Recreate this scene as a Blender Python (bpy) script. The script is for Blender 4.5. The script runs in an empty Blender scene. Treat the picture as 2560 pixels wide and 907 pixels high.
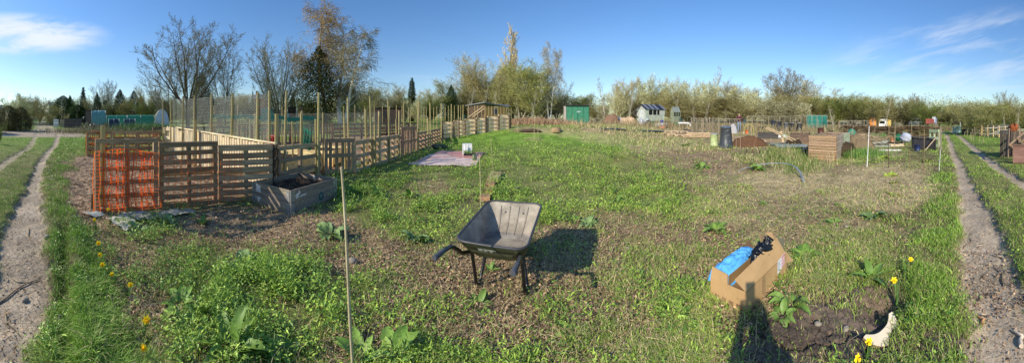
import bpy, math, random
import numpy as np
from mathutils import Vector, Matrix
random.seed(7); rng=np.random.default_rng(7)
SC=bpy.context.scene; COL=SC.collection
R=716.0; HZ=295.0; CH=1.55; PI=math.pi
SUN_AZ=-133.0; SUN_EL=28.5
# ------------------------------------------------------------------ noise and terrain
def _h(ix,iy,s):
    h=(ix.astype(np.int64)*374761393+iy.astype(np.int64)*668265263+s*1442695041)&0xffffffff
    h=((h^(h>>13))*1274126177)&0xffffffff
    return ((h^(h>>16))&0xffff)/65535.0
def vn(x,y,s=0):
    x=np.asarray(x,float); y=np.asarray(y,float)
    ix=np.floor(x); iy=np.floor(y); fx=x-ix; fy=y-iy
    fx=fx*fx*(3-2*fx); fy=fy*fy*(3-2*fy)
    a=_h(ix,iy,s); b=_h(ix+1,iy,s); c=_h(ix,iy+1,s); d=_h(ix+1,iy+1,s)
    return (a*(1-fx)+b*fx)*(1-fy)+(c*(1-fx)+d*fx)*fy
def fbm(x,y,s=0,o=4):
    t=0; a=.5; n=0
    for i in range(o):
        t=t+a*vn(x*2**i,y*2**i,s+i*17); n+=a; a*=.5
    return t/n
def sm(a,b,t):
    t=np.clip((np.asarray(t,float)-a)/(b-a),0,1); return t*t*(3-2*t)
def terr(x,y):
    x=np.asarray(x,float);wa=sm(-8,-4.5,x)*(1-sm(4,14,x));wr=sm(4,14,x)
    return .8*(wa*1.15*sm(16.5,22,y)+wr*sm(10,36,y)+(1-wa-wr)*sm(21,40,y))
def proj(x,y):
    d=np.maximum(np.hypot(x,y),.05); th=np.arctan2(x,y)
    return 1280+R*th, HZ+(CH-terr(x,y))*R/d
def gp(px,py):
    th=(px-1280)/R; s,c=math.sin(th),math.cos(th); lo,hi=.5,400.
    for _ in range(60):
        m=(lo+hi)/2
        if HZ+(CH-float(terr(m*s,m*c)))*R/m>py: lo=m
        else: hi=m
    return lo*s,lo*c
def pd(px,d):
    th=(px-1280)/R; return d*math.sin(th),d*math.cos(th)
def gz(x,y): return float(terr(x,y))
def zat(py,d): return CH-(py-HZ)*d/R
RUT1=[(-60,-3.),(-24,-.3),(-15.9,-.43),(-12.9,-.68),(-7.6,-.70),(-4.9,-.62),(-2.7,-.43),(0,-.42),(2.4,-.34),(4.2,-.27),(6,-.12),(8.9,.06),(17,.66),(27.7,1.5),(45,4.2),(70,8.5)]
RUT2=[(-60,-4.6),(-24,-2.2),(-15,-1.75),(-9,-2.0),(0,-2.05),(6.4,-1.45),(9.5,-1.05),(13.9,-.7),(25.8,.3),(45,2.9),(70,7.)]
def lin(P,x): return np.interp(x,[p[0] for p in P],[p[1] for p in P])
def rut(x,y):
    w1=.275-.13*sm(2.5,8,np.abs(x)); w1=w1+.05*(vn(x*1.3,y*0+3,5)-.5)
    a=np.abs(y-lin(RUT1,x)+.1*(vn(x*.7,y*0,9)-.5)); b=np.abs(y-lin(RUT2,x)+.1*(vn(x*.7,y*0,19)-.5))
    n=.22*(fbm(x*4,y*4,3)-.5)+.1*(fbm(x*13,y*13,33)-.5)
    return np.maximum(1-sm(w1-.06,w1+.1,a+n),(1-sm(.11,.24,b+n))*(.75+.25*sm(-2,2,x)))
# zones painted on the ground: (px,py,rx,ry,strength) ellipses of the survey from the camera spot
BARE=[(1100,790,190,110,.9),(900,640,110,60,.6),(380,640,110,70,.6),(760,640,120,70,.6),(300,760,50,90,.6),(1600,700,120,60,.6),(650,565,260,45,1),(700,620,230,60,.7),(1230,740,330,140,.8),(1420,640,170,80,.9),(1330,800,420,150,.45),(880,700,140,130,.35),(1000,840,200,120,.6),(330,660,80,90,.35),(420,600,150,50,.5),(430,850,170,130,.4),
 (1720,395,150,28,.75),(1660,375,110,18,.7),(1800,420,60,16,.8),(1880,350,150,28,.6),(1700,345,110,14,.6),(1600,322,190,14,.8),(1600,640,330,120,.5),(1500,560,120,26,.4),(2010,575,90,30,.35),(1700,740,200,140,.4),(1950,720,130,90,.5),(1560,870,300,90,.4),(1480,610,70,24,.9),(1110,480,60,18,.4),(1075,470,70,25,.5),(640,700,150,90,.2),(1330,325,60,10,.7),(1340,350,30,7,.4)]
STRAW=[(1960,455,120,38,1),(2200,470,150,60,1),(2240,420,90,18,.5),(1850,460,110,40,.5),(2060,600,200,70,.5),(1640,360,110,20,.6),(1560,345,120,22,.5),(1900,520,220,60,.5),(2060,420,90,40,.5),(1430,660,120,50,.4),(1500,330,200,12,.5),(2140,385,150,14,.4)]
LUSH=[(640,770,260,120,1),(1090,420,110,90,.8),(940,520,130,60,.8),(1200,610,150,40,.5),(1250,390,220,70,1),(1400,440,260,80,.85),(1570,375,90,22,1),(1600,420,160,22,.8),(1350,350,250,30,.9),(1110,560,170,60,.8),(560,860,250,90,1),(350,620,70,60,.7),(1000,460,200,70,.7),(880,470,60,80,.9),(1480,500,250,70,.7),(600,560,60,14,.5),(440,540,90,16,.6),(2130,390,70,22,.8)]
DUG=[(2120,800,160,70,.9),(2180,820,90,60,1),(2050,835,180,75,1),(2270,890,230,75,1),(1950,880,130,70,.9),(2160,755,120,45,.85),(2000,745,60,25,.6)]
def ell(px,py,L):
    m=np.zeros_like(px)
    for (cx,cy,rx,ry,s) in L:
        q=((px-cx)/rx)**2+((py-cy)/ry)**2
        m=np.maximum(m,s*(1-sm(.55,1.25,q)))
    return m
def zones(x,y):
    """R bare earth, straw, lush weeds, dug soil, track, mulch, gravel, verge grass - every one 0..1"""
    x=np.asarray(x,float); y=np.asarray(y,float)
    wx=x+.5*(fbm(x*.9,y*.9,31)-.5)*np.clip(np.hypot(x,y)/5,.3,3); wy=y+.5*(fbm(x*.9,y*.9,47)-.5)*np.clip(np.hypot(x,y)/5,.3,3)
    px,py=proj(wx,wy); d=np.hypot(x,y)
    Z={}
    front=(wy>-.15).astype(float)
    Z['bare']=ell(px,py,BARE)*front; Z['straw']=ell(px,py,STRAW)*front; Z['lush']=ell(px,py,LUSH)*front
    Z['dug']=ell(px,py,DUG)*(wy>-.05)
    Z['rut']=rut(x,y)
    gr=sm(22,24.5,-wx)*sm(-9,-6.5,wy)*(1-sm(1.2,3.4,wy))*(1-sm(36,44,-wx+.8*np.abs(wy+1)))
    th=np.arctan2(wx,wy)
    away=(1-sm(1.0,2.2,np.abs(wy-(-1.5+.078*(wx+30)))))*sm(30,40,-wx)*.8
    Z['gravel']=np.maximum(gr,away)
    mul=sm(4.45,4.7,-wx)*(1-sm(11.2,11.6,-wx))*sm(.30,.55,wy)*(1-sm(4.3,4.5,wy))
    mul=np.maximum(mul,(1-sm(.5,1.3,((wx+6.3)/2.6)**2+((wy-.55)/.45)**2)))
    Z['mulch']=mul
    plot=sm(4.6,4.9,-wx-.0*wy)*(1-sm(12.5,13.2,-wx))*sm(4.3,4.6,wy)*(1-sm(24,26,wy))
    Z['chip']=plot
    allot=sm(0,3,wy-(16+0.02*wx))*sm(3,8,wx)*(1-sm(70,80,wx))*(1-sm(26,34,wy))
    al2=sm(11.5,13,wx)*sm(3.0,3.6,wy-.085*(wx-11))*(1-sm(13,16,wy))
    al3=sm(12,14.5,wx)*sm(8,9.5,wy)
    Z['allot']=np.maximum(np.maximum(allot,al2*.7),al3)*(.35+.65*sm(.35,.65,fbm(x*.35,y*.35,77)))
    vg=sm(-.1,.1,wy-lin(RUT1,x)-.28)*(1-sm(.45,.75,wy-lin(RUT1,x)-.28))
    Z['verge']=np.maximum(np.maximum(vg*(1-.6*Z['dug'])*(.35+.65*sm(.36,.56,fbm(x*2.2,y*2.2,141,3))),(wy<lin(RUT1,x)).astype(float)*.75),sm(9,13,-x)*(wy<6))
    return Z,px,py,d
def gdetail(x,y,Z,d):
    near=1-sm(6,22,d)
    z=.05*(fbm(x*1.1,y*1.1,5)-.5)*near+.028*(fbm(x*5,y*5,6,3)-.5)*near
    cl=fbm(x*3.2,y*3.2,91,4); ri=np.abs(fbm(x*5.5,y*5.5,93,3)-.5)
    z=z+Z['dug']*(.09*(cl-.45)+.03*(fbm(x*17,y*17,97,3)-.5)-.045*(1-sm(0,.03,ri)))
    z=z-Z['rut']*.05+.03*Z['verge']*near*(1-Z['rut'])
    ditch=np.exp(-((y-.02)/.07)**2)*sm(1.2,1.8,-x)*(1-sm(3.6,4.4,-x))
    z=z-.08*ditch+.05*np.exp(-((y-.17)/.08)**2)*sm(1.2,1.8,-x)*(1-sm(4,5.5,-x))
    z=z+.35*np.exp(-(((x-3.6)/1.5)**2+((y-9.6)/.9)**2))*(.6+.8*fbm(x*2,y*2,15))
    z=z+.12*np.exp(-(((x+1.0)/.5)**2+((y-10.)/2.)**2))*0
    # hole beside the daffodils
    hx,hy=gp(2215,760); z=z-.16*np.exp(-(((x-hx)/.16)**2+((y-hy)/.16)**2))
    return z
def height(x,y):
    Z,px,py,d=zones(x,y); return terr(x,y)+gdetail(np.asarray(x,float),np.asarray(y,float),Z,d)
def hz1(x,y): return float(height(np.array([x]),np.array([y]))[0])
# ------------------------------------------------------------------ mesh builder
def nrm(v):
    v=np.asarray(v,float); n=np.linalg.norm(v); return v/n if n>1e-9 else v
class MB:
    def __init__(s): s.v=[];s.f=[];s.c=[];s.n=0
    def add(s,v,f,c=(.5,.5,.5)):
        v=np.asarray(v,float).reshape(-1,3); f=np.asarray(f,int)
        if f.ndim==1: f=f[None]
        c=np.asarray(c,float)
        if c.ndim==1: c=np.repeat(c[None],len(f),0)
        s.v.append(v); s.f.append(f+s.n); s.c.append(c); s.n+=len(v); return s
    def box(s,c,size,col=(.5,.5,.5),rz=0,M=None):
        a=np.array([[x,y,z] for z in(-.5,.5) for y in(-.5,.5) for x in(-.5,.5)])*np.asarray(size,float)
        if M is not None: a=a@np.asarray(M).T
        if rz: k,q=math.cos(rz),math.sin(rz); a=a@np.array([[k,-q,0],[q,k,0],[0,0,1]]).T
        return s.add(a+np.asarray(c,float),[[0,2,3,1],[4,5,7,6],[0,1,5,4],[1,3,7,5],[3,2,6,7],[2,0,4,6]],col)
    def bar(s,p0,p1,w,h,col=(.5,.5,.5),up=(0,0,1)):
        p0=np.asarray(p0,float);p1=np.asarray(p1,float);d=p1-p0;L=np.linalg.norm(d);d=d/L
        x=np.cross(np.asarray(up,float),d)
        if np.linalg.norm(x)<1e-4: x=np.cross((0,1,0),d)
        x=nrm(x);u=np.cross(d,x)
        return s.box((p0+p1)/2,(w,L,h),col,M=np.stack([x,d,u],1))
    def tube(s,pts,r,n=8,col=(.5,.5,.5),cap=True):
        P=np.asarray(pts,float);m=len(P);r=np.broadcast_to(np.asarray(r,float),(m,))
        T=np.gradient(P,axis=0);T/=np.linalg.norm(T,axis=1)[:,None]+1e-12
        u=np.cross(T[0],(0,0,1.)); 
        if np.linalg.norm(u)<.1: u=np.cross(T[0],(0,1.,0))
        u=nrm(u);V=[]
        a=np.linspace(0,2*PI,n,endpoint=False)
        for i in range(m):
            u=nrm(u-T[i]*np.dot(u,T[i]));w=np.cross(T[i],u)
            V.append(P[i]+r[i]*(np.cos(a)[:,None]*u+np.sin(a)[:,None]*w))
        V=np.concatenate(V);F=[]
        for i in range(m-1):
            for j in range(n):
                k=(j+1)%n;F.append([i*n+j,i*n+k,(i+1)*n+k,(i+1)*n+j])
        s.add(V,F,col)
        if cap:
            for i,fl in((0,True),(m-1,False)):
                ctr=P[i];b=V[i*n:(i+1)*n]
                f=[[j,(j+1)%n,n] if not fl else [(j+1)%n,j,n] for j in range(n)]
                s.add(np.vstack([b,ctr]),f,col)
        return s
    def lathe(s,prof,n=20,c=(0,0,0),col=(.5,.5,.5)):
        a=np.linspace(0,2*PI,n,endpoint=False);V=[];F=[]
        for (r,z) in prof: V.append(np.stack([r*np.cos(a),r*np.sin(a),np.full(n,z)],1))
        for i in range(len(prof)-1):
            for j in range(n):
                k=(j+1)%n;F.append([i*n+j,i*n+k,(i+1)*n+k,(i+1)*n+j])
        return s.add(np.concatenate(V)+np.asarray(c,float),F,col)
    def grid(s,P,col=(.5,.5,.5)):
        P=np.asarray(P,float);a,b=P.shape[:2]
        i,j=np.meshgrid(np.arange(a-1),np.arange(b-1),indexing='ij');i=i.ravel();j=j.ravel()
        return s.add(P.reshape(-1,3),np.stack([i*b+j,(i+1)*b+j,(i+1)*b+j+1,i*b+j+1],1),col)
    def blob(s,c,rad,seed=0,amp=.25,fr=2.5,col=(.5,.5,.5),n=18,flat=False):
        P=[]
        for i in range(n+1):
            t=PI*i/n
            for j in range(2*n+1):
                p=2*PI*j/(2*n); P.append((math.sin(t)*math.cos(p),math.sin(t)*math.sin(p),math.cos(t)))
        P=np.array(P);q=fbm(P[:,0]*fr+P[:,2]*1.7*fr+9,P[:,1]*fr-P[:,2]*1.3*fr+9,seed,4)
        P=P*(1+amp*2*(q-.5))[:,None]*np.asarray(rad,float)
        if flat: P[:,2]=np.maximum(P[:,2],-.05)
        return s.grid((P+np.asarray(c,float)).reshape(n+1,2*n+1,3),col)
    def build(s,name,mat,parent=None,smooth=False):
        me=bpy.data.meshes.new(name)
        V=np.concatenate(s.v);nf=sum(len(f) for f in s.f)
        lt=np.concatenate([np.full(len(f),f.shape[1]) for f in s.f]);li=np.concatenate([f.ravel() for f in s.f])
        me.vertices.add(len(V));me.vertices.foreach_set('co',V.astype(np.float32).ravel())
        me.loops.add(len(li));me.loops.foreach_set('vertex_index',li.astype(np.int32))
        me.polygons.add(nf);me.polygons.foreach_set('loop_start',np.concatenate([[0],np.cumsum(lt)[:-1]]).astype(np.int32))
        if smooth: me.polygons.foreach_set('use_smooth',np.ones(nf,bool))
        else: me.polygons.foreach_set('use_smooth',np.zeros(nf,bool))
        me.update(calc_edges=True)
        c=np.concatenate(s.c);c=np.concatenate([c,np.ones((len(c),1))],1)
        at=me.attributes.new('col','FLOAT_COLOR','FACE');at.data.foreach_set('color',c.astype(np.float32).ravel())
        me.materials.append(mat)
        o=bpy.data.objects.new(name,me);COL.objects.link(o)
        if parent: o.parent=parent
        return o
def tag(o,label=None,cat=None,group=None,kind=None):
    if label:o['label']=label
    if cat:o['category']=cat
    if group:o['group']=group
    if kind:o['kind']=kind
    return o
def thing(name,label,cat,loc=(0,0,0),rz=0,group=None):
    o=bpy.data.objects.new(name,None);COL.objects.link(o);o.location=loc;o.rotation_euler=(0,0,rz)
    o.empty_display_size=.1
    return tag(o,label,cat,group)
def dup(o,loc,rz=0,label=None,group=None,scale=None):
    r=o.copy();COL.objects.link(r);r.location=loc;r.rotation_euler=(0,0,rz)
    if scale is not None:r.scale=scale
    if label:r['label']=label
    if group:r['group']=group
    for ch in list(o.children):
        c=ch.copy();COL.objects.link(c);c.parent=r
        for g in ch.children:
            e=g.copy();COL.objects.link(e);e.parent=c
    return r
ORD=['first','second','third','fourth','fifth','sixth','seventh','eighth','ninth','tenth','eleventh','twelfth','thirteenth','fourteenth','fifteenth','sixteenth','seventeenth','eighteenth','nineteenth','twentieth','twenty-first','twenty-second','twenty-third','twenty-fourth']
# ------------------------------------------------------------------ materials
def mat(name,rough=.8,sc=(8,8,8),amt=.35,bump=.0,spec=.3,metal=0,trans=0,rnd=0,bs=40,coat=0,gain=1,tintc=None):
    m=bpy.data.materials.new(name);m.use_nodes=True;t=m.node_tree;N=t.nodes;L=t.links
    b=N['Principled BSDF'];out=N['Material Output']
    a=N.new('ShaderNodeAttribute');a.attribute_name='col'
    tc=N.new('ShaderNodeTexCoord');mp=N.new('ShaderNodeMapping');mp.inputs['Scale'].default_value=sc
    L.new(tc.outputs['Object'],mp.inputs['Vector'])
    nz=N.new('ShaderNodeTexNoise');nz.inputs['Scale'].default_value=1;nz.inputs['Detail'].default_value=5;nz.inputs['Roughness'].default_value=.65
    L.new(mp.outputs[0],nz.inputs['Vector'])
    mr=N.new('ShaderNodeMapRange');mr.inputs[1].default_value=.3;mr.inputs[2].default_value=.7;mr.inputs[3].default_value=(1-amt)*gain;mr.inputs[4].default_value=(1+amt)*gain
    L.new(nz.outputs['Fac'],mr.inputs[0]);f=mr.outputs[0]
    if rnd:
        oi=N.new('ShaderNodeObjectInfo');m2=N.new('ShaderNodeMapRange');m2.inputs[3].default_value=1-rnd;m2.inputs[4].default_value=1+rnd
        L.new(oi.outputs['Random'],m2.inputs[0]);mm=N.new('ShaderNodeMath');mm.operation='MULTIPLY';L.new(f,mm.inputs[0]);L.new(m2.outputs[0],mm.inputs[1]);f=mm.outputs[0]
    vm=N.new('ShaderNodeVectorMath');vm.operation='SCALE';L.new(a.outputs['Color'],vm.inputs[0]);L.new(f,vm.inputs['Scale'])
    if tintc:
        vt=N.new('ShaderNodeVectorMath');vt.operation='MULTIPLY';vt.inputs[1].default_value=tintc;L.new(vm.outputs[0],vt.inputs[0]);vm=vt
    L.new(vm.outputs[0],b.inputs['Base Color']);b.inputs['Roughness'].default_value=rough;b.inputs['Metallic'].default_value=metal
    b.inputs['Specular IOR Level'].default_value=spec
    if coat:b.inputs['Coat Weight'].default_value=coat
    if bump:
        bn=N.new('ShaderNodeBump');bn.inputs['Strength'].default_value=bump;bn.inputs['Distance'].default_value=.02
        n2=N.new('ShaderNodeTexNoise');n2.inputs['Scale'].default_value=bs;n2.inputs['Detail'].default_value=6;L.new(tc.outputs['Object'],n2.inputs['Vector'])
        L.new(n2.outputs['Fac'],bn.inputs['Height']);L.new(bn.outputs[0],b.inputs['Normal'])
    if trans:
        tr=N.new('ShaderNodeBsdfTranslucent');L.new(vm.outputs[0],tr.inputs[0]);mx=N.new('ShaderNodeMixShader');mx.inputs[0].default_value=trans
        L.new(b.outputs[0],mx.inputs[1]);L.new(tr.outputs[0],mx.inputs[2]);L.new(mx.outputs[0],out.inputs[0])
    return m
WOOD=mat('weathered_wood',.85,(3,25,25),.45,.25,.2,gain=1.5)
WOODV=mat('weathered_wood_upright',.85,(25,25,3),.45,.25,.2,gain=1.5)
POST=mat('post_wood',.8,(14,14,2),.3,.1,.2,rnd=.12)
MATTE=mat('matte_painted',.85,(6,6,6),.25,.1,.2)
PLAST=mat('worn_plastic',.42,(5,5,5),.25,.05,.4)
BLACKP=mat('black_tube_paint',.3,(9,9,9),.3,.02,.5)
METAL=mat('galvanised_metal',.45,(9,9,9),.3,.05,.5,metal=.7)
LEAF=mat('plant_leaf',.5,(30,30,30),.2,0,.35,trans=.12,rnd=.12,gain=1.38)
GRASSM=mat('grass_blade',.55,(3,3,3),.18,0,.3,trans=.12,gain=1.45)
DRYM=mat('dry_litter',.9,(20,20,20),.3,0,.1,gain=1.3)
BARK=mat('tree_bark',.9,(3,3,1),.35,.3,.1,bs=8,rnd=.15,gain=1.3)
CROWN=mat('twig_and_leaf',.75,(.8,.8,.8),.28,0,.15,trans=.12,rnd=.16,gain=2.1,tintc=(.93,1.0,.76))
CLOTH=mat('woven_cloth',.9,(14,14,14),.15,.15,.1,bs=60)
SHEET=mat('plastic_sheet',.35,(6,6,6),.3,.1,.5)
CARD=mat('cardboard',.8,(4,4,4),.14,.06,.2,bs=25)
SOILM=mat('loose_soil',.95,(30,30,30),.5,.6,.05,bs=60)
NET=mat('garden_net',.6,(5,5,5),.15,0,.2,trans=.2)
GLASS=mat('window_glass',.08,(2,2,2),.2,0,.6)
SKIN=mat('skin_and_clothes',.8,(25,25,25),.12,.05,.2)
MESHM=mat('orange_plastic_mesh',.5,(5,5,5),.15,0,.2,trans=.5)
# ------------------------------------------------------------------ ground sheet
def ground():
    na=1500
    rr=np.concatenate([[0.02,.3,.6,.85],np.geomspace(1.05,14,330),np.geomspace(14.3,60,110),np.geomspace(63,900,40)])
    th=np.linspace(-PI,PI,na,endpoint=False)
    r,t=np.meshgrid(rr,th,indexing='ij');x=(r*np.sin(t)).ravel();y=(r*np.cos(t)).ravel()
    Z,px,py,d=zones(x,y);z=terr(x,y)+gdetail(x,y,Z,d)
    n1=fbm(x*.5,y*.5,1);n2=fbm(x*2.5,y*2.5,2);n3=fbm(x*14,y*14,4,3)
    far=sm(8,26,d)
    def L(a,b,t): return a+(b-a)*np.clip(t,0,1)[:,None]
    C=lambda *c:np.array(c)[None]
    soil=L(C(.13,.085,.052),C(.24,.165,.10),n2*1.2-.1)
    grass=L(C(.10,.155,.028),C(.22,.27,.06),(n2-.25)*1.6)
    grass=L(grass,C(.33,.27,.12),sm(.48,.7,n1)*.5)
    under=L(soil*.75,grass*.9,np.clip(.15+.85*far,0,1))
    c=under
    c=L(c,L(C(.08,.15,.022),C(.16,.25,.04),n2),Z['lush']*np.clip(far+.35,0,1))
    c=L(c,L(soil,C(.32,.22,.135),n3),Z['bare']*.85)
    c=L(c,L(C(.30,.23,.12),C(.46,.37,.20),n3),Z['straw']*.75)
    c=L(c,L(C(.07,.12,.018),C(.15,.22,.035),n2),Z['verge']*np.clip(.4+.6*far,0,1))
    c=L(c,L(C(.20,.135,.08),C(.40,.28,.165),n2),Z['allot']*.85)
    c=L(c,L(C(.09,.06,.042),C(.32,.22,.14),sm(.3,.7,fbm(x*11,y*11,8,3))),Z['mulch'])
    c=L(c,L(C(.17,.10,.065),C(.36,.21,.135),n2),Z['chip']*.8)
    c=L(c,L(C(.085,.060,.042),C(.155,.115,.082),n2),Z['dug'])
    c=L(c,L(C(.25,.195,.135),C(.37,.295,.21),n2),Z['rut'])
    edge=np.exp(-((Z['rut']-.45)/.22)**2)*(n3>.3)
    c=L(c,C(.10,.075,.05),edge*.5*(1-far))
    c=L(c,L(C(.22,.17,.12),C(.33,.265,.19),n2),Z['gravel'])
    dt=np.exp(-((y-.03)/.16)**2)*sm(1.,1.7,-x)*(1-sm(4.5,6,-x))
    c=L(c,C(.07,.05,.034)*(.7+.6*n3[:,None]),dt*.95)
    crack=np.maximum(Z['dug'],Z['rut']*sm(.8,1.5,-x)*(1-sm(4,7,-x))*.8)
    nr=len(rr);M=MB()
    i,j=np.meshgrid(np.arange(nr-1),np.arange(na),indexing='ij');i=i.ravel();j=j.ravel();k=(j+1)%na
    F=np.stack([i*na+j,i*na+k,(i+1)*na+k,(i+1)*na+j],1)
    M.add(np.stack([x,y,z],1),F[:,::-1],(0,0,0))
    me_o=M.build('ground',bpy.data.materials.new('ground_soil_and_turf'),None,True)
    me=me_o.data
    me.attributes.remove(me.attributes['col'])
    at=me.attributes.new('col','FLOAT_COLOR','POINT');at.data.foreach_set('color',np.concatenate([c,crack[:,None]],1).astype(np.float32).ravel())
    m=me.materials[0];m.use_nodes=True;T=m.node_tree;N=T.nodes;K=T.links;b=N['Principled BSDF']
    a=N.new('ShaderNodeAttribute');a.attribute_name='col';g=N.new('ShaderNodeNewGeometry')
    nz=N.new('ShaderNodeTexNoise');nz.inputs['Scale'].default_value=24;nz.inputs['Detail'].default_value=8;nz.inputs['Roughness'].default_value=.7;K.new(g.outputs['Position'],nz.inputs['Vector'])
    nb=N.new('ShaderNodeTexNoise');nb.inputs['Scale'].default_value=1.7;nb.inputs['Detail'].default_value=6;K.new(g.outputs['Position'],nb.inputs['Vector'])
    mr=N.new('ShaderNodeMapRange');mr.inputs[1].default_value=.3;mr.inputs[2].default_value=.7;mr.inputs[3].default_value=.9;mr.inputs[4].default_value=2.15;K.new(nz.outputs['Fac'],mr.inputs[0])
    m3=N.new('ShaderNodeMapRange');m3.inputs[1].default_value=.3;m3.inputs[2].default_value=.7;m3.inputs[3].default_value=.75;m3.inputs[4].default_value=1.25;K.new(nb.outputs['Fac'],m3.inputs[0])
    mu=N.new('ShaderNodeMath');mu.operation='MULTIPLY';K.new(mr.outputs[0],mu.inputs[0]);K.new(m3.outputs[0],mu.inputs[1])
    vo=N.new('ShaderNodeTexVoronoi');vo.feature='DISTANCE_TO_EDGE';vo.inputs['Scale'].default_value=15
    wv=N.new('ShaderNodeVectorMath');wv.operation='MULTIPLY_ADD';wv.inputs[1].default_value=(.3,.3,.3);K.new(nb.outputs['Color'],wv.inputs[0]);K.new(g.outputs['Position'],wv.inputs[2]);K.new(wv.outputs[0],vo.inputs['Vector'])
    cr=N.new('ShaderNodeMapRange');cr.inputs[1].default_value=.0;cr.inputs[2].default_value=.03;cr.inputs[3].default_value=.42;cr.inputs[4].default_value=1;K.new(vo.outputs['Distance'],cr.inputs[0])
    cm=N.new('ShaderNodeMix');cm.inputs[2].default_value=1;K.new(a.outputs['Alpha'],cm.inputs[0]);K.new(cr.outputs[0],cm.inputs[3])
    m4=N.new('ShaderNodeMath');m4.operation='MULTIPLY';K.new(mu.outputs[0],m4.inputs[0]);K.new(cm.outputs[0],m4.inputs[1])
    vs=N.new('ShaderNodeVectorMath');vs.operation='SCALE';K.new(a.outputs['Color'],vs.inputs[0]);K.new(m4.outputs[0],vs.inputs['Scale']);K.new(vs.outputs[0],b.inputs['Base Color'])
    b.inputs['Roughness'].default_value=.95;b.inputs['Specular IOR Level'].default_value=.1
    bp=N.new('ShaderNodeBump');bp.inputs['Strength'].default_value=.7;bp.inputs['Distance'].default_value=.03
    ad=N.new('ShaderNodeMath');ad.operation='MULTIPLY_ADD';ad.inputs[1].default_value=1;K.new(nz.outputs['Fac'],ad.inputs[0]);K.new(cm.outputs[0],ad.inputs[2])
    K.new(ad.outputs[0],bp.inputs['Height']);K.new(bp.outputs[0],b.inputs['Normal'])
    tag(me_o,'weedy allotment ground with bare earth patches and two wheel ruts','ground',kind='structure')
ground()
# ------------------------------------------------------------------ scatter (stuff)
FOOT=[(-3.7,3.93,.62,.72),(-.12,2.45,.05,.05),(1.95,1.75,.3,.3),(-2.3,10.6,1.0,2.2)]   # bed, barrow, box, tarp: no plants inside
def sample(n,ymin=300,ymax=1010,pw=1.0):
    px=rng.uniform(-140,2700,n);u=rng.uniform(0,1,n)**pw;py=ymin+(ymax-ymin)*u
    th=(px-1280)/R;d=CH*R/(py-HZ)
    for _ in range(12):
        d=(CH-terr(d*np.sin(th),d*np.cos(th)))*R/(py-HZ)
    x=d*np.sin(th);y=d*np.cos(th)
    k=int(n*.07);t2=rng.uniform(-PI,PI,k);r2=1.6*np.sqrt(rng.uniform(0,1,k))
    x=np.concatenate([x,r2*np.sin(t2)]);y=np.concatenate([y,r2*np.cos(t2)]);d=np.concatenate([d,r2]);n=len(x)
    Z,a,b,dd=zones(x,y)
    ok=np.ones(n,bool)
    bx=(x>-4.2)&(x<-3.2)&(y>3.28)&(y<4.58);ok&=~bx
    q=(x-1.975)*.985+(y-1.78)*.17;w=-(x-1.975)*.17+(y-1.78)*.985;ok&=~((np.abs(q)<.37)&(np.abs(w)<.18))
    ok&=~((x>-3.45)&(x<-1.1)&(y>8.8)&(y<13)&((x+3.4)*0<1)&(x>-3.4+.0*(y-8.8))&(x<-1.15))
    ok&=(d<60)
    return x,y,d,Z,ok
def blades(M,x,y,z,h,w,lean,col):
    n=len(x);a=rng.uniform(0,2*PI,n);b=rng.uniform(0,2*PI,n)
    sx,sy=np.cos(a)*w/2,np.sin(a)*w/2;lx,ly=np.cos(b)*lean*h,np.sin(b)*lean*h
    P=np.stack([np.stack([x-sx,y-sy,z-.01],1),np.stack([x+sx,y+sy,z-.01],1),
      np.stack([x+sx*.8+lx*.35,y+sy*.8+ly*.35,z+h*.6],1),np.stack([x-sx*.8+lx*.35,y-sy*.8+ly*.35,z+h*.6],1),
      np.stack([x+lx,y+ly,z+h*(1-.25*lean)],1)],1).reshape(-1,3)
    k=np.arange(n)[:,None]*5
    M.add(P,k+np.array([[0,1,2,3]]),col);M.n-=0
    s=MB();  # tips
    M.v.append(np.zeros((0,3)));M.f.append((k+np.array([[3,2,4]]))+M.n-len(P));M.c.append(np.asarray(col))
def leafquads(M,x,y,z,ln,w,tilt,col):
    n=len(x);a=rng.uniform(0,2*PI,n);dx,dy=np.cos(a),np.sin(a);c,s=np.cos(tilt),np.sin(tilt)
    D=np.stack([dx*c,dy*c,s],1);S=np.stack([-dy,dx,rng.normal(0,.35,n)],1);S/=np.linalg.norm(S,axis=1)[:,None]
    P0=np.stack([x,y,z],1);ln=ln[:,None];w=w[:,None];up=np.array([[0,0,1.]])
    P=np.stack([P0,P0+D*ln*.45+S*w/2+up*w*.12,P0+D*ln-up*ln*.12,P0+D*ln*.45-S*w/2+up*w*.12],1).reshape(-1,3)
    k=np.arange(n)[:,None]*4
    M.add(P,k+np.array([[0,1,2,3]]),col)
def mixc(a,b,t,jit=.18):
    t=np.clip(t,0,1)[:,None];c=np.array(a)[None]*(1-t)+np.array(b)[None]*t
    return c*(1+jit*rng.normal(0,1,len(c)))[:,None].clip(.4,1.8)
def stuff(M,name,m,label,cat):
    tag(M.build(name,m),label,cat,kind='stuff')
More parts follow.
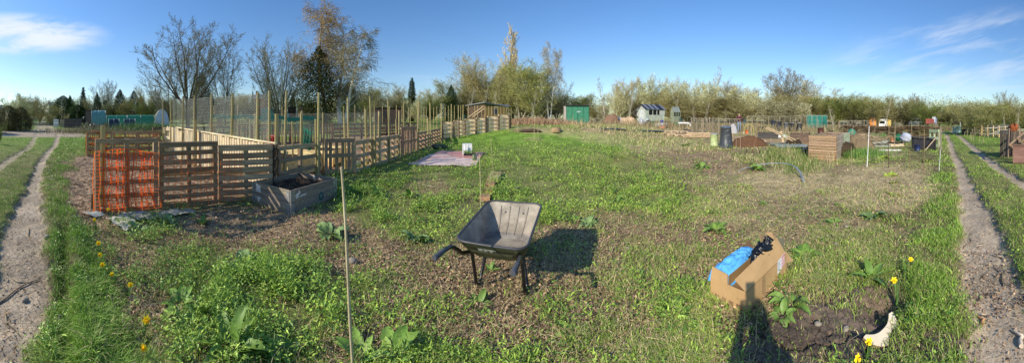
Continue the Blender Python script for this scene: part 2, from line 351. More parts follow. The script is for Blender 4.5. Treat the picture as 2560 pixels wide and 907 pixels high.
# turf and grass
M=MB()
x,y,d,Z,ok=sample(560000,303,1010,1.25)
bare=np.maximum.reduce([Z['rut'],Z['gravel'],Z['mulch'],Z['chip'],Z['dug']*.93,Z['bare']*.93,Z['straw']*.72,Z['allot']*.8])
tex=.45*fbm(x*2.6,y*2.6,201)+.55*fbm(x*.75,y*.75,203)
dens=(1-bare)*(.13+.87*sm(.42,.62,tex))*(1-.15*Z['lush'])
dens=np.maximum(dens,Z['verge']*(1-np.maximum(np.maximum(Z['rut'],Z['gravel']),Z['mulch']))*.95)
gn=(d*R/2.5/R);
keep=ok&(rng.uniform(0,1,len(x))<dens)
x,y,d,tex=x[keep],y[keep],d[keep],tex[keep];V=Z['verge'][keep];S=np.maximum(Z['straw'],Z['bare']*.6)[keep]
z=height(x,y)
lf=sm(0,1.2,-x)*V*np.exp(-((d-2.3)/1.3)**2)
h=(.022+.035*rng.random(len(x))**2+.03*sm(.5,.65,tex)+.045*V*rng.random(len(x))*(y>lin(RUT1,x))+.03*lf)*(1+.5*sm(5,20,d));h=h*np.where(y<lin(RUT1,x),.6,1)
w=np.maximum(.0055,d*.0016)*rng.uniform(.7,1.3,len(x))
col=mixc((.12,.20,.03),(.30,.39,.075),fbm(x*.8,y*.8,55)*1.4-.25+.3*rng.normal(0,.4,len(x)))
dry=(rng.random(len(x))<(.06+.38*S+.12*sm(.5,.7,fbm(x*.35+5,y*.35,61))))
col[dry]=mixc((.34,.28,.13),(.5,.42,.22),rng.random(dry.sum()))
vv=V>.5;col[vv&~dry]=mixc((.11,.21,.025),(.26,.38,.06),rng.random((vv&~dry).sum()))
h=h*(.55+.9*fbm(x*3.1,y*3.1,211,3))
blades(M,x,y,z,h,w,rng.uniform(.4,2.0,len(x))*np.where(V>.5,.7,1),col)
# tall bleached tussocks of the rough ground beyond the mound
for (tx,ty,rx,ry,n,hh) in ((1560,338,110,14,3600,.2),(1500,322,160,9,4000,.2),(1640,352,60,14,1600,.18),(1960,392,45,16,1800,.34),(2000,415,50,18,1700,.22),(1890,398,70,8,700,.15),(1740,372,60,8,800,.16),(1590,350,60,12,900,.18),(2200,345,60,5,1500,.2),(1325,303,40,5,2200,.55),(1300,304,40,5,2000,.55)):
    n=int(n*.62);px=rng.normal(tx,rx*.6,n);py=rng.normal(ty,ry*.6,n).clip(302,900);th=(px-1280)/R;dd=CH*R/(py-HZ)
    for _ in range(12): dd=(CH-terr(dd*np.sin(th),dd*np.cos(th)))*R/(py-HZ)
    X=dd*np.sin(th);Y=dd*np.cos(th);q=rng.random(n)
    c=mixc((.30,.25,.12),(.42,.36,.2),rng.random(n)); gg=q<(.75 if tx in(2000,2200,1960) else .4);c[gg]=mixc((.07,.12,.02),(.15,.2,.05),rng.random(gg.sum()))
    if ty<306: c=mixc((.30,.17,.09),(.36,.25,.15),rng.random(n))
    blades(M,X,Y,height(X,Y),hh*rng.uniform(.5,1.3,n),np.maximum(.008,dd*.0016),rng.uniform(.1,.9,n),c)
X,Y,D,ZZ,ok=sample(60000,380,1010,1.0)
kp=ok&(rng.uniform(0,1,len(X))<.16*np.clip(1-ZZ['rut']-ZZ['dug']-.8*ZZ['verge']-ZZ['gravel'],0,1))
X,Y,D=X[kp],Y[kp],D[kp];n=len(X)
blades(M,X,Y,height(X,Y),rng.uniform(.05,.16,n),np.maximum(.0035,D*.0011),rng.uniform(.3,2.4,n),mixc((.30,.22,.11),(.48,.38,.2),rng.random(n)))
stuff(M,'grass',GRASSM,'short and tussocky green grass over the plot and verges','grass')
# broadleaf ground cover: rosettes of small leaves
M=MB()
x,y,d,Z,ok=sample(240000,303,1010,1.1)
bare=np.maximum.reduce([Z['rut'],Z['gravel'],Z['mulch'],Z['dug']*.98,Z['bare']*.72,Z['straw']*.8,Z['verge']*.82,Z['chip'],Z['allot']*.75])
cl=sm(.42,.6,fbm(x*1.5+3,y*1.5,301))
right=sm(1500,1900,1280+R*np.arctan2(x,y))
cl2=sm(.40,.58,fbm(x*4.5+7,y*4.5,303,3));dens=np.clip((.05+.34*cl*(1-.75*right)+.68*Z['lush']*(.3+.7*cl)*(1+.5*sm(6,9,d))*(1-.3*sm(880,1050,1280+R*np.arctan2(x,y))))*(.05+.95*cl2)*(1-bare),0,1)
keep=ok&(rng.uniform(0,1,len(x))<dens);x,y,d=x[keep],y[keep],d[keep];Lu=Z['lush'][keep]
nl=7;n=len(x);X=np.repeat(x,nl);Y=np.repeat(y,nl);D=np.repeat(d,nl);LU=np.repeat(Lu,nl)
rad=np.abs(rng.normal(0,.05,n*nl))*(1+.06*D);a=rng.uniform(0,2*PI,n*nl);X=X+rad*np.cos(a);Y=Y+rad*np.sin(a)
zz=height(X,Y)+rng.uniform(.0,.07,n*nl)*(1+.8*LU)*(1+.03*D)
s=np.repeat(rng.uniform(.45,1.4,n)**1.3,nl)*(.011+.0025*np.minimum(D,16)+.003*LU)
tone=np.repeat(fbm(x*1.1,y*1.1,77)+.25*rng.normal(0,1,n),nl)+.15*rng.normal(0,1,n*nl)
col=mixc((.10,.20,.024),(.37,.50,.075),tone,.17)
up=np.repeat(rng.random(n)<.25,nl);zz=zz+up*rng.uniform(0,.07,n*nl);dark=np.repeat(rng.random(n)<.18,nl);col[dark]*=np.array([.55,.7,.9])
pale=np.repeat(rng.random(n)<.10,nl);col[pale]=col[pale]*.6+np.array([.16,.17,.07])*.6
leafquads(M,X,Y,zz,s*rng.uniform(.8,1.9,n*nl)*np.where(up,1.5,1),s*rng.uniform(.55,1.05,n*nl)*np.where(up,.55,1),rng.uniform(-.3,.75,n*nl)+up*.5,col)
stuff(M,'ground_cover_weeds',LEAF,'low leafy green weeds spread across the untended plot','weeds')
# dead leaves, chips and straw lying on the earth
M=MB()
x,y,d,Z,ok=sample(230000,310,1010,1.15)
dens=np.clip(.20+.8*Z['bare']+.55*Z['straw']+.8*Z['mulch']-.9*Z['rut']-Z['gravel']-.3*Z['lush']-.6*Z['dug']+.3*Z['chip']-.5*Z['verge'],0,1)
chipz=Z['rut']*sm(2.1,2.4,x)*(1-sm(3.2,3.8,x))
dens=np.maximum(dens,np.maximum(chipz*.35,Z['rut']*.06))
keep=ok&(rng.uniform(0,1,len(x))<dens);x,y,d=x[keep],y[keep],d[keep];mu=Z['mulch'][keep];st=Z['straw'][keep];n=len(x)
straw=rng.random(n)<(.22+.5*st)
s=(.012+.0032*np.minimum(d,12))*rng.uniform(.5,1.4,n)
ln=np.where(straw,s*rng.uniform(4,9,n),s*1.5);w=np.where(straw,np.maximum(.003,d*.0011),s*rng.uniform(.5,1,n))
col=mixc((.20,.12,.07),(.52,.36,.22),rng.random(n)**1.3,.2);col[straw]=mixc((.38,.29,.15),(.58,.47,.28),rng.random(straw.sum()))
dk=rng.random(n)<.2;col[dk]=mixc((.05,.035,.025),(.09,.06,.04),rng.random(dk.sum()))
leafquads(M,x,y,height(x,y)+rng.uniform(.003,.02,n),ln,w,rng.uniform(-.1,.35,n),col)
stuff(M,'leaf_litter',DRYM,'dry leaf litter and straw scattered over the bare earth','litter')
# ------------------------------------------------------------------ pallets
GREY=(.215,.15,.088);GREY2=(.26,.185,.11);PALE=(.40,.29,.165);CREAM=(.50,.40,.25);RED=(.28,.15,.09)
def jit(c,a=.18): 
    k=1+a*random.uniform(-1,1); return (c[0]*k,c[1]*k*random.uniform(.97,1.03),c[2]*k*random.uniform(.94,1.06))
def pallet(label,p0,p1,H,nf=5,nb=3,style='h',ns=3,front=GREY,back=PALE,group='pallets of the fence along the plot',z0=None,bw=None,T=.13,lift=.0,cat='pallet',tilt=0,coltop=None,bst=None):
    W=math.hypot(p1[0]-p0[0],p1[1]-p0[1])-.02
    rz=math.atan2(p1[1]-p0[1],p1[0]-p0[0])
    z=gz(*p0) if z0 is None else z0
    t=thing('pallet',label,cat,(p0[0],p0[1],z+lift-.01),rz,group);t.rotation_euler=(tilt,0,rz)
    def rows(n,y,c,mb,w,st):
        ext=H if st=='h' else W; L=W if st=='h' else H
        for i in range(n):
            cc=w/2+(ext-w)*i/max(1,n-1)+random.uniform(-.006,.006)
            cj=jit(c,.22)
            a=random.uniform(-.004,.004); o=random.uniform(0,.012)
            if st=='h': mb.bar((o,y,cc-a),(W-o*.5,y,cc+a),.02,w*random.uniform(.94,1.03),cj)
            else: mb.bar((cc-a,y,o*2-.0),(cc+a,y,L-o*3),w*random.uniform(.94,1.03),.02,cj,up=(0,1,0))
    w=bw or ((H if style=='h' else W)/nf*.62 if nf>6 else .095)
    f=MB();rows(nf,0.01,front,f,w,style);f.build('front_boards',WOOD if style=='h' else WOODV,t)
    if nb: f=MB();rows(nb,T-.01,back,f,min(w,.1) if not bst else W/nb*.86,bst or style);f.build('back_boards',WOOD if style=='h' else WOODV,t)
    for i in range(ns):
        m=MB();sw=.075
        cc=sw/2+.004+((W if style=='h' else H)-sw-.008)*i/(ns-1)
        cj=jit(front,.15)
        if style=='h': m.box((cc,T/2,H/2),(sw,T-.046,H-.01),cj)
        else: m.box((W/2,T/2,cc),(W-.01,T-.046,sw),cj)
        m.build('stringer',WOODV if style=='h' else WOOD,t)
    return t
A0=(-4.66,.54);B0=(-4.63,1.64);C0=(-4.46,2.72);C1=(-4.06,3.70)
pallet('tall grey open pallet under orange net at the near end of the fence',A0,B0,1.22,6,0,front=(.24,.17,.10),bw=.075,T=.12)
pallet('dark close-boarded pallet half under orange net, between open and wide pallets',B0,C0,1.14,8,3,front=(.20,.14,.082),bw=.088)
pallet('grey close-boarded pallet behind the left corner of the wooden planter',C0,C1,1.05,8,3,front=(.26,.185,.11),bw=.105)
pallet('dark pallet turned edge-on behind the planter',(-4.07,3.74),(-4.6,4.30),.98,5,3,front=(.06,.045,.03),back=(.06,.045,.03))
pallet('low three-plank pallet behind the wooden planter',(-4.58,4.33),(-4.66,5.95),.93,4,0,front=(.25,.185,.115),bw=.10,ns=3)
# gate
gt=thing('wooden_gate','grey wooden gate with upright slats right of the planter','gate',(-4.76,6.2,0),math.atan2(.65,.56))
W=.86;m=MB()
for xx in(.045,W-.045): m=MB();m.box((xx,0,.49),(.09,.05,.98),jit(GREY2));m.build('gate_post',WOODV,gt)
for zz in(.93,.52,.08): m=MB();m.box((W/2,-.03,zz),(W-.01,.022,.11),jit(GREY2));m.build('gate_rail',WOOD,gt)
m=MB()
for i in range(4): m.box((.17+.175*i,.01,.48),(.085,.02,.9),jit(GREY))
m.build('gate_slats',WOODV,gt)
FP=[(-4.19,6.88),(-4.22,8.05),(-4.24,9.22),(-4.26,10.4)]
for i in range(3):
    pallet(['pallet with wide pale rails hinged beside the slatted gate','pale pallet midway between the gate and the upright-slat pallet','pale pallet ending at the tall upright-slat pallet'][i],FP[i],FP[i+1],.92,3,5,front=(.34,.25,.155),back=(.62,.47,.27),bw=.12,ns=3)  # back boards coloured brighter to look sunlit, though they stand in shade
pallet('tall pallet with upright pinkish slats above the tarp corner',(-4.25,10.45),(-4.23,11.5),1.2,6,4,'v',front=(.3,.2,.13),back=(.33,.2,.13),bw=.085)
pallet('second tall upright-slat pallet above the red tarp',(-4.23,11.52),(-4.23,12.4),1.18,5,4,'v',front=(.24,.17,.11),back=(.33,.2,.13),bw=.085)
HP=[(-4.24,12.45),(-4.3,13.9),(-4.36,15.35),(-4.43,16.8),(-4.5,18.1)]
for i in range(4):
    pallet('low grey pallet in the dip of the fence, %s after the upright slats'%ORD[i],HP[i],HP[i+1],.9,3,5,front=GREY2,back=(.34,.2,.12),bw=.11)
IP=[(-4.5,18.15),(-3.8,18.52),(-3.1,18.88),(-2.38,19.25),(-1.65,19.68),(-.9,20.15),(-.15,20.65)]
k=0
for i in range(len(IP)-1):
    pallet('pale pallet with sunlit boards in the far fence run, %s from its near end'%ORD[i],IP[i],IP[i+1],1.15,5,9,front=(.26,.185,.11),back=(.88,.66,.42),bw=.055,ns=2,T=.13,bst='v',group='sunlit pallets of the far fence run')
# left cross fence (far side of the mulched plot)
LP=[(-11.35,.98),(-11.3,2.02),(-11.25,3.05),(-11.2,4.05)]
for i in range(3):
    pallet(['brown pallet behind orange mesh at the path corner of the mulched plot','middle brown pallet across the back of the mulched plot','brown pallet at the back of the mulched plot beside the white picket'][i],LP[i],LP[i+1],1.02,4,5,front=(.24,.17,.1),back=(.27,.14,.08),bw=.1,ns=3,group='pallets across the back of the mulched plot')
pallet('cream pallet end standing beside the white picket fence',(-11.15,4.1),(-10.55,4.25),1.18,4,0,front=CREAM,back=CREAM,bw=.13,ns=2,group=None)
# back fence of the second plot
QP=[(-13.6,9.3),(-13.2,10.3),(-12.8,11.3),(-12.4,12.3),(-12.0,13.3),(-11.5,14.3),(-11.0,15.3),(-10.5,16.3),(-10.0,17.3),(-9.5,18.3),(-9.0,19.3),(-8.5,20.3),(-8.0,21.3),(-7.5,22.3)]
for i in range(13):
    v=i<6
    pallet('reddish brown pallet in the back fence, %s from the left'%ORD[i],QP[i],QP[i+1],1.2,6 if v else 5,4,'v' if v else 'h',front=(.20,.115,.07) if v else (.13,.085,.055),back=(.26,.13,.08),bw=.09 if v else .1,group='brown pallets of the back fence')
QL=[(-13.4,4.4),(-13.5,5.6),(-13.6,6.8),(-13.6,8.0),(-13.6,9.2)]
for i in range(4):
    pallet('dark brown pallet behind the wire fence, %s from the left'%ORD[i],QL[i],QL[i+1],1.1,4,4,front=(.10,.07,.045),back=(.16,.09,.055),bw=.1,group='dark pallets behind the wire fence')
# white picket fence
pk=thing('picket_fence','cream fence of upright pallet boards crossing behind the dark pallets','fence',(-11.0,4.25,0),0)
m=MB();n=54
for i in range(n):
    xx=6.3*i/(n-1);hh=1.26-.04*xx+random.uniform(-.02,.02)-(.1 if i>9 and i<14 else 0)
    m.bar((xx,0,.02),(xx+random.uniform(-.008,.008),0,hh-.05),.085,.02,jit(CREAM if random.random()<.8 else (.35,.29,.2),.12),up=(0,1,0))
m.build('pickets',WOODV,pk)
for zz in(.3,1.06): m=MB();m.bar((0,.03,zz),(6.3,.03,zz-.16),.03,.08,jit(CREAM));m.build('rail',WOOD,pk)
m=MB()
m.bar((.9,.01,1.2),(6.4,.01,1.0),.07,.03,(.62,.5,.3));m.build('top_rail',WOOD,pk)
# stakes
PC=(.42,.34,.15)
def stake(label,px,top,d,px2=None,r=.028,name='fence_stake',cat='stake',group='pale stakes of the pallet-fenced plots',col=PC,h=None,n=7,mat_=None):
    x,y=pd(px2 or px,d);g=gz(x,y);xt,yt=pd(px,d);zt=zat(top,d)
    m=MB();m.tube([(0,0,-.12),((xt-x)*.5,(yt-y)*.5,(zt-g)*.5),(xt-x,yt-y,zt-g)],[r,r*.97,r*.93],n,jit(col,.1))
    o=m.build(name,mat_ or POST,None);o.location=(x,y,g);tag(o,label,cat,group);return o
for i,(px,t,d,p2) in enumerate([(407,245,11.8,None),(427,244,11.2,None),(458,240,10.3,455),(486.6,238,9.6,484),(529.5,234,8.6,525),(582,233,7.7,576),(645,231,6.85,640),(674,226,6.6,672),(717,226,6.5,709)]):
    stake('tall pale stake holding the chicken wire, %s from the left'%ORD[i],px,t,d,p2,.032)
for i,(px,t,d,p2) in enumerate([(797,231,7.3,795),(869,244.5,9.2,873),(925,242,8.9,931),(970,249,10.2,975),(1009,255.5,11.8,1011),(1044,257,12.2,1045),(1047.5,257,13.2,1046),(1075,257,13.4,1077),(1103.5,259,15.5,1103.5),(1128.5,260,17,1128),(1146,263,19,1146),(1158,262,20,1157),(1171,262,20,1171)]):
    stake('tall pale stake inside the fence right of the gate side, %s from the left'%ORD[i],px,t,d,p2,.03)
for i,(px,t,d,p2,rr) in enumerate([(789.6,297,7.4,791,.035),(807.5,281,8,808,.022),(861,292,8.6,864,.035),(914.5,273,9.2,916,.045),(937,310,9,938,.04),(948,278,9.5,947,.045),(990,298,11.4,993,.035),(998,277,11,997,.035),(1070,296,13,1071,.035),(692,284,6.7,690,.05),(488,298,9.2,487,.065),(257,313.6,5.05,254,.055),(639,284,7.3,640,.03),(753,282,7.8,752,.03),(755,277,8.3,755,.03),(731,303,7.6,733,.025)]):
    stake(['short stake beside the tall one behind the planter','thin short stake left of the birch trunk','stout short stake right of the gate','thick waist-high stake behind the gate','squat stake third right of the gate','thick stake by the middle of the pale pallets','short leaning stake left of the upright slats','stout stake behind the upright-slat pallet','short stake at the far upright slats','mossy thick stake left of the low pallet','thick round post in the white picket fence','round post behind the first open pallet','short stake left of the red reel','stake under the green net left side','stake under the green net close pair','thin stake with the white tip under the net'][i],px,t,d,p2,rr,group=None,cat='stake' if rr<.05 else 'post')
far=[(535,265,14),(594,264,14),(603,281,13),(586,291,12),(625,289,12),(634,285,12.5),(705,265,16),(859,265,20),(887,263,20),(911,265,21),(936,264,21),(956,266,22),(973.6,265,22),(991,263,22),(1005,264,23),(1021,269,24),(1026,283,22),(1053,271,24),(1060,268,25),(1066,269,26),(1084,268,26),(1092,266,26),(1113,267,26),(1121,264,26),(1136,264,27),(1152,264,27),(1187,263,27),(1194,263,27.5),(1204,264,28),(1213,264,28.5),(1222,265,29),(1229,266,30),(1237,267,30),(1245,267,31),(1252,268,32),(1260,268,33),(1266,268,33),(1272,270,34),(1278,271,34)]
for i,(px,t,d) in enumerate(far):
    stake('thin pale stake in the distant rows behind the brown pallets' if px<1100 else 'thin pale stake rising over the sunlit far fence run',px,t,d,None,.026,n=5,group='distant thin stakes behind the brown pallets' if px<1100 else 'thin stakes over the sunlit far fence run')
for i,(px,t,b,d) in enumerate([(1105,300,352,18.5),(1147,298,350,18.6),(1214,292,322,19.7),(1246,290,319,20.3),(1276,288,306,20.8)]):
    stake('dark stout fence post in the sunlit far pallet run, %s from the left'%ORD[i],px,t,d,None,.06,name='fence_post',cat='post',group='dark posts of the far fence run',col=(.16,.12,.08))
# wire netting, hexagons of thin wire
def hexnet(name,label,cat,p0,p1,zb0,zt0,zb1,zt1,cell=.055,wd=.003,col=(.22,.23,.21),group=None,sag=0):
    L=math.hypot(p1[0]-p0[0],p1[1]-p0[1]);U=np.array([(p1[0]-p0[0])/L,(p1[1]-p0[1])/L,0])
    nx=int(L/cell);H=max(zt0-zb0,zt1-zb1);nz=int(H/(cell*.8));S=[]
    def P(u,v):
        u=np.clip(u,0,1);v=np.clip(v,0,1);b=zb0+(zb1-zb0)*u;t=zt0+(zt1-zt0)*u
        off=sag*np.sin(u*7+v*3)*np.sin(v*PI)
        return np.stack([p0[0]+(p1[0]-p0[0])*u-U[1]*off,p0[1]+(p1[1]-p0[1])*u+U[0]*off,b+(t-b)*v-sag*np.sin(u*PI*6)**2*v],-1)
    i,j=np.meshgrid(np.arange(nx),np.arange(nz),indexing='ij');i=i.ravel();j=j.ravel()
    sh=(j%2)*.5
    a=P((i+sh)/nx,(j)/nz);b=P((i+sh)/nx,(j+.45)/nz);c=P((i+sh+.5)/nx,(j+1)/nz);e=P((i+sh-.5)/nx,(j+1)/nz)
    m=MB();up=np.array([[0,0,wd/2]]);ud=U[None]*wd/2
    def rib(p,q,o):
        n=len(p);V=np.stack([p-o,p+o,q+o,q-o],1).reshape(-1,3);m.add(V,np.arange(n)[:,None]*4+np.array([[0,1,2,3]]),col)
    rib(a,b,ud);rib(b,c,up);rib(b,e,up)
    o=m.build(name,NET);tag(o,label,cat,group);return o
hexnet('wire_netting','grey chicken wire stretched between tall stakes above the picket fence','netting',(-10.6,4.3),(-4.95,4.35),1.0,2.28,.75,2.1,.06,.008,(.46,.47,.42))
hexnet('wire_netting','grey chicken wire along the far side between distant stakes','netting',(-10.7,9.2),(-4.75,9.4),.7,1.75,.7,1.75,.07,.006,(.36,.37,.33))
hexnet('wire_netting','faint chicken wire on stakes right of the gate','netting',(-4.75,7.6),(-4.75,12.8),.95,1.9,.95,1.9,.07,.004,(.3,.3,.27))
# orange barrier mesh
def orange(name,label,p0,p1,z0,z1,nv,nh,amp=.02,col=(1.,.20,.03),bunch=0,vw=.0125,hw=.008):
    m=MB();L=math.hypot(p1[0]-p0[0],p1[1]-p0[1]);ux,uy=(p1[0]-p0[0])/L,(p1[1]-p0[1])/L;ns=26
    def P(u,v,o=0):
        n1=float(vn(u*5+3,v*3,11))-.5;n2=float(vn(u*7,v*4+9,12))-.5
        uu=u*L+n2*.05+bunch*.1*(float(vn(u*9,v*2,5))-.5);t=z1+.05*math.sin(u*4)+n1*.03
        zz=z0+(t-z0)*v+n1*.04*(1-v);off=amp*(n1+n2)*2
        return np.array([p0[0]+ux*uu+uy*off,p0[1]+uy*uu-ux*off,zz])
    for i in range(nv+1):
        u=i/nv;pts=[P(u,k/14) for k in range(15)]
        for a,b in zip(pts[:-1],pts[1:]):
            o=np.array([ux,uy,0])*vw/2;m.add([a-o,a+o,b+o,b-o],[0,1,2,3],jit(col,.12))
    for j in range(nh+1):
        v=j/nh;pts=[P(k/ns,v) for k in range(ns+1)]
        for a,b in zip(pts[:-1],pts[1:]):
            o=np.array([0,0,hw/2]);m.add([a-o,a+o,b+o,b-o],[0,1,2,3],jit(col,.15))
    o=m.build(name,MESHM);return tag(o,label,'barrier mesh')
orange('barrier_mesh','bright orange plastic barrier mesh hung over the nearest pallets',(-4.59,.50),(-4.57,1.62),.03,1.0,11,17,hw=.0065)
orange('barrier_mesh','thin sagging end of the orange mesh over the second and third pallets',(-4.56,1.64),(-4.27,3.12),.03,.92,13,13,.03,(.85,.16,.03),.2,.008,.0042)
orange('barrier_mesh','bunched doubled fold of orange mesh on the open nearest pallet',(-4.62,.66),(-4.6,1.5),.06,1.0,8,13,.03,(.85,.13,.03),.5,.019,.006)
orange('barrier_mesh','dull orange mesh wrapped on the back pallet at the path corner',(-11.42,.95),(-11.25,1.75),.1,.98,9,14,.02,(.5,.12,.05),0,.03,.02)
orange('barrier_mesh','faded orange mesh along the back of the mulched plot pallets',(-11.5,1.8),(-11.4,4.0),.25,.9,12,9,.03,(.4,.13,.06),0,.03,.02)
orange('barrier_mesh','reddish mesh on the ground-side of the brown back fence',(-13.3,7.5),(-12.4,11.6),1.05,1.35,24,4,.04,(.45,.14,.06),0,.02,.015)
# green net over the fruit cage
def drape(name,label,px0,px1,d,zt0,zt1,hang,col,sp=.035,wd=.005,depth=1.6):
    a=np.array(pd(px0,d));b=np.array(pd(px1,d*.97));L=np.linalg.norm(b-a);u=(b-a)/L;nn=np.array([-u[1],u[0]]);m=MB()
    nu=int(L/sp);hv=np.linspace(0,1,int((hang+depth)/sp));uu=np.linspace(0,1,nu)
    U,V=np.meshgrid(uu,hv,indexing='ij');T=zt0+(zt1-zt0)*U;s=V*(hang+depth)
    over=np.clip(s-hang,0,None);z=np.where(s<hang,T-(hang-s)+.0,T-.10*np.sin(PI*np.clip(over/depth,0,1)))
    z+=-.07*np.abs(np.sin(U*PI*3.3))*(np.clip(s/hang,0,1))+.10*(fbm(U*9,V*5,3)-.5)
    w=.10*np.sin(U*19)*np.clip(1-s/hang,0,1)+over
    P=np.stack([a[0]+u[0]*U*L+nn[0]*w,a[1]+u[1]*U*L+nn[1]*w,z],-1)
    for arr in(P,P.transpose(1,0,2)):
        p=arr[:,:-1].reshape(-1,3);q=arr[:,1:].reshape(-1,3);o=np.array([[0,0,wd/2]]) if arr is not P else np.array([[u[0]*wd/2,u[1]*wd/2,0]])
        n=len(p);m.add(np.stack([p-o,p+o,q+o,q-o],1).reshape(-1,3),np.arange(n)[:,None]*4+np.array([[0,1,2,3]]),col)
    return tag(m.build(name,NET),label,'netting')
drape('fruit_net','sagging sea-green garden net draped over canes behind the chicken wire',520,800,9.6,1.72,1.62,.5,(.05,.27,.19),.05,.008)
drape('fruit_net','fold of green net hanging down left of the birches',758,778,8.2,1.32,1.2,.55,(.03,.2,.13),.016,.009,.1)
g=gp(678,372);rl=thing('hose_reel','small red hose reel on the ground behind the grey pallet','hose reel',(*pd(678,8.0),.93),0)
m=MB()
for yy in(-.05,.05):
    a=np.linspace(0,2*PI,21);m.tube([(.13*math.cos(t),yy,.13*math.sin(t)) for t in a],.016,6,(.5,.02,.015),False)
    for t in a[:-1:4]: m.bar((0,yy,0),(.13*math.cos(t),yy,.13*math.sin(t)),.02,.015,(.5,.02,.015))
m.build('wheel',PLAST,rl)
m=MB();m.tube([(0,-.08,0),(0,.08,0)],.05,12,(.55,.03,.02));m.build('drum',PLAST,rl)
m=MB();m.bar((-.12,-.08,-.93),(0,-.08,0),.02,.02,(.05,.05,.05));m.bar((.12,.08,-.93),(0,.08,0),.02,.02,(.05,.05,.05));m.build('stand',BLACKP,rl)
# timber raised bed behind the low pallet (bright new boards)
rb=thing('raised_bed','new pale timber raised bed seen through the low pallet','raised bed',(-6.1,5.6,0),.1)
m=MB();B=(.62,.48,.24)
for yy in(-.8,.8): m.box((0,yy,.36),(2.3,.03,.3),jit(B,.05));m.box((0,yy,.12),(2.3,.03,.18),(.55,.36,.14))
for xx in(-1.13,1.13): m.box((xx,0,.3),(.03,1.55,.44),jit(B,.05))
m.build('boards',WOOD,rb)
m=MB();m.grid(np.array([[(xx,yy,.40+.05*random.random()) for yy in np.linspace(-.77,.77,12)] for xx in np.linspace(-1.1,1.1,16)]),(.09,.06,.04));m.build('soil',SOILM,rb,True)
rb=dup(rb,(-6.5,7.9,0),.15,'second pale timber raised bed farther behind the low pallet')
# ------------------------------------------------------------------ wooden planter of pallet collars
pl=thing('planter','grey two-tier wooden planter with metal hinges and torn white labels','planter',(-4.18,3.31,hz1(-3.3,3.4)-.015),math.radians(1.0))
Wx,Wy,Hh=.94,1.27,.40
GB=(.185,.15,.11)
for nm,dim in(('board_wall','y0'),('board_wall','y1'),('board_wall','x0'),('board_wall','x1')):
    m=MB()
    for k in range(4):
        zc=.05+.1*k+(.004 if k>1 else 0)
        c=jit(GB,.13)
        if dim=='y0':m.box((Wx/2,0,zc),(Wx-.046,.022,.097),c)
        if dim=='y1':m.box((Wx/2,Wy,zc),(Wx-.046,.022,.097),c)
        if dim=='x0':m.box((0,Wy/2,zc),(.022,Wy+.022,.097),c)
        if dim=='x1':m.box((Wx,Wy/2,zc),(.022,Wy+.022,.097),c)
    m.build(nm,WOOD,pl)
for (cx,cy) in((0,0),(Wx,0),(0,Wy),(Wx,Wy)):
    m=MB();sx=1 if cx else -1;sy=1 if cy else -1
    for zz in(.1,.304):
        for k in range(5):
            m.box((cx-sx*.05,cy+sy*.0135,zz-.07+k*.035),(.07,.003,.022),(.42,.46,.48));m.box((cx+sx*.0135,cy-sy*.05,zz-.07+k*.035),(.003,.07,.022),(.42,.46,.48))
        m.tube([(cx+sx*.014,cy+sy*.014,zz-.09),(cx+sx*.014,cy+sy*.014,zz+.09)],.012,8,(.45,.48,.5))
    m.build('hinge',METAL,pl)
def patch(m,pts,col): m.add(pts,list(range(len(pts))),col)
m=MB();X=Wx+.0145
patch(m,[(X,.09,.31),(X,.11,.24),(X,.19,.27),(X,.18,.30),(X,.22,.32),(X,.215,.36),(X,.18,.375),(X,.17,.34),(X,.12,.33)],(.7,.68,.63));patch(m,[(X+.001,.19,.26),(X+.001,.36,.265),(X+.001,.365,.295),(X+.001,.25,.29)],(.7,.68,.63));m.build('torn_label',CLOTH,pl)
Y=-.0145;m=MB();patch(m,[(.08,Y,.235),(.22,Y,.235),(.2,Y,.30),(.21,Y,.36),(.07,Y,.38)],(.68,.66,.62));m.build('torn_label',CLOTH,pl)
m=MB();patch(m,[(.09,Y,.15),(.22,Y,.15),(.16,Y,.05)],(.68,.66,.62));m.build('torn_label',CLOTH,pl)
m=MB();patch(m,[(.78,Y,.36),(.9,Y,.33),(.91,Y,.2),(.885,Y,.28),(.86,Y,.33)],(.66,.64,.6));m.build('torn_label',CLOTH,pl)
m=MB();patch(m,[(.4,Wy-.0135,.39),(.46,Wy-.0135,.38),(.44,Wy-.0135,.33),(.48,Wy-.0135,.29),(.42,Wy-.0135,.27),(.41,Wy-.0135,.33)],(.68,.66,.62));m.build('torn_label',CLOTH,pl)
# round teal emblem with its two joined letters
m=MB();cy,cz,rr=.80,.15,.075;a=np.linspace(0,2*PI,33)[:-1]
m.add([(X,cy+rr*math.cos(t),cz+rr*math.sin(t)) for t in a],list(range(32)),(.015,.10,.095));lg=m.build('emblem',MATTE,pl)
m=MB();X2=X+.0015;G=(.27,.29,.26)
def q(y0,y1,z0,z1): m.add([(X2,cy+y0,cz+z0),(X2,cy+y1,cz+z0),(X2,cy+y1,cz+z1),(X2,cy+y0,cz+z1)],[0,1,2,3],G)
q(-.045,.0,.022,.036);q(-.03,-.015,-.035,.0215);q(-.014,.002,-.008,.004);q(.003,.016,-.035,.0215);q(.001,.05,.022,.036);q(.0165,.034,-.006,.006);q(.036,.05,.0,.0215)
m.build('emblem_letters',MATTE,lg)
m=MB();m.grid(np.array([[(xx,yy,.27+.07*float(fbm(xx*5,yy*5,3))) for yy in np.linspace(.015,Wy-.015,24)] for xx in np.linspace(.015,Wx-.015,18)]),(.045,.033,.025))
m.build('soil',SOILM,pl,True)
m=MB()
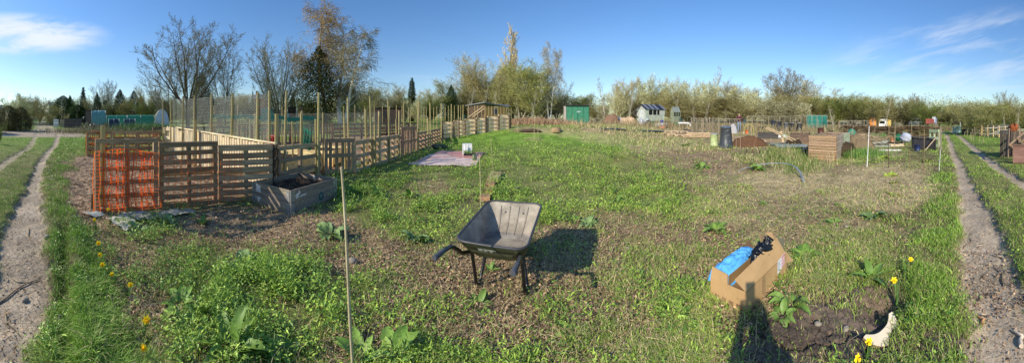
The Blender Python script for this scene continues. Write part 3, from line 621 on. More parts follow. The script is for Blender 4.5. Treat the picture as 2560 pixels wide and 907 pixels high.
for k in range(130):
    xx,yy=random.uniform(.05,Wx-.05),random.uniform(.08,Wy-.1);a=random.uniform(0,6.3);L=random.uniform(.06,.22);zz=.32
    m.tube([(xx,yy,zz),(min(max(xx+L*.5*math.cos(a),.03),Wx-.03),min(max(yy+L*.5*math.sin(a),.03),Wy-.03),zz+random.uniform(.0,.07)),(min(max(xx+L*math.cos(a),.03),Wx-.03),min(max(yy+L*math.sin(a),.03),Wy-.03),zz+random.uniform(-.02,.05))],.0025,4,jit((.16,.11,.065),.4),False)
m.tube([(.5,.85,.3),(.5,.87,.45),(.49,.9,.58)],.003,4,(.2,.14,.09));m.tube([(.5,.85,.3),(.53,.83,.42),(.5,.87,.5)],.003,4,(.2,.14,.09));m.tube([(.52,.8,.3),(.56,.86,.4),(.49,.9,.5)],.003,4,(.2,.14,.09))
m.build('dead_stems',DRYM,pl)
# ------------------------------------------------------------------ wheelbarrow
ax=math.radians(90-13.5);bx,by=-.085,2.60
wb=thing('wheelbarrow','black wheelbarrow with dusty empty tray and camouflage outside, grips towards the viewer','wheelbarrow',(bx,by,hz1(bx,by)-.005),ax)
def rring(u0,u1,w0,w1,z0,z1,r,n=7,bow=0):
    """rounded ring: u along the barrow, half-widths w0 (at u0) and w1 (at u1)"""
    P=[]
    for (cu,cw,a0) in((u1-r,w1-r,0),(u0+r,w0-r,90),(u0+r,-w0+r,180),(u1-r,-w1+r,270)):
        for k in range(n):
            a=math.radians(a0+90*k/(n-1));P.append((cu+r*math.cos(a),cw+r*math.sin(a)))
    P=np.array(P);t=(P[:,0]-u0)/(u1-u0);return np.column_stack([P,z0+(z1-z0)*t])
def loft(m,rings,col,flip=False):
    n=len(rings[0]);V=np.concatenate(rings);F=[]
    for i in range(len(rings)-1):
        for j in range(n):
            k=(j+1)%n;f=[i*n+j,i*n+k,(i+1)*n+k,(i+1)*n+j];F.append(f[::-1] if flip else f)
    m.add(V,F,col)
rim=rring(-.40,.50,.295,.295,.565,.645,.09);flo=rring(-.22,.20,.21,.20,.385,.375,.09)
rings=[flo*(1-t)+rim*t+np.array([0,0,-.012*math.sin(PI*t)]) for t in np.linspace(0,1,7)]
m=MB();inn=[r+np.array([0,0,.004]) for r in rings]
for i in range(6):
    t=i/6;loft(m,[inn[i],inn[i+1]],(.34+.03*t,.29+.03*t,.225+.02*t) if i>0 else (.23,.21,.185),True)
n=len(flo);fl2=inn[0];m.add(np.vstack([fl2,fl2.mean(0)]),[[j,(j+1)%n,n] for j in range(n)],(.33,.28,.215))
tr=m.build('tray_lining',mat('dusty_tray',.75,(7,7,7),.45,.15,.25),wb,True)
m=MB();ou=[]
for i,r in enumerate(rings):
    c=r.mean(0);q_=(r-c);q_[:,:2]*=1.02;ou.append(q_+c-np.array([0,0,.004]))
for i in range(6):
    n=len(flo)
    for j in range(n):
        k=(j+1)%n;mid=(ou[i][j]+ou[i+1][k])/2;v=float(fbm(mid[0]*9+5,mid[1]*9+mid[2]*11,8,2));c=(.02,.022,.016) if v<.44 else ((.05,.065,.03) if v<.55 else (.10,.11,.07))
        m.add([ou[i][j],ou[i][k],ou[i+1][k],ou[i+1][j]],[0,1,2,3],c)
m.add(np.vstack([ou[0],ou[0].mean(0)]),[[(j+1)%n,j,n] for j in range(n)],(.03,.03,.025));m.build('tray_shell',PLAST,wb)
m=MB();m.tube(np.vstack([rim,rim[:2]]),.0105,8,(.06,.06,.065),False);m.build('rim',PLAST,tr,True)
m=MB()
for w in(-.155,-.06,.04,.14):
    a=flo.mean(0);p0=np.array([.225,w*.8,.40]);p1=np.array([.465,w,.61]);m.bar(p0+np.array([-.006,0,.006]),p1+np.array([-.006,0,.006]),.004,.003,(.25,.21,.165))
for w in(-.1,.09): 
    m.lathe([(.0,.012),(.008,.012),(.014,.006),(.014,0)],10,(.405,w,.565),(.35,.32,.27))
m.build('ribs_and_bolts',PLAST,tr)
m=MB()   # white sticker, torn, on the back panel, standing just proud of the shell
def bp(w,s): # point on back panel: s from floor 0 to rim 1
    u=-.22-.18*s-.022;return (u*1.0,w,.385+.18*s-.004)
m.add([bp(-.05,.62),bp(.10,.62),bp(.10,.83),bp(-.05,.83)],[0,1,2,3],(.55,.55,.52));sk=m.build('sticker',MATTE,wb)
m=MB()
for w0,w1,s0,s1 in((-.045,-.02,.63,.74),(.01,.025,.62,.72),(.055,.062,.66,.8)):
    P=[np.array(bp(w,s))+np.array([-.0025,0,0]) for w,s in((w0,s0),(w1,s0),(w1,s1),(w0,s1))];m.add(P,[0,1,2,3],(.05,.055,.04))
m.build('sticker_tears',MATTE,sk)
BK=(.012,.012,.014)
for s in(-1,1):
    m=MB();m.tube([(-.66,s*.275,.575),(-.52,s*.27,.565),(-.42,s*.255,.50),(-.36,s*.245,.45),(-.1,s*.19,.375),(.25,s*.11,.30),(.60,s*.075,.215)],.0165,10,BK);m.build('handle_frame',BLACKP,wb,True)
    m=MB();m.tube([(-.765,s*.278,.578),(-.76,s*.278,.578),(-.645,s*.2755,.575),(-.63,s*.275,.574)],[.016,.0195,.019,.018],12,(.075,.08,.095))
    for k in range(7):
        m.tube([(-.75+.016*k,s*.2775,.578),(-.745+.016*k,s*.2775,.578)],.0205,12,(.09,.095,.11),True)
    m.build('grip',PLAST,wb)
    m=MB();m.tube([(-.22,s*.215,.41),(-.17,s*.22,.30),(-.09,s*.222,.07),(-.06,s*.222,.024),(-.015,s*.222,.016),(.03,s*.22,.06),(.06,s*.17,.345)],.0165,10,BK);m.build('leg',BLACKP,wb,True)
wh=thing('wheel',None,None,(.62,0,.19));wh.parent=wb;del_=0
m=MB();a=np.linspace(0,2*PI,29);m.tube([(.145*math.cos(t),0,.145*math.sin(t)) for t in a],.045,10,(.02,.02,.02),False);m.build('tyre',PLAST,wh,True)
m=MB();m.lathe([(.02,-.03),(.11,-.02),(.115,0),(.11,.02),(.02,.03)],20);
m.v[-1]=m.v[-1][:,[0,2,1]];m.c[-1][:]=(.4,.05,.03);m.build('hub',METAL,wh,True)
m=MB();m.bar((.10,-.15,.335),(.10,.15,.335),.02,.02,BK);m.build('cross_brace',BLACKP,wb)
# ------------------------------------------------------------------ cardboard box with cloth and bag
sd=np.array([.985,.17]);bxp=np.array([1.625,1.53]);ra=math.atan2(sd[1],sd[0])
cb=thing('cardboard_box','open long cardboard box holding a blue cloth and a black bag','box',(bxp[0],bxp[1],hz1(1.9,1.75)-.02),ra);cb.scale=(1.07,1.07,1.07)
Lb,Wb,Hb=.69,.335,.195;KB=(.50,.315,.145);KI=(.27,.165,.075)
def panel(m,pts,col,th=.004,nn=(0,0,1)):
    P=np.array(pts,float);N=np.cross(P[1]-P[0],P[-1]-P[0]);N=N/np.linalg.norm(N)*th
    k=len(P);m.add(np.vstack([P,P+N]),[list(range(k))[::-1]],col);m.n-=2*k;m.v.pop();c=m.c.pop();f=m.f.pop()
    V=np.vstack([P,P+N]);m.add(V,[[0,3,2,1],[4,5,6,7],[0,1,5,4],[1,2,6,5],[2,3,7,6],[3,0,4,7]],col)
for nm,pts in(('side_panel',[(0,0,0),(Lb,0,0),(Lb,.0,Hb),(0,0,Hb)]),('side_panel',[(0,Wb,0),(Lb,Wb,0),(Lb,Wb,Hb),(0,Wb,Hb)]),('end_panel',[(.0045,.0045,0),(.0045,Wb-.001,0),(.0045,Wb-.001,Hb),(.0045,.0045,Hb)]),('end_panel',[(Lb-.005,.0045,0),(Lb-.005,Wb-.001,0),(Lb-.005,Wb-.001,Hb),(Lb-.005,.0045,Hb)]),('bottom',[(.01,.01,.004),(Lb-.01,.01,.004),(Lb-.01,Wb-.005,.004),(.01,Wb-.005,.004)])):
    m=MB();panel(m,pts,KB);o=m.build(nm,CARD,cb)
# flaps
m=MB();panel(m,[(.0,.0,Hb+.002),(Lb*.98,.0,Hb+.002),(Lb*.95,.085,Hb+.145),(-.02,.085,Hb+.075)],KB);m.build('flap',CARD,cb)
m=MB();panel(m,[(0.002,Wb*.50,Hb+.002),(0.002,Wb,Hb+.002),(.012,Wb*.98,Hb+.085),(.012,Wb*.52,Hb+.07)],KB);m.build('flap',CARD,cb)
m=MB();panel(m,[(.02,Wb*.52,Hb-.06),(.55,Wb*.47,Hb-.06),(.56,Wb*.46,Hb+.10),(.015,Wb*.50,Hb+.062)],(.30,.185,.08));m.build('divider',CARD,cb)
m=MB();panel(m,[(.03,.02,Hb-.04),(.42,.05,Hb-.05),(.5,.17,Hb-.01),(.05,.16,Hb-.035)],(.25,.15,.07));m.build('flap',CARD,cb)
m=MB();panel(m,[(Lb,.03,Hb+.002),(Lb,Wb*.75,Hb+.002),(Lb+.07,Wb*.7,Hb+.115),(Lb+.09,.07,Hb+.09)],(.12,.12,.08));m.build('flap',CARD,cb)
m=MB();panel(m,[(Lb*.9,.09,Hb+.135),(Lb*.98,.10,Hb+.13),(Lb*1.0,.16,Hb+.17),(Lb*.93,.20,Hb+.17)],KB);panel(m,[(Lb*.86,.2,Hb+.03),(Lb*.98,.23,Hb+.03),(Lb*1.02,.27,Hb+.13),(Lb*.92,.26,Hb+.14)],(.38,.25,.13));m.build('flap',CARD,cb)
m=MB();panel(m,[(Lb+.005,.0,.1),(Lb+.1,-.03,.08),(Lb+.12,.06,.15),(Lb+.005,.09,.2)],(.42,.27,.13));panel(m,[(Lb+.004,.1,.12),(Lb+.09,.07,.14),(Lb+.1,.15,.2),(Lb+.004,.16,.22)],(.35,.18,.09));m.build('torn_flap',CARD,cb)
m=MB();panel(m,[(Lb*.93,Wb,Hb+.002),(Lb*.55,Wb,Hb+.002),(Lb*.57,Wb+.01,Hb+.07),(Lb*.9,Wb+.02,Hb+.08)],(.22,.14,.08));m.build('flap',CARD,cb)
# shipping label: white with a red printed panel
def fp(u,s,o): return (u,-.0043-o,s)
m=MB();m.add([fp(.50,.09,.001),fp(.645,.12,.001),fp(.645,.255-.03,.001),fp(.50,.205,.001)],[0,1,2,3],(.72,.72,.72));lb=m.build('shipping_label',MATTE,cb)
m=MB()
def lq(u0,u1,s0,s1,c,o=.0022):
    k=lambda u:(u-.5)/.145*.026
    m.add([fp(u0,s0+k(u0),o),fp(u1,s0+k(u1),o),fp(u1,s1+k(u1),o),fp(u0,s1+k(u0),o)],[0,1,2,3],c)
lq(.58,.64,.178,.192,(.55,.04,.06));lq(.58,.585,.105,.178,(.55,.04,.06));lq(.635,.64,.105,.178,(.55,.04,.06));lq(.58,.64,.098,.105,(.55,.04,.06))
for i in range(5): lq(.592,.628-.006*(i%2),.115+.012*i,.122+.012*i,(.6,.12,.14))
for i in range(7): lq(.51,.565-.012*(i%3),.105+.012*i,.109+.012*i,(.25,.25,.3))
m.build('printing',MATTE,lb)
# tape bands and faint marks on the end
m=MB()
for v,c in((.06,.0),(.13,.0),(.20,0),(.27,0)):
    m.add([(-.0012,v-.02,.055),(-.0012,v+.02,.055),(-.0012,v+.02,.085),(-.0012,v-.02,.085)],[0,1,2,3],(.27,.165,.085))
m.build('printed_marks',CARD,cb)
m=MB();m.add([(.23,-.0052,.0),(.29,-.0052,.0),(.29,-.0052,Hb),(.23,-.0052,Hb)],[0,1,2,3],(.40,.255,.125));m.build('parcel_tape',PLAST,cb)
def b2w(u,v,z): u,v,z=1.07*u,1.07*v,1.07*z;return (bxp[0]+u*math.cos(ra)-v*math.sin(ra),bxp[1]+u*math.sin(ra)+v*math.cos(ra),cb.location.z+z)
m=MB()
P=[]
for i in range(40):
    r_=[]
    for j in range(30):
        u=i/39;v=j/29;n_=float(fbm(u*3,v*2.2,41,3));rd=abs(float(fbm(u*6+3,v*5,44,3))-.5)
        e=min(u,1-u,v,1-v);hh=.195+.105*math.sin(PI*min(1,max(0,u*.94+.06)))**.35*(math.sin(PI*(v*.86+.1))**.5)*(.6+.8*n_)-.055*(1-min(1,abs(float(fbm(u*3.4+v*2.2,v*2.0-u*1.4,44,3))-.5)*9))*min(1,e*6)-.02*(1-min(1,abs(float(fbm(u*2+v*5,v*4-u*3,47,2))-.5)*9))*min(1,e*6)
        if e<.06: hh-=.10*(1-e/.06)*(.4+n_)
        r_.append((.015+u*.56+.02*(n_-.5),.16+v*.225+.03*(n_-.5)*(1 if .1<v<.9 else .3),hh))
    P.append(r_)
m.grid(P,(.12,.44,.85));bc=m.build('blue_cloth',CLOTH,None,True);bc.location=cb.location;bc.rotation_euler=(0,0,ra);bc.scale=(1.07,)*3
tag(bc,'rumpled sky-blue cloth bulging from the cardboard box','cloth')
m=MB();m.blob((0,0,0),(.15,.085,.115),5,.34,2.6,(.006,.007,.010),30);m.blob((.10,.0,.03),(.05,.05,.10),9,.45,4,(.006,.007,.010),20)
bb=m.build('bin_bag',mat('black_film',.36,(5,5,5),.2,.35,.5,bs=7),None,True);bb.location=b2w(.45,.125,.245);bb.rotation_euler=(0,0,ra);tag(bb,'crumpled shiny black bin bag stuffed in the cardboard box','bag')
# ------------------------------------------------------------------ sheet things
def cloth(name,label,cat,poly_px,n,amp,col,m_=None,fr=3,col2=None,zoff=.02,edge=0,poly=None):
    q_=[gp(*p) for p in poly_px] if poly is None else poly;a,b,c,d_=[np.array(p) for p in q_];P=[];CC=[]
    for i in range(n+1):
        row=[]
        for j in range(n+1):
            u,v=i/n,j/n;p=(a*(1-u)+b*u)*(1-v)+(d_*(1-u)+c*u)*v
            w=float(fbm(p[0]*fr,p[1]*fr,61,4));p=p+edge*(float(vn(p[0]*4,p[1]*4,66))-.5)
            row.append((p[0],p[1],hz1(p[0],p[1])+zoff+amp*max(0,w-.35)))
        P.append(row)
    m=MB();m.grid(P,col)
    if col2 is not None:
        F=m.f[-1];V=m.v[-1];ct=V[F].mean(1);t=sm(.55,.72,fbm(ct[:,0]*1.1,ct[:,1]*.8,71))*.8
        t=np.maximum(t,sm(10.9,11.9,ct[:,1])*.85)if cat=='tarpaulin' else t
        m.c[-1]=np.array(col)[None]*(1-t[:,None])+np.array(col2)[None]*t[:,None]
    return tag(m.build(name,m_ or CLOTH,None,True),label,cat)
cloth('tarpaulin','faded pink and red tarpaulin spread flat on the weeds','tarpaulin',None,44,.07,(.78,.56,.45),SHEET,2.2,(.58,.20,.16),.03,.05,poly=[(-3.36,8.75),(-1.15,8.98),(-1.25,12.6),(-3.25,13.0)])
cloth('ground_sheet','crumpled off-white fabric sheet poking out below the first pallet','fabric sheet',[(262,548),(318,583),(340,560),(322,537)],18,.10,(.62,.58,.5),None,5,None,.02,.06)
cloth('ground_sheet','dusty grey fabric sheet along the foot of the netted pallets','fabric sheet',[(300,537),(350,560),(490,534),(478,524)],24,.14,(.45,.41,.36),None,5,None,.015,.1)
cloth('ground_sheet','small greenish sheet corner beside the fence end','fabric sheet',[(212,540),(238,548),(262,542),(240,533)],12,.06,(.4,.43,.38),None,6,None,.02,.04)
# ------------------------------------------------------------------ trees
def rndv(): return np.array([random.gauss(0,1),random.gauss(0,1),random.gauss(0,1)])
def grow(S,p,d,L,r,lv,P,tips):
    n=(10,6,4,3,2)[lv];d=nrm(d);q=p
    pts=[p]
    for i in range(n):
        d=nrm(d+rndv()*P['wob'][lv]+np.array([0,0,P['up'][lv]])*(1 if lv<P['lv']-0 else 1))
        q=p+d*L/n;r1=max(r*(1-P.get('tap',.85)*(i+1)/n),P['rmin']);r0=max(r*(1-P.get('tap',.85)*i/n),P['rmin'])
        S.append((lv,p,q,r0,r1));f=(i+1)/n
        if lv>=P['lv']-1: tips.append(q)
        if lv<P['lv'] and f>P['st'][lv]:
            k=P['nb'][lv]*(1./max(1,(n*(1-P['st'][lv]))));k=int(k)+(random.random()<k-int(k))
            for _ in range(k):
                a=math.radians(random.gauss(P['ang'][lv],P['ang'][lv]*.18));ref=nrm(rndv());x=nrm(np.cross(d,ref));
                cd=d*math.cos(a)+x*math.sin(a)
                if P.get('out') and lv==0: cd[2]=max(cd[2],P['out'])
                ll=L*P['len'][lv]*(1-P['sh'][lv]*f)*random.uniform(.7,1.2)
                grow(S,p+(q-p)*random.random(),cd,ll,r1*P['rr'][lv],lv+1,P,tips)
        p=q
def segmesh(m,segs,col,jitc=.15,k=3):
    if not segs:return
    p=np.array([s[1] for s in segs]);q=np.array([s[2] for s in segs]);r0=np.array([s[3] for s in segs]);r1=np.array([s[4] for s in segs])
    d=q-p;d/=np.linalg.norm(d,axis=1)[:,None]+1e-9
    ref=np.where(np.abs(d[:,2:3])<.9,np.array([[0,0,1.]]),np.array([[1.,0,0]]));u=np.cross(d,ref);u/=np.linalg.norm(u,axis=1)[:,None];w=np.cross(d,u)
    V=[]
    for (c,r) in((p,r0),(q,r1)):
        for i in range(k):
            a=2*PI*i/k;V.append(c+(u*math.cos(a)+w*math.sin(a))*r[:,None])
    V=np.stack(V,1).reshape(-1,3);n=len(p);b=np.arange(n)[:,None]*2*k
    for i in range(k):
        j=(i+1)%k
        m.add(np.zeros((0,3)),b+m.n*0+np.array([[i,j,k+j,k+i]]),np.zeros((n,3))) if False else None
    F=np.concatenate([b+np.array([[i,(i+1)%k,k+(i+1)%k,k+i]]) for i in range(k)])
    c=np.array(col)[None]*(1+jitc*rng.normal(0,1,n))[:,None].clip(.6,1.5)
    m.add(V,F,np.concatenate([c]*k))
def leaves(m,P,n,size,cols,spread,droop=0):
    P=np.array(P);i=rng.integers(0,len(P),n);p=P[i]+rng.normal(0,spread,(n,3));p[:,2]-=np.abs(rng.normal(0,droop,n)) if droop else 0
    t=rng.random(n);c=mixc(cols[0],cols[1],t,.15)
    leafquads(m,p[:,0],p[:,1],p[:,2],size*rng.uniform(.7,1.6,n),size*rng.uniform(.5,1,n),rng.uniform(-1.2,1.2,n),c)
ASH=dict(lv=4,wob=(.06,.12,.15,.18,.2),up=(.05,.10,.08,.06,.05),st=(.28,.2,.15,.1),nb=(16,9,7,4),ang=(48,42,42,40),len=(.62,.5,.45,.45),sh=(.55,.4,.4,.3),rr=(.55,.55,.5,.5),rmin=.012)
PROTO={}
WIDE=('willow_olive','willow_green','willow_tan','brush','brush_dark','brush_green','blossom','blossom_low','twigs','poplar')
def proto(name,P,H,r,seed,bark,twig,stems=1,spread=0,leaf=None,tilt=0,trunklv=1,k0=6,fork=0):
    random.seed(seed);S=[];T=[]
    if fork: S.append((0,np.array([0,0,0.]),np.array([0,0,fork*H]),r*1.5,r*1.15))
    for s_ in range(stems):
        a=2*PI*s_/stems+random.uniform(-.3,.3);o=np.array([math.cos(a),math.sin(a),0])*(.05*H*.2 if stems>1 and not fork else .02)+np.array([0,0,fork*H*random.uniform(.9,1)])
        sf=(.35 if fork and s_%3==0 else 1);d=np.array([math.cos(a)*spread*sf,math.sin(a)*spread*sf,1.])+np.array([tilt,0,0])
        grow(S,o,d,H*(1-fork)*(random.uniform(.92,1.0)*(1 if fork and s_%3==0 else .93) if fork else random.uniform(.75,1.0)) if stems>1 else H,r*random.uniform(.7,1) if stems>1 else r,0,P,T)
    zt=max(max(s[2][2] for s in S),.1)
    mt=MB();segmesh(mt,[s for s in S if s[0]<=trunklv],bark,.1,k0)
    mc=MB();segmesh(mc,[s for s in S if s[0]>trunklv],twig,.2,3)
    if leaf:leaves(mc,T,*leaf)
    PROTO[name]=(mt,mc,zt)
    ot=mt.build('trunk',BARK,None,True);oc=mc.build('crown',CROWN,None);PROTO[name]=(ot.data,oc.data,zt)
    bpy.data.objects.remove(ot);bpy.data.objects.remove(oc)
def tree(kind,label,px,top,d,wpx=None,cat='tree',group=None,name='tree',base=None,rot=None):
    x,y=pd(px,d);g=gz(x,y);H=(zat(top,d)-g)*(1.09 if kind in WIDE else 1.0);td,cd,zt=PROTO[kind];s=H/zt
    r=thing(name,label,cat,(x,y,g-.02),random.uniform(0,6.28) if rot is None else rot,group)
    sw=s
    if wpx:
        if kind in WIDE: wpx*=1.3
        co=np.empty(len(cd.vertices)*3,np.float32);cd.vertices.foreach_get('co',co);co=co.reshape(-1,3);wd=np.percentile(np.abs(co[:,0]),97)*2
        sw=wpx*d/R/wd
    r.scale=(sw,sw,s)
    for nm,me in(('trunk',td),('crown',cd)):
        o=bpy.data.objects.new(nm,me);COL.objects.link(o);o.parent=r
    return r
BK=(.085,.072,.055)
LIMB=dict(lv=4,wob=(.05,.10,.13,.16,.16),up=(.07,.10,.10,.08,.06),st=(.18,.15,.1,.1),nb=(10,8,5,2.4),ang=(34,34,36,38),len=(.48,.48,.46,.5),sh=(.5,.35,.3,.2),rr=(.42,.45,.5,.6),rmin=.0055)
proto('ash',LIMB,10,.10,3,(.11,.09,.068),(.15,.12,.09),9,.68,None,0,1,6,.2)
proto('ash2',LIMB,10,.10,11,BK,(.13,.11,.085),5,.6,None,-.25,1,6,.1)
proto('slim',dict(LIMB,nb=(11,7,5,3)),10,.11,5,(.15,.13,.10),(.15,.13,.10),4,.28,(1500,.09,((.12,.09,.07),(.2,.15,.1)),.15),0,1,6,.12)
proto('vase',dict(LIMB,nb=(11,7,5,3),ang=(24,28,32,34),up=(.04,.1,.1,.07,.05),len=(.45,.44,.44,.5)),10,.10,8,(.18,.155,.12),(.17,.145,.11),9,.36,None,0,0,6,.06)
proto('round',dict(LIMB,nb=(13,9,6,3),ang=(40,38,40,40)),10,.11,21,(.14,.115,.085),(.20,.16,.12),9,.66,None,0,1,6,.22)
WEEP=dict(lv=3,wob=(.05,.12,.14,.1),up=(.05,.05,-.12,-.42),st=(.2,.2,.1),nb=(26,11,7),ang=(42,46,52),len=(.36,.5,.75),sh=(.5,.3,.2),rr=(.42,.5,.5),rmin=.008)
proto('birch_gold',dict(WEEP,st=(.32,.2,.1)),10,.17,2,(.34,.31,.27),(.24,.15,.085),1,0,(6000,.065,((.33,.22,.085),(.47,.33,.14)),.12,.30))
proto('birch_grey',dict(WEEP,nb=(22,11,8),ang=(46,48,52)),10,.17,4,(.50,.48,.43),(.19,.15,.115),2,.16,(700,.06,((.2,.16,.09),(.3,.24,.13)),.1,.25))
proto('birch_thin',dict(WEEP,nb=(11,6,4),len=(.3,.5,.6)),10,.11,14,(.55,.52,.46),(.19,.14,.10),1,0,None,.12)
POP=dict(lv=3,wob=(.03,.06,.1,.12),up=(.02,.16,.14,.1),st=(.06,.1,.1),nb=(46,8,5),ang=(26,26,30),len=(.30,.4,.45),sh=(.62,.3,.3),rr=(.4,.5,.5),rmin=.010)
proto('poplar',POP,10,.15,6,(.26,.21,.16),(.34,.26,.19))
proto('aspen',dict(POP,nb=(22,7,4),ang=(40,34,34),len=(.24,.4,.45)),10,.11,9,(.34,.31,.26),(.24,.20,.165))
MUL=dict(lv=3,wob=(.08,.12,.16,.2),up=(.05,.08,.08,.05),st=(.12,.12,.1),nb=(13,9,6),ang=(30,38,42),len=(.5,.5,.5),sh=(.45,.3,.3),rr=(.55,.5,.5),rmin=.010)
OL=((.17,.16,.06),(.34,.31,.12))
proto('willow_olive',MUL,10,.12,31,(.25,.22,.16),(.20,.17,.105),6,.32,(10000,.12,OL,.28))
proto('willow_green',MUL,10,.11,32,(.31,.28,.20),(.19,.175,.09),6,.25,(6500,.11,((.23,.22,.075),(.40,.37,.14)),.26))
proto('willow_tan',MUL,10,.12,33,(.25,.21,.15),(.24,.19,.12),6,.32,(5500,.11,((.28,.22,.10),(.44,.35,.18)),.28))
proto('brush',dict(MUL,nb=(14,9,6)),10,.09,34,(.13,.105,.075),(.22,.175,.115),8,.42,(9000,.12,((.13,.125,.04),(.29,.265,.09)),.3))
proto('brush_dark',dict(MUL,nb=(14,9,6)),10,.09,35,(.10,.08,.06),(.10,.08,.055),8,.42,(12000,.14,((.05,.055,.024),(.14,.13,.055)),.32))
proto('brush_green',dict(MUL,nb=(14,9,6)),10,.09,36,(.12,.10,.07),(.13,.115,.06),8,.42,(13000,.13,((.09,.12,.025),(.22,.26,.065)),.32))
proto('blossom',dict(MUL,nb=(13,9,6)),10,.09,37,(.19,.155,.10),(.25,.205,.125),7,.30,(7200,.16,((.40,.39,.32),(.47,.46,.41)),.22))
proto('blossom_low',dict(MUL,nb=(13,9,6),ang=(26,32,38)),10,.09,38,(.13,.11,.08),(.19,.155,.11),9,.34,(5200,.15,((.36,.34,.26),(.5,.47,.40)),.2))
proto('twigs',dict(MUL,nb=(13,9,6)),10,.09,39,(.21,.175,.12),(.24,.19,.12),8,.38,(2500,.10,((.22,.18,.1),(.36,.29,.16)),.3))
def evergreen(name,H,prof,seed,cols,n,size,layer=0,rag=.3,trunk=(.09,.065,.045)):
    """prof: list of (height 0..1, radius); dense sprays through the volume, darker inside"""
    random.seed(seed);rg=np.random.default_rng(seed);m=MB();mt=MB();mt.tube([(0,0,0),(0,0,H*.95)],[H*.02,H*.004],7,trunk)
    h=rg.random(n*2);rad=np.interp(h,[p[0] for p in prof],[p[1] for p in prof]);keep=rg.random(n*2)<(rad/rad.max())**.8;h=h[keep][:n];rad=rad[keep][:n]
    k=len(h);a=rg.uniform(0,2*PI,k)
    if layer: h=(np.floor(h*layer)+np.clip(rg.normal(.5,.34,k),0,1))/layer
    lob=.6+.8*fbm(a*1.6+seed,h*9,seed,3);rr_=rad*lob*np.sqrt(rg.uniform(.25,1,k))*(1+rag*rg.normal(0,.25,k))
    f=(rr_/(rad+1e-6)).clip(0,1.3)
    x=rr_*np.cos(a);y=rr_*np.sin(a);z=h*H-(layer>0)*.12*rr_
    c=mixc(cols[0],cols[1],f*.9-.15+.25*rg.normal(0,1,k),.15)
    global rng
    leafquads(m,x,y,z,size*rg.uniform(.6,1.5,k),size*rg.uniform(.3,.7,k),rg.uniform(-.9,.5,k) if layer else rg.uniform(-.5,1.3,k),c)
    ot=mt.build('trunk',BARK,None,True);oc=m.build('crown',CROWN,None);PROTO[name]=(ot.data,oc.data,H)
    bpy.data.objects.remove(ot);bpy.data.objects.remove(oc)
DG=((.010,.016,.008),(.045,.06,.02))
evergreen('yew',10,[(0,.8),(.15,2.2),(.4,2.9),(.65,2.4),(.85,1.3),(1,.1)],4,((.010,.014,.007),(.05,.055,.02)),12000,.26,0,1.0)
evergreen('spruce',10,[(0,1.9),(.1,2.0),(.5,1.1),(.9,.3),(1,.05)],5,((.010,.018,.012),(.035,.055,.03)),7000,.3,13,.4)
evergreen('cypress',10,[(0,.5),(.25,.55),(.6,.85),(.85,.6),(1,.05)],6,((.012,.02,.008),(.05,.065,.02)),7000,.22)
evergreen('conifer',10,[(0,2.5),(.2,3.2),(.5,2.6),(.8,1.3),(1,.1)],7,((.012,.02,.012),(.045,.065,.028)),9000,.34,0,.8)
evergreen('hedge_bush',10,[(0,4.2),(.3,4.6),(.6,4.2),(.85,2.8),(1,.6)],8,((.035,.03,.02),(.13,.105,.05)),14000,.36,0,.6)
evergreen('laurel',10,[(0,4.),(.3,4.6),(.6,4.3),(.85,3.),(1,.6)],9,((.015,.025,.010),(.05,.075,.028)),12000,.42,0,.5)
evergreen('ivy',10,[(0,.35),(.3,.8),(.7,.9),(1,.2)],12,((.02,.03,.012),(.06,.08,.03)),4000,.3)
random.seed(99)
# --- the left group
tree('ash','big bare tree with a dark forked trunk, widest of the left group',470,48,46,230,rot=.6)
tree('ash2','smaller bare tree leaning left at the edge of the big bare tree',420,150,48,135,rot=2.2)
tree('slim','slender bare tree with hanging seed clusters right of the big bare one',563,70,42,100,rot=1.)
tree('vase','vase-shaped bare tree with many upright stems left of the birches',700,78,40,135,rot=.3)
tree('birch_thin','thin white birch stem leaning beside the dark yew',742,84,39,60,rot=0)
tree('birch_gold','tallest birch, hung with golden brown catkins',812,-8,38,140,rot=.4)
tree('birch_grey','white-trunked weeping birch right of the golden one',856,52,36,165,rot=.2)
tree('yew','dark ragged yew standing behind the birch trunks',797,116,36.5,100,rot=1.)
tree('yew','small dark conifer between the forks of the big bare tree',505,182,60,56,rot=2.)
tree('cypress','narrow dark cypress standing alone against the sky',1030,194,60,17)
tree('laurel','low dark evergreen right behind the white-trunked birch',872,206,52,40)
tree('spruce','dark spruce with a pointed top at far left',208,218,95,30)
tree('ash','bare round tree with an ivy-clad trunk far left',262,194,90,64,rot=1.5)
tree('ivy','ivy column climbing the bare round tree',264,250,89,16,name='ivy',cat='ivy')
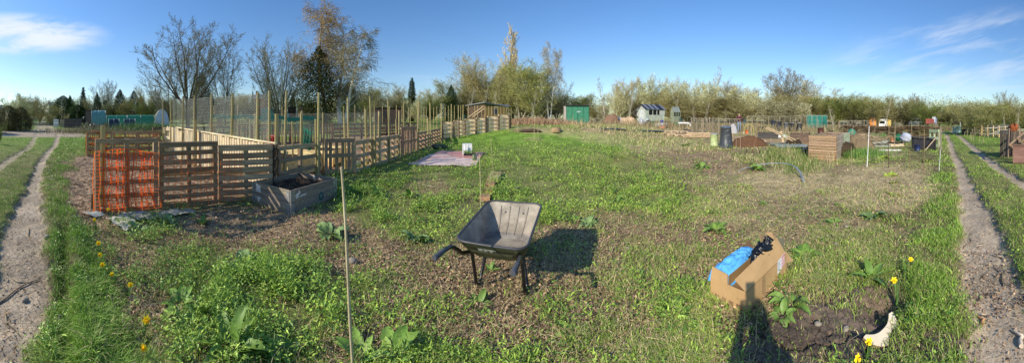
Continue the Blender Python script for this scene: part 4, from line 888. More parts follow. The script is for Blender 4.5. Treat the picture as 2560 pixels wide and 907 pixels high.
for i,(k,px,t,d,wx,lb) in enumerate([('laurel',158,240,100,52,'dark rounded evergreen behind the distant timber bed'),('conifer',175,238,105,26,'pointed dark conifer above the rounded evergreen'),('brush_green',182,242,110,24,'pale green tree beside the pointed conifer'),('laurel',195,262,92,50,'dark evergreen hedge bush under the spruce'),('conifer',243,232,88,30,'dark conifer left of the ivy-clad tree'),('brush',225,248,92,30,'brown scrub between spruce and conifer'),('conifer',300,224,85,46,'broad dark conifer right of the ivy-clad tree'),('brush',312,246,82,40,'olive shrub before the broad conifer'),('yew',335,226,84,36,'layered dark cedar left of the ochre tree'),('conifer',352,238,80,30,'small dark conifer under the layered cedar'),('willow_tan',380,214,76,50,'ochre tan tree left of the big bare group'),('brush_green',366,252,74,36,'green shrub before the ochre tree'),('brush_dark',285,255,84,40,'dark low shrub beside the green tunnels'),('blossom',270,256,86,24,'whitish twiggy shrub under the ivy-clad tree'),('brush_dark',430,240,70,60,'dark shrub behind the big bare trunk, left side'),('brush_dark',525,232,70,70,'dark shrub behind the big bare trunk, right side'),('brush_green',470,252,66,60,'green shrub behind the chicken wire'),('brush',590,236,70,60,'brown shrub left of the brick house'),('brush',618,240,72,44,'olive shrub just left of the brick house'),('conifer',632,226,120,12,'tiny dark pine beside the house roof'),('spruce',732,232,70,30,'small spruce right of the vase-shaped tree'),('brush_green',770,248,60,44,'leafy shrub below the yew'),('blossom',825,236,58,50,'pale blossom shrub between the birch trunks'),('brush_green',905,220,64,70,'green-brown bush right of the birches'),('willow_tan',925,218,66,60,'tan bush beyond the birches'),('blossom_low',960,232,60,56,'white-flecked bush behind the brown shed'),('willow_tan',988,216,66,64,'domed tan bush left of the cypress'),('brush_green',1012,234,64,44,'green bush at the foot of the cypress'),('blossom',1040,246,58,40,'pale bush right below the cypress'),('twigs',1082,220,75,44,'bare twiggy bush right of the cypress'),('brush_green',1075,240,66,54,'fresh green bush right of the cypress')]):
    tree(k,lb,px,t,d,wx,'bush' if k in('brush','brush_green','brush_dark','blossom','blossom_low','twigs','laurel','willow_tan') else 'tree')
# --- the central grove
for k,px,t,d,wx,lb in [('poplar',1266,86,78,42,'tallest poplar spire rising from the middle of the grove'),('poplar',1283,126,80,28,'shorter poplar spire right of the tall one'),('willow_olive',1150,188,70,90,'rounded olive willow at the left edge of the grove'),('conifer',1128,212,64,40,'greyish conical tree at the grove edge'),('willow_tan',1190,152,72,110,'tall tan willow left of the poplar spires'),('willow_tan',1228,148,70,100,'tan willow in front of the poplar spires'),('brush_dark',1235,212,74,120,'dark shrub mass in the middle of the grove'),('brush_dark',1310,225,76,120,'dark shrub mass under the yellow-green willow'),('willow_olive',1262,168,64,80,'pale-stemmed olive willow beneath the spires'),('willow_green',1302,150,62,100,'yellow-green willow right of the spires'),('willow_green',1342,158,60,90,'yellow-green willow nearest the tall thin birch'),('birch_grey',1374,102,60,58,'tall thin white-stemmed birch at the right edge of the grove'),('willow_tan',1392,200,66,50,'brown shrub at the foot of the tall thin birch'),('aspen',1172,215,56,30,'slim pale stem before the dark grove, left'),('brush_dark',1165,236,66,70,'dark bush behind the orange shed'),('brush_dark',1360,240,70,80,'dark bush behind the green metal shed, left')]:
    tree(k,lb,px,t,d,wx)
# --- the right side
for k,px,t,d,wx,lb in [('brush_green',1430,236,74,70,'low olive bush behind the green metal shed'),('willow_olive',1466,234,84,50,'distant olive tree right of the green metal shed'),('brush',1495,262,70,50,'brown scrub between metal shed and slim white tree'),('aspen',1514,190,56,36,'slim pale tree left of the blossom thicket'),('twigs',1560,190,54,60,'bare reddish tree behind the twig pile'),('blossom',1545,222,52,46,'blossoming bush left of the grey shed'),('aspen',1572,226,48,22,'leaning pale stem left of the grey shed'),('blossom',1612,192,56,70,'white blossom tree right above the grey shed'),('blossom',1650,196,57,66,'white blossom tree above the shed roof end'),('brush',1600,232,60,90,'brown scrub behind the grey shed'),('blossom',1700,196,54,64,'blossom tree above the small greenhouse'),('brush',1690,236,52,80,'olive scrub behind the small greenhouse'),('blossom',1742,200,52,64,'bright blossom tree left of the thin spire'),('aspen',1782,164,70,40,'thin bare spire rising above the blossom thicket'),('blossom',1780,202,50,70,'blossom tree under the thin spire'),('twigs',1822,208,52,70,'bare twiggy tree left of the person'),('brush',1770,246,46,90,'olive scrub behind the netting cage'),('brush',1840,244,46,90,'brown scrub behind the person'),('twigs',1855,208,54,60,'twisted bare tree above the person'),('blossom',1885,222,50,60,'blossom tree right above the person'),('round',1964,166,60,118,'large round bare tree, biggest on the right side'),('twigs',2018,206,62,78,'reddish bare tree at the right of the large round one'),('blossom_low',1925,246,44,60,'white blackthorn left of the black bins'),('blossom_low',1968,248,42,64,'white blackthorn behind the black bins'),('blossom_low',2006,252,41,40,'small white blackthorn right of the black bins'),('brush',1925,236,54,80,'brown scrub below the large round tree, left'),('brush',2010,240,54,90,'brown scrub below the large round tree, right'),('willow_tan',2060,236,56,80,'tan bush behind the turquoise net cage'),('brush_green',2092,236,52,90,'rounded olive bush right of the turquoise cage'),('brush',2132,244,54,70,'brown olive bush above the brush hurdle'),('brush_green',2162,240,50,50,'dark green bush left of the orange shed'),('willow_olive',2200,240,46,90,'pale-stemmed bush behind the orange shed'),('willow_olive',2232,240,52,70,'pale olive tree right of the orange shed'),('brush_dark',2262,248,48,60,'dark green bush behind the white shelter'),('round',2290,230,58,66,'small round bare tree near the end of the track'),('brush_green',2318,256,44,60,'green bush left of the track end'),('brush_dark',2345,262,50,60,'dark bush at the track end'),('brush',2375,258,48,60,'brown scrub right of the track end'),('willow_olive',2432,250,27,118,'spreading olive tree beside the canes right of the track'),('brush_dark',2405,262,44,60,'dark scrub behind the spreading olive tree'),('willow_green',2490,256,40,70,'tall pale stems behind the pallets right of the track'),('willow_olive',2530,252,40,80,'olive stems at the far right'),('brush',2475,262,44,80,'brown scrub behind the wire panels'),('brush',2560,262,44,90,'brown scrub at the far right edge'),('ash',2516,224,52,62,'bare tree standing above the far right scrub'),('brush_dark',2205,256,56,90,'dark scrub mass behind the orange shed'),('brush_dark',1960,262,56,120,'dark scrub mass behind the blackthorns'),('brush_dark',1720,258,62,140,'dark scrub mass deep behind the blossom trees')]:
    tree(k,lb,px,t,d,wx,'tree' if k in('aspen','round','ash','blossom','twigs') else 'bush')
# left foreground hedge
for px,t,d,wx,lb,k in [(22,264,36,70,'dark bare hedge bush at the far left, nearest the edge','hedge_bush'),(52,268,35,60,'brown hedge bush at the gravel path corner','hedge_bush'),(-40,262,30,90,'dark hedge bush at the picture edge','hedge_bush'),(75,286,36,16,'flowering twig bush at the right end of the dark hedge','blossom_low'),(40,236,70,60,'pale blossoming tree above the dark hedge','blossom'),(78,234,90,50,'hazy bare tree over the distant roof','twigs'),(100,250,100,40,'hazy grey tree right of the distant roof','twigs'),(125,262,95,50,'pale distant tree behind the beds','willow_olive'),(-2,318,17,12,'small leafy shrub at the left edge by the path','brush_green'),(128,286,60,22,'bare brown bush on the far bed','brush'),(166,283,52,10,'young bare fruit tree by the timber bed','twigs')]:
    tree(k,lb,px,t,d,wx,'bush' if k!='blossom' and k!='twigs' else 'tree',name='hedge' if k=='hedge_bush' else 'tree')
# far wood that closes the horizon
def farwood():
    m=MB();rg=np.random.default_rng(4)
    n=190000;th=rg.uniform(-2.6,2.6,n);d=rg.uniform(120,170,n);top=7+5*fbm(th*9,d*.02,3,4)+1.5*fbm(th*60,d*0,4,2)
    z=.8*(np.cos(th)>0)+top*rg.random(n)**1.5;c=mixc((.12,.11,.055),(.30,.27,.13),fbm(th*14,z*.2,8)*1.3-.2+.2*rg.normal(0,1,n))
    bl=sm(-1.2,-1.5,th);c=c*(1-bl[:,None]*.2)+np.array([[.16,.19,.22]])*bl[:,None]*.6  # far-left foliage tinted bluish, distance haze put into the colour
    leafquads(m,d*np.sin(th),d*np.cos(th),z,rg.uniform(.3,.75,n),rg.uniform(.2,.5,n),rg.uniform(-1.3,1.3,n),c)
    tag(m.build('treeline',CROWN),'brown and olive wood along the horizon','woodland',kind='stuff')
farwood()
# --- broadleaf clumps
def bigplant(nl,L,wd,seed,cols,erect=.6,name='comfrey_plant'):
    random.seed(seed);m=MB()
    for i in range(nl):
        a=i*2.4+random.uniform(-.3,.3);l=L*random.uniform(.6,1.1);e=erect+random.uniform(-.3,.35);w=wd*l*random.uniform(.8,1.15);c=np.array(jit(cols[0],.1))*(1-i/nl*.0);t=random.random();c=np.array(cols[0])*(1-t)+np.array(cols[1])*t
        R0=.02+.02*random.random();P=[];th=e;p=np.array([R0,0.0]);n=8
        tw=random.uniform(-.5,.5)
        for k in range(n+1):
            f=k/n;ww=w*(math.sin(PI*min(1,f*.86+.12))**.9)*(.25 if f<.15 else 1)/2
            ca,sa=math.cos(a+tw*f*.5),math.sin(a+tw*f*.5)
            row=[]
            for q in(-1,-.5,0,.5,1):
                row.append((ca*p[0]-sa*ww*q,sa*p[0]+ca*ww*q,p[1]+abs(q)*ww*.45+.006*math.sin(k*3+q*2)))
            P.append(row);p=p+np.array([math.cos(th),math.sin(th)])*l/n;th-=1.5/n*random.uniform(.5,1.4)
        m.grid(P,c)
    return m
BP=[]
for i,(nl,L,wd,er,cc) in enumerate([(14,.22,.42,1.0,((.10,.19,.03),(.22,.33,.06))),(11,.20,.40,.8,((.09,.165,.035),(.19,.29,.06))),(16,.2,.5,.9,((.11,.18,.06),(.2,.28,.10))),(9,.26,.30,1.25,((.10,.18,.03),(.21,.32,.06))),(12,.17,.55,.7,((.22,.28,.04),(.36,.41,.07)))]):
    o=bigplant(nl,L,wd,40+i,cc,er).build('comfrey_plant',LEAF,None,True);BP.append(o)
first=set()
def plant(k,px,py,s,label,name='comfrey_plant',cat='plant',group=None):
    x,y=gp(px,py);o=BP[k]
    if k in first: o=o.copy();COL.objects.link(o)
    first.add(k);o.name=name;o.location=(x,y,hz1(x,y)-.01);o.rotation_euler=(random.gauss(0,.12),random.gauss(0,.12),random.uniform(0,6.28));s*=random.uniform(.75,1.1);o.scale=(s*random.uniform(.85,1.15),s,s*random.uniform(.7,1.25));tag(o,label,cat,group);return o
for a in [(0,1690,800,1.0,'large comfrey clump left of the cardboard box'),(0,2015,640,.95,'bright comfrey clump behind the torn end of the box'),(1,1975,770,.95,'comfrey clump in the photographer shadow right of the box'),(1,1955,800,.75,'broad-leaved clump at the edge of the dug soil'),(3,2180,700,1.0,'broad leafy weed beside the daffodils right of the dug soil'),(2,1035,603,1.05,'grey-green hollyhock clump left of the wheelbarrow'),(2,830,590,1.15,'flattened grey-green clump behind the bamboo cane'),(2,610,665,1.1,'grey-green leafy clump below the wooden planter'),(2,1470,560,1.0,'leafy clump behind the wheelbarrow shadow'),(0,1435,550,.8,'bright dock behind the wheelbarrow shadow'),(0,1790,575,1.15,'bright star-shaped dock in the middle of the right field'),(1,1540,505,1.0,'pale leafy dock right of the wheelbarrow'),(1,1755,420,1.6,'low dark leafy clump at the end of the worn path'),(0,1715,365,1.7,'yellowing leafy clump before the pale green bin'),(1,1195,765,.8,'small leafy dock below the wheelbarrow legs'),(0,1430,835,.75,'small bright weed in the litter below centre'),(3,505,800,1.05,'tall upright leafy plant at lower left'),(3,580,890,1.1,'tall leafy plants at the bottom edge'),(0,450,760,1.1,'upright bright plant left of the tall leafy one'),(0,690,900,1.2,'leafy clump at the bottom left of the cane'),(0,980,905,1.05,'big leaves at the bottom edge right of the bamboo cane'),(3,905,905,1.0,'leaf clump at the foot of the bamboo cane'),(3,505,565,.9,'upright green plant below the netted pallet'),(2,345,575,1.2,'green clump beside the off-white sheet'),(2,420,560,1.2,'green clump below the orange net'),(2,2185,545,1.1,'leafy weed left of the right verge'),(1,1910,510,.8,'pale weed in the right field below the hose'),(1,2085,560,.9,'leafy patch left of the verge weed'),(4,2225,440,1.1,'yellow-green rhubarb crown in the straw bed, upper'),(4,2235,458,.9,'small yellow-green sprout in the straw bed, middle'),(4,2235,487,1.15,'yellow-green rhubarb crown in the straw bed, lower'),(4,2210,395,1.7,'pale yellow-green plant before the timber bed'),(4,2314,404,1.5,'pale yellow plant beside the rusty rod'),(0,1890,425,1.9,'clump of long leaves under the hose'),(3,1225,680,.5,'small dock between the barrow legs'),(1,620,690,1.0,'ground leaves under the grey-green clump'),(3,1130,500,1.1,'grassy upright plant below the tarp'),(3,1025,495,1.2,'upright grassy plant right of the planter shade'),(3,940,490,1.0,'upright leaves in the planter shade')]:
    plant(*a)
# --- daffodils
YE=(.9,.66,.02)
def daffodil(px,py,fx,fy,label,s=1.0):
    x,y=gp(px,py);z0=hz1(x,y);d=math.hypot(x,y);t=thing('daffodil',label,'flower',(x,y,z0-.01),0,'daffodils at the plot edges')
    m=MB();zf=max(.12,zat(fy,d)-z0);xf,yf=pd(fx,d);hd=np.array([xf-x,yf-y,zf])
    m.tube([(0,0,0),(hd[0]*.4,hd[1]*.4,zf*.6),tuple(hd)],.0035,6,(.11,.2,.04));m.build('stem',LEAF,t)
    m=MB()
    for k in range(7):
        a=random.uniform(0,6.28);L=zf*random.uniform(.7,1.05);lean=random.uniform(.1,.5);c=jit((.10,.2,.05),.2);w=.007
        pts=[(math.cos(a)*lean*L*f*f+.01*math.cos(a),math.sin(a)*lean*L*f*f+.01*math.sin(a),L*f*(1-.2*f*lean)) for f in np.linspace(0,1,6)]
        m.grid([[(p[0]-math.sin(a)*w*(1-f*.6),p[1]+math.cos(a)*w*(1-f*.6),p[2]),(p[0]+math.sin(a)*w*(1-f*.6),p[1]-math.cos(a)*w*(1-f*.6),p[2])] for p,f in zip(pts,np.linspace(0,1,6))],c)
    m.build('leaves',LEAF,t,True)
    fl=thing('flower',None,None,tuple(hd));fl.parent=t
    f=nrm(np.array([-x*.5+random.uniform(-.6,.6),-y*.5+random.uniform(-.6,.6),.15*random.uniform(-1,1.5)]));fl.rotation_euler=Vector(f).to_track_quat('Z','Y').to_euler();fl.scale=(s*random.uniform(.55,.72),)*3
    for k in range(6):
        a=k*PI/3;m=MB();ca,sa=math.cos(a),math.sin(a);P=[]
        for r_,w,z in((.006,.006,0),(.018,.013,.004),(.034,.013,.006),(.046,.002,.002)): P.append([(ca*r_-sa*w,sa*r_+ca*w,z),(ca*r_,sa*r_,z+.002),(ca*r_+sa*w,sa*r_-ca*w,z)])
        m.grid(P,YE);m.build('petal',LEAF,fl,True)
    m=MB();m.lathe([(.009,0),(.012,.015),(.014,.03),(.021,.04),(.019,.039),(.0115,.028),(.008,.004)],12,(0,0,0),(.85,.5,.01));m.build('trumpet',LEAF,fl,True)
for a in [(276,560,270,521,'daffodil nodding in front of the nearest pallet'),(240,575,236,547,'daffodil low beside the greenish sheet corner'),(248,640,246,605,'daffodil highest of the close four at left'),(254,665,251,634,'daffodil second of the close four at left'),(260,690,256,660,'daffodil third of the close four at left'),(286,715,279,688,'daffodil lowest of the close four at left'),(318,740,325,713,'daffodil leaning right below the close four',1),(362,850,365,795,'larger daffodil facing the viewer near the left bottom'),(372,915,361,866,'daffodil with a long trumpet at the left bottom'),(2262,690,2277,645,'daffodil standing in the verge grass right of the dug soil'),(2240,745,2235,697,'daffodil drooping left of the verge grass'),(2168,905,2172,848,'daffodil in front of the cut wood slice'),(2130,945,2142,890,'daffodil at the bottom edge of the dug soil')]:
    daffodil(*a[:5])
# --- person figures
def figure(name,label,loc,rz,J,E,RAD,regions,parent=None,cat='person',group=None,scale=1):
    me=bpy.data.meshes.new(name);ks=list(J);me.from_pydata([J[k] for k in ks],[(ks.index(a),ks.index(b)) for a,b in E],[])
    o=bpy.data.objects.new(name,me);COL.objects.link(o);md=o.modifiers.new('s','SKIN');md.use_smooth_shade=True
    sv=me.skin_vertices[0].data
    for i,k in enumerate(ks):
        r=RAD.get(k,.01);sv[i].radius=(r,r) if not isinstance(r,tuple) else r;sv[i].use_root=(k=='pelvis')
    sb=o.modifiers.new('b','SUBSURF');sb.levels=2;sb.render_levels=2
    dg=bpy.context.evaluated_depsgraph_get();nm=bpy.data.meshes.new_from_object(o.evaluated_get(dg));bpy.data.objects.remove(o)
    nf=len(nm.polygons);ce=np.empty(nf*3,np.float32);nm.polygons.foreach_get('center',ce);ce=ce.reshape(-1,3)
    best=np.full(nf,1e9);col=np.zeros((nf,4));col[:,3]=1
    for a,b in E:
        p=np.array(J[a]);q_=np.array(J[b]);d=q_-p;t=np.clip(((ce-p)@d)/(d@d+1e-9),0,1);D=np.linalg.norm(ce-(p+t[:,None]*d),axis=1)-.3*min(np.max(RAD.get(a,.01)),np.max(RAD.get(b,.01)))
        k=D<best;best[k]=D[k];c=regions(a,b);col[k,:3]=c
    at=nm.attributes.new('col','FLOAT_COLOR','FACE');at.data.foreach_set('color',col.astype(np.float32).ravel());nm.polygons.foreach_set('use_smooth',np.ones(nf,bool))
    nm.materials.clear();nm.materials.append(SKIN);o=bpy.data.objects.new(name,nm);COL.objects.link(o);o.location=loc;o.rotation_euler=(0,0,rz);o.scale=(scale,)*3
    return tag(o,label,cat,group)
def skeleton(handL,handR,elL,elR,lean=0,stride=.0,bend=0):
    """faces +Y; x to its right"""
    J=dict(pelvis=(0,0,.95),waist=(0,lean*.3,1.08),chest=(0,lean*.7,1.30),neck=(0,lean*.9,1.46),nk2=(0,lean*1.0+.01,1.53),head=(0,lean*1.1+.03,1.60),crown=(0,lean*1.15+.02,1.70))
    R_=dict(pelvis=(.15,.11),waist=(.135,.10),chest=(.165,.115),neck=(.075,.075),nk2=.052,head=(.075,.095),crown=(.055,.07))
    E=[('pelvis','waist'),('waist','chest'),('chest','neck'),('neck','nk2'),('nk2','head'),('head','crown')]
    for s,n,el,ha in((-1,'L',elL,handL),(1,'R',elR,handR)):
        st=stride*s
        J['sh'+n]=(s*.185,lean*.85,1.40);J['el'+n]=el;J['wr'+n]=ha;R_['sh'+n]=.062;R_['el'+n]=.046;R_['wr'+n]=.031
        J['hip'+n]=(s*.09,0,.88);J['kn'+n]=(s*.10,st*.6+.02,.49);J['an'+n]=(s*.105,st-.02,.08);J['to'+n]=(s*.12,st+.15,.035)
        R_['hip'+n]=.095;R_['kn'+n]=.063;R_['an'+n]=.045;R_['to'+n]=(.04,.03)
        E+=[('neck','sh'+n),('sh'+n,'el'+n),('el'+n,'wr'+n),('pelvis','hip'+n),('hip'+n,'kn'+n),('kn'+n,'an'+n),('an'+n,'to'+n)]
        d=nrm(np.array(ha)-np.array(el));u=nrm(np.cross(d,(0,0,1.)) if abs(d[2])<.9 else np.cross(d,(0,1.,0)))
        pm=np.array(ha)+d*.05;J['pm'+n]=tuple(pm);R_['pm'+n]=(.034,.02);E.append(('wr'+n,'pm'+n))
        dn=np.array([0,0,-1.]) if abs(d[2])<.9 else np.array([0,1.,0])
        for k,(off,l) in enumerate(((-.028,.062),(-.010,.075),(.010,.07),(.027,.055))):
            b=pm+u*off+d*.025;c=b+d*l*.55+dn*.006;t=c+d*l*.3+dn*l*.35
            for q_,p in(('a',b),('b',c),('c',t)): J['f%d%s%s'%(k,q_,n)]=tuple(p);R_['f%d%s%s'%(k,q_,n)]=.0085
            E+=[('pm'+n,'f%da%s'%(k,n)),('f%da%s'%(k,n),'f%db%s'%(k,n)),('f%db%s'%(k,n),'f%dc%s'%(k,n))]
        b=np.array(ha)+d*.025+u*(-s)*.035;t=b+d*.035+u*(-s)*.02;J['tha'+n]=tuple(b);J['thb'+n]=tuple(t);R_['tha'+n]=.011;R_['thb'+n]=.009;E+=[('wr'+n,'tha'+n),('tha'+n,'thb'+n)]
    return J,E,R_
def reg(top,trous,shoe,skin=(.5,.32,.24)):
    def f(a,b):
        k={a,b}
        if any(x.startswith(('pm','f0','f1','f2','f3','th')) for x in k):return skin
        if k&{'nk2','head','crown'}:return skin
        if any(x.startswith('to') for x in k):return shoe
        if any(x.startswith(('hip','kn','an')) for x in k):return trous
        return top
    return f
def headparts(o,J,hair,hat=None):
    h=np.array(J['head']);m=MB()
    m.blob((h[0],h[1]-.02,h[2]+.05),(.088,.105,.095),3,.12,4,hair,14);m.build('hair',CLOTH,o,True)
    for s in(-1,1):
        m=MB();m.blob((h[0]+s*.03,h[1]+.088,h[2]+.012),(.012,.008,.008),1,.0,1,(.05,.04,.035),6);m.build('eye',GLASS,o,True)
        m=MB();m.blob((h[0]+s*.082,h[1]+.0,h[2]),(.012,.022,.032),1,.05,1,(.5,.3,.22),6);m.build('ear',SKIN,o,True)
    m=MB();m.blob((h[0],h[1]+.1,h[2]-.012),(.013,.018,.022),1,.0,1,(.5,.31,.23),6);m.build('nose',SKIN,o,True)
    m=MB();m.blob((h[0],h[1]+.088,h[2]-.045),(.024,.008,.007),1,.0,1,(.38,.15,.13),6);m.build('mouth',SKIN,o,True)
    if hat:
        m=MB();m.blob((h[0],h[1]-.01,h[2]+.075),(.1,.12,.075),3,.05,4,hat,12);m.bar((h[0],h[1]+.05,h[2]+.05),(h[0],h[1]+.18,h[2]+.04),.15,.012,hat);m.build('cap',CLOTH,o,True)
# person with back turned, plum jumper and jeans
J,E,RD=skeleton((-.36,.16,.98),(.34,.14,1.0),(-.33,-.02,1.17),(.32,-.03,1.18),.03,.06)
x,y=pd(1848,27.3);o=figure('person','person seen from behind in a plum jumper and pale jeans by the netting',(x,y,gz(x,y)),-math.atan2(x,y),J,E,RD,reg((.10,.025,.045),(.25,.36,.52),(.06,.05,.04)));headparts(o,J,(.42,.30,.18))
J,E,RD=skeleton((-.25,.42,.85),(.27,.45,.8),(-.3,.2,1.02),(.3,.22,1.0),.28,.04)
x,y=pd(210.5,42);o=figure('person','person in dark clothes and a white cap bending at the timber bed far left',(x,y,gz(x,y)),-1.9,J,E,RD,reg((.03,.03,.035),(.035,.035,.045),(.02,.02,.02)));headparts(o,J,(.08,.06,.05),(.8,.8,.78))
# the photographer, standing behind the camera towards the sun
ba=math.radians(SUN_AZ-6);pxx,pyy=.72*math.sin(ba),.72*math.cos(ba)
J,E,RD=skeleton((-.075,.36,1.46),(.075,.36,1.46),(-.17,.12,1.20),(.17,.12,1.20),.0,.0)
o=figure('person','photographer holding up a phone, shown only by the long shadow falling on the box',(pxx,pyy,hz1(pxx,pyy)),-ba-PI,J,E,RD,reg((.04,.05,.08),(.05,.06,.09),(.05,.04,.03)));headparts(o,J,(.07,.05,.035))
ph=thing('phone','dark phone held up by the photographer','phone',(.27*math.sin(ba),.27*math.cos(ba),1.55),-ba-PI);m=MB();m.box((0,0,0),(.075,.009,.15),(.02,.02,.022));m.build('body',PLAST,ph);m=MB();m.box((0,-.0052,0),(.068,.001,.14),(.05,.05,.06));m.build('screen',GLASS,ph)
# ------------------------------------------------------------------ bamboo canes, rods, posts in the field
random.seed(5)
CN=(.50,.41,.22)
def cane(label,px,top,px2,bot,r=.007,col=CN,name='bamboo_cane',cat='cane',group='canes marking out the plots',n=6,knots=False,m_=None,d=None):
    x,y=gp(px2,bot) if d is None else pd(px2,d)
    d=math.hypot(x,y);g=hz1(x,y);xt,yt=pd(px,d);zt=zat(top,d);m=MB();N=12;P=[];Rr=[]
    for i in range(N+1):
        f=i/N;b=.012*math.sin(f*5+px)*(zt-g)*.5
        P.append(((xt-x)*f+b,(yt-y)*f,-.1+(zt-g+.1)*f));Rr.append(max(r,d*.0009)*(1-.25*f)*(1.18 if knots and i%3==1 else 1))
    m.tube(P,Rr,n,jit(col,.08));o=m.build(name,m_ or POST,None,True);o.location=(x,y,g);return tag(o,label,cat,group)
cane('thick bamboo cane standing nearest the viewer, cut by the bottom edge',852,417,888,935,.0095,(.55,.45,.27),n=10,knots=True,group=None)
cane('straight thin cane just behind the wheelbarrow tray',1198,384,1203,521,.007)
cane('leaning cane beside the row of bricks',1227,343,1234,430,.007)
for i,(px,t,p2,b) in enumerate([(1271,298,1271.5,331),(1293.5,300,1294,326),(1335.5,292,1336,349.5),(1345,308,1345.5,351),(1432,287,1432,315),(1442,300,1442,314),(1453.5,297,1453.5,323),(1483,296,1483,314),(1492,308,1492,322),(1500.5,305,1500,330),(1502.6,298,1502.6,311),(1509,313,1509,329),(1523,303,1523,332),(1538,299,1537,337),(1551,284,1551,309),(1619,309,1618,345),(1625,291,1625,317),(1649,291,1649,318)]):
    cane('thin pale cane in the far field, %s from the left'%ORD[i],px,t,p2,b,.008)
cane('rusty brown rod standing in the dry grass left of the pallet pile',1662.5,303,1662,358,.012,(.16,.09,.06),'iron_rod','rod',None)
cane('slim rod in front of the mulch heap',1899,305,1879,384,.008,(.30,.16,.10),'iron_rod','rod',None)
cane('grey rod right of the black composter',1841,330,1840,377,.008,(.3,.27,.2),group=None)
for i,(px,t,p2,b) in enumerate([(1686,316,1686,328),(1759,296,1759,330),(1851,338,1851,378),(2021,330,2011,356),(2033,308,2031,340),(2043.5,297,2043,325),(2064.5,320,2064.5,342),(2073,310,2071,336),(2106,311,2106,330),(2143,313,2143,337),(2040,380,2040,402),(2062,392,2062,405),(2077,380,2077,408),(2128,366,2129,418),(2093,384,2093,404)]):
    cane('short weathered cane among the right-hand plots, %s from the left'%ORD[i],px,t,p2,b,.011,(.36,.28,.18))
cane('tall white-painted post left of the timber bed','2173' and 2173,315,2167,417,.016,(.75,.74,.7),'white_post','post',None)
cane('shorter white post at the edge of the grass verge',2351,374,2347,428,.013,(.75,.74,.7),'white_post','post',None)
cane('rusty rod before the raised bed',2221,345,2222,420,.012,(.13,.08,.06),'iron_rod','rod',None)
cane('thin rusty wire stake right of the white plank',2274,372,2274,421,.008,(.25,.14,.08),'iron_rod','rod',None)
cane('knotty brown stake left of the short white post',2311,322,2309,425,.016,(.25,.17,.10),'stake','stake',None)
for i,(px,t,p2,b) in enumerate([(2188,317,2185,346),(2218,312,2218,335),(2227,318,2226,339),(2237,326,2236,369),(2271,319,2270,336),(2284,336,2284,338),(2300,330,2297,366),(2331,316,2331,331),(2343,312,2343,330),(2347,330,2346,375)]):
    cane('weathered stake around the plots by the track, %s from the left'%ORD[i],px,t,p2,b+1,.02,(.40,.30,.19),'stake','stake','stakes around the plots by the track')
for i,(px,t,b) in enumerate([(2402,325,334),(2407,326,336),(2413,327,339),(2420,320,342),(2427,330,347),(2431,322,349),(2436,318,352),(2440,319,353),(2451,330,354),(2461,331,357),(2473,326,346),(2466,323,342)]):
    cane('slanting pale cane fencing the plot right of the track, %s from the left'%ORD[i],px,t,px-3,b,.013,(.48,.38,.24),group='canes fencing the plot right of the track')
for i,px in enumerate((1867,1881,1898,1918)):
    cane('short dark stump in a row before the mulch heap, %s from the left'%ORD[i],px,371+i*2,px,381+i*2,.03,(.07,.05,.04),'stump_stick','stump','dark stumps before the mulch heap')
cane('dark split stub standing at the left end of the fence',231,484,230,523,.03,(.22,.16,.10),'wooden_stub','stub',None)
for i,(px,t,b) in enumerate([(2353,316,372),(2350,318,392),(2352,322,376)]):
    cane('grey weathered post at the track corner, %s of three'%ORD[i],px,t,px,b,.03,(.26,.22,.17),'fence_post','post','grey posts at the track corner')
# ------------------------------------------------------------------ small goods in the field
def at(px,bot,d=None):
    x,y=gp(px,bot) if d is None else pd(px,d);d=math.hypot(x,y);return x,y,d,hz1(x,y) if d<20 else gz(x,y),-math.atan2(x,y)
def simple(name,label,cat,px,bot,fn,m_=MATTE,d=None,rz=0,group=None,smooth=False,dz=0):
    x,y,dd,g,a=at(px,bot,d);m=MB();fn(m,dd/R);o=m.build(name,m_,None,smooth);o.location=(x,y,g+dz);o.rotation_euler=(0,0,a+rz);return tag(o,label,cat,group)
def parts(name,label,cat,px,bot,L,d=None,rz=0,group=None):
    x,y,dd,g,a=at(px,bot,d);t=thing(name,label,cat,(x,y,g),a+rz,group)
    for (nm,fn,m_,sm_) in L:
        m=MB();fn(m,dd/R);m.build(nm,m_,t,sm_)
    return t
# polystyrene box standing on end + seedling tray + green can
def pb(m,u):
    c=(.72,.72,.70)
    m.box((0,-.165,.24),(.40,.03,.46),c);m.box((-.185,.0,.24),(.03,.30,.46),c);m.box((.185,0,.24),(.03,.30,.46),c);m.box((0,0,.02),(.36,.30,.035),c);m.box((0,0,.455),(.36,.30,.035),c)
    for xx in(-.09,.03): m.box((xx,-.185,.24),(.05,.012,.44),(.8,.8,.78))
simple('polystyrene_box','white polystyrene box standing on end at the tarp edge','box',1168,388,pb,MATTE)
parts('seedling_tray','black seedling tray with small green seedlings before the white box','tray',1174,391,[('tray',lambda m,u:[m.box((-.21+.07*i,0,.06),(.064,.28,.12),(.015,.017,.02)) for i in range(7)],PLAST,False),('seedlings',lambda m,u:leafquads(m,rng.uniform(-.22,.22,160),rng.uniform(-.13,.13,160),rng.uniform(.12,.22,160),np.full(160,.07),np.full(160,.045),rng.uniform(-.3,.9,160),mixc((.08,.18,.03),(.2,.33,.06),rng.random(160))),LEAF,False)])
parts('watering_can','dull green watering can beside the seedling tray','watering can',1186,403,[('body',lambda m,u:m.lathe([(0,0),(.09,0),(.095,.02),(.085,.2),(.05,.24),(.045,.235),(0,.22)],14,(0,0,0),(.19,.22,.11)),PLAST,True),('spout',lambda m,u:m.tube([(.08,0,.05),(.16,0,.17),(.21,0,.27)],[.022,.016,.014],8,(.19,.22,.11)),PLAST,True),('handle',lambda m,u:m.tube([(-.08,0,.06),(-.15,0,.14),(-.1,0,.26),(0,0,.30),(.04,0,.23)],.011,7,(.17,.2,.1)),PLAST,True)],rz=1.2)
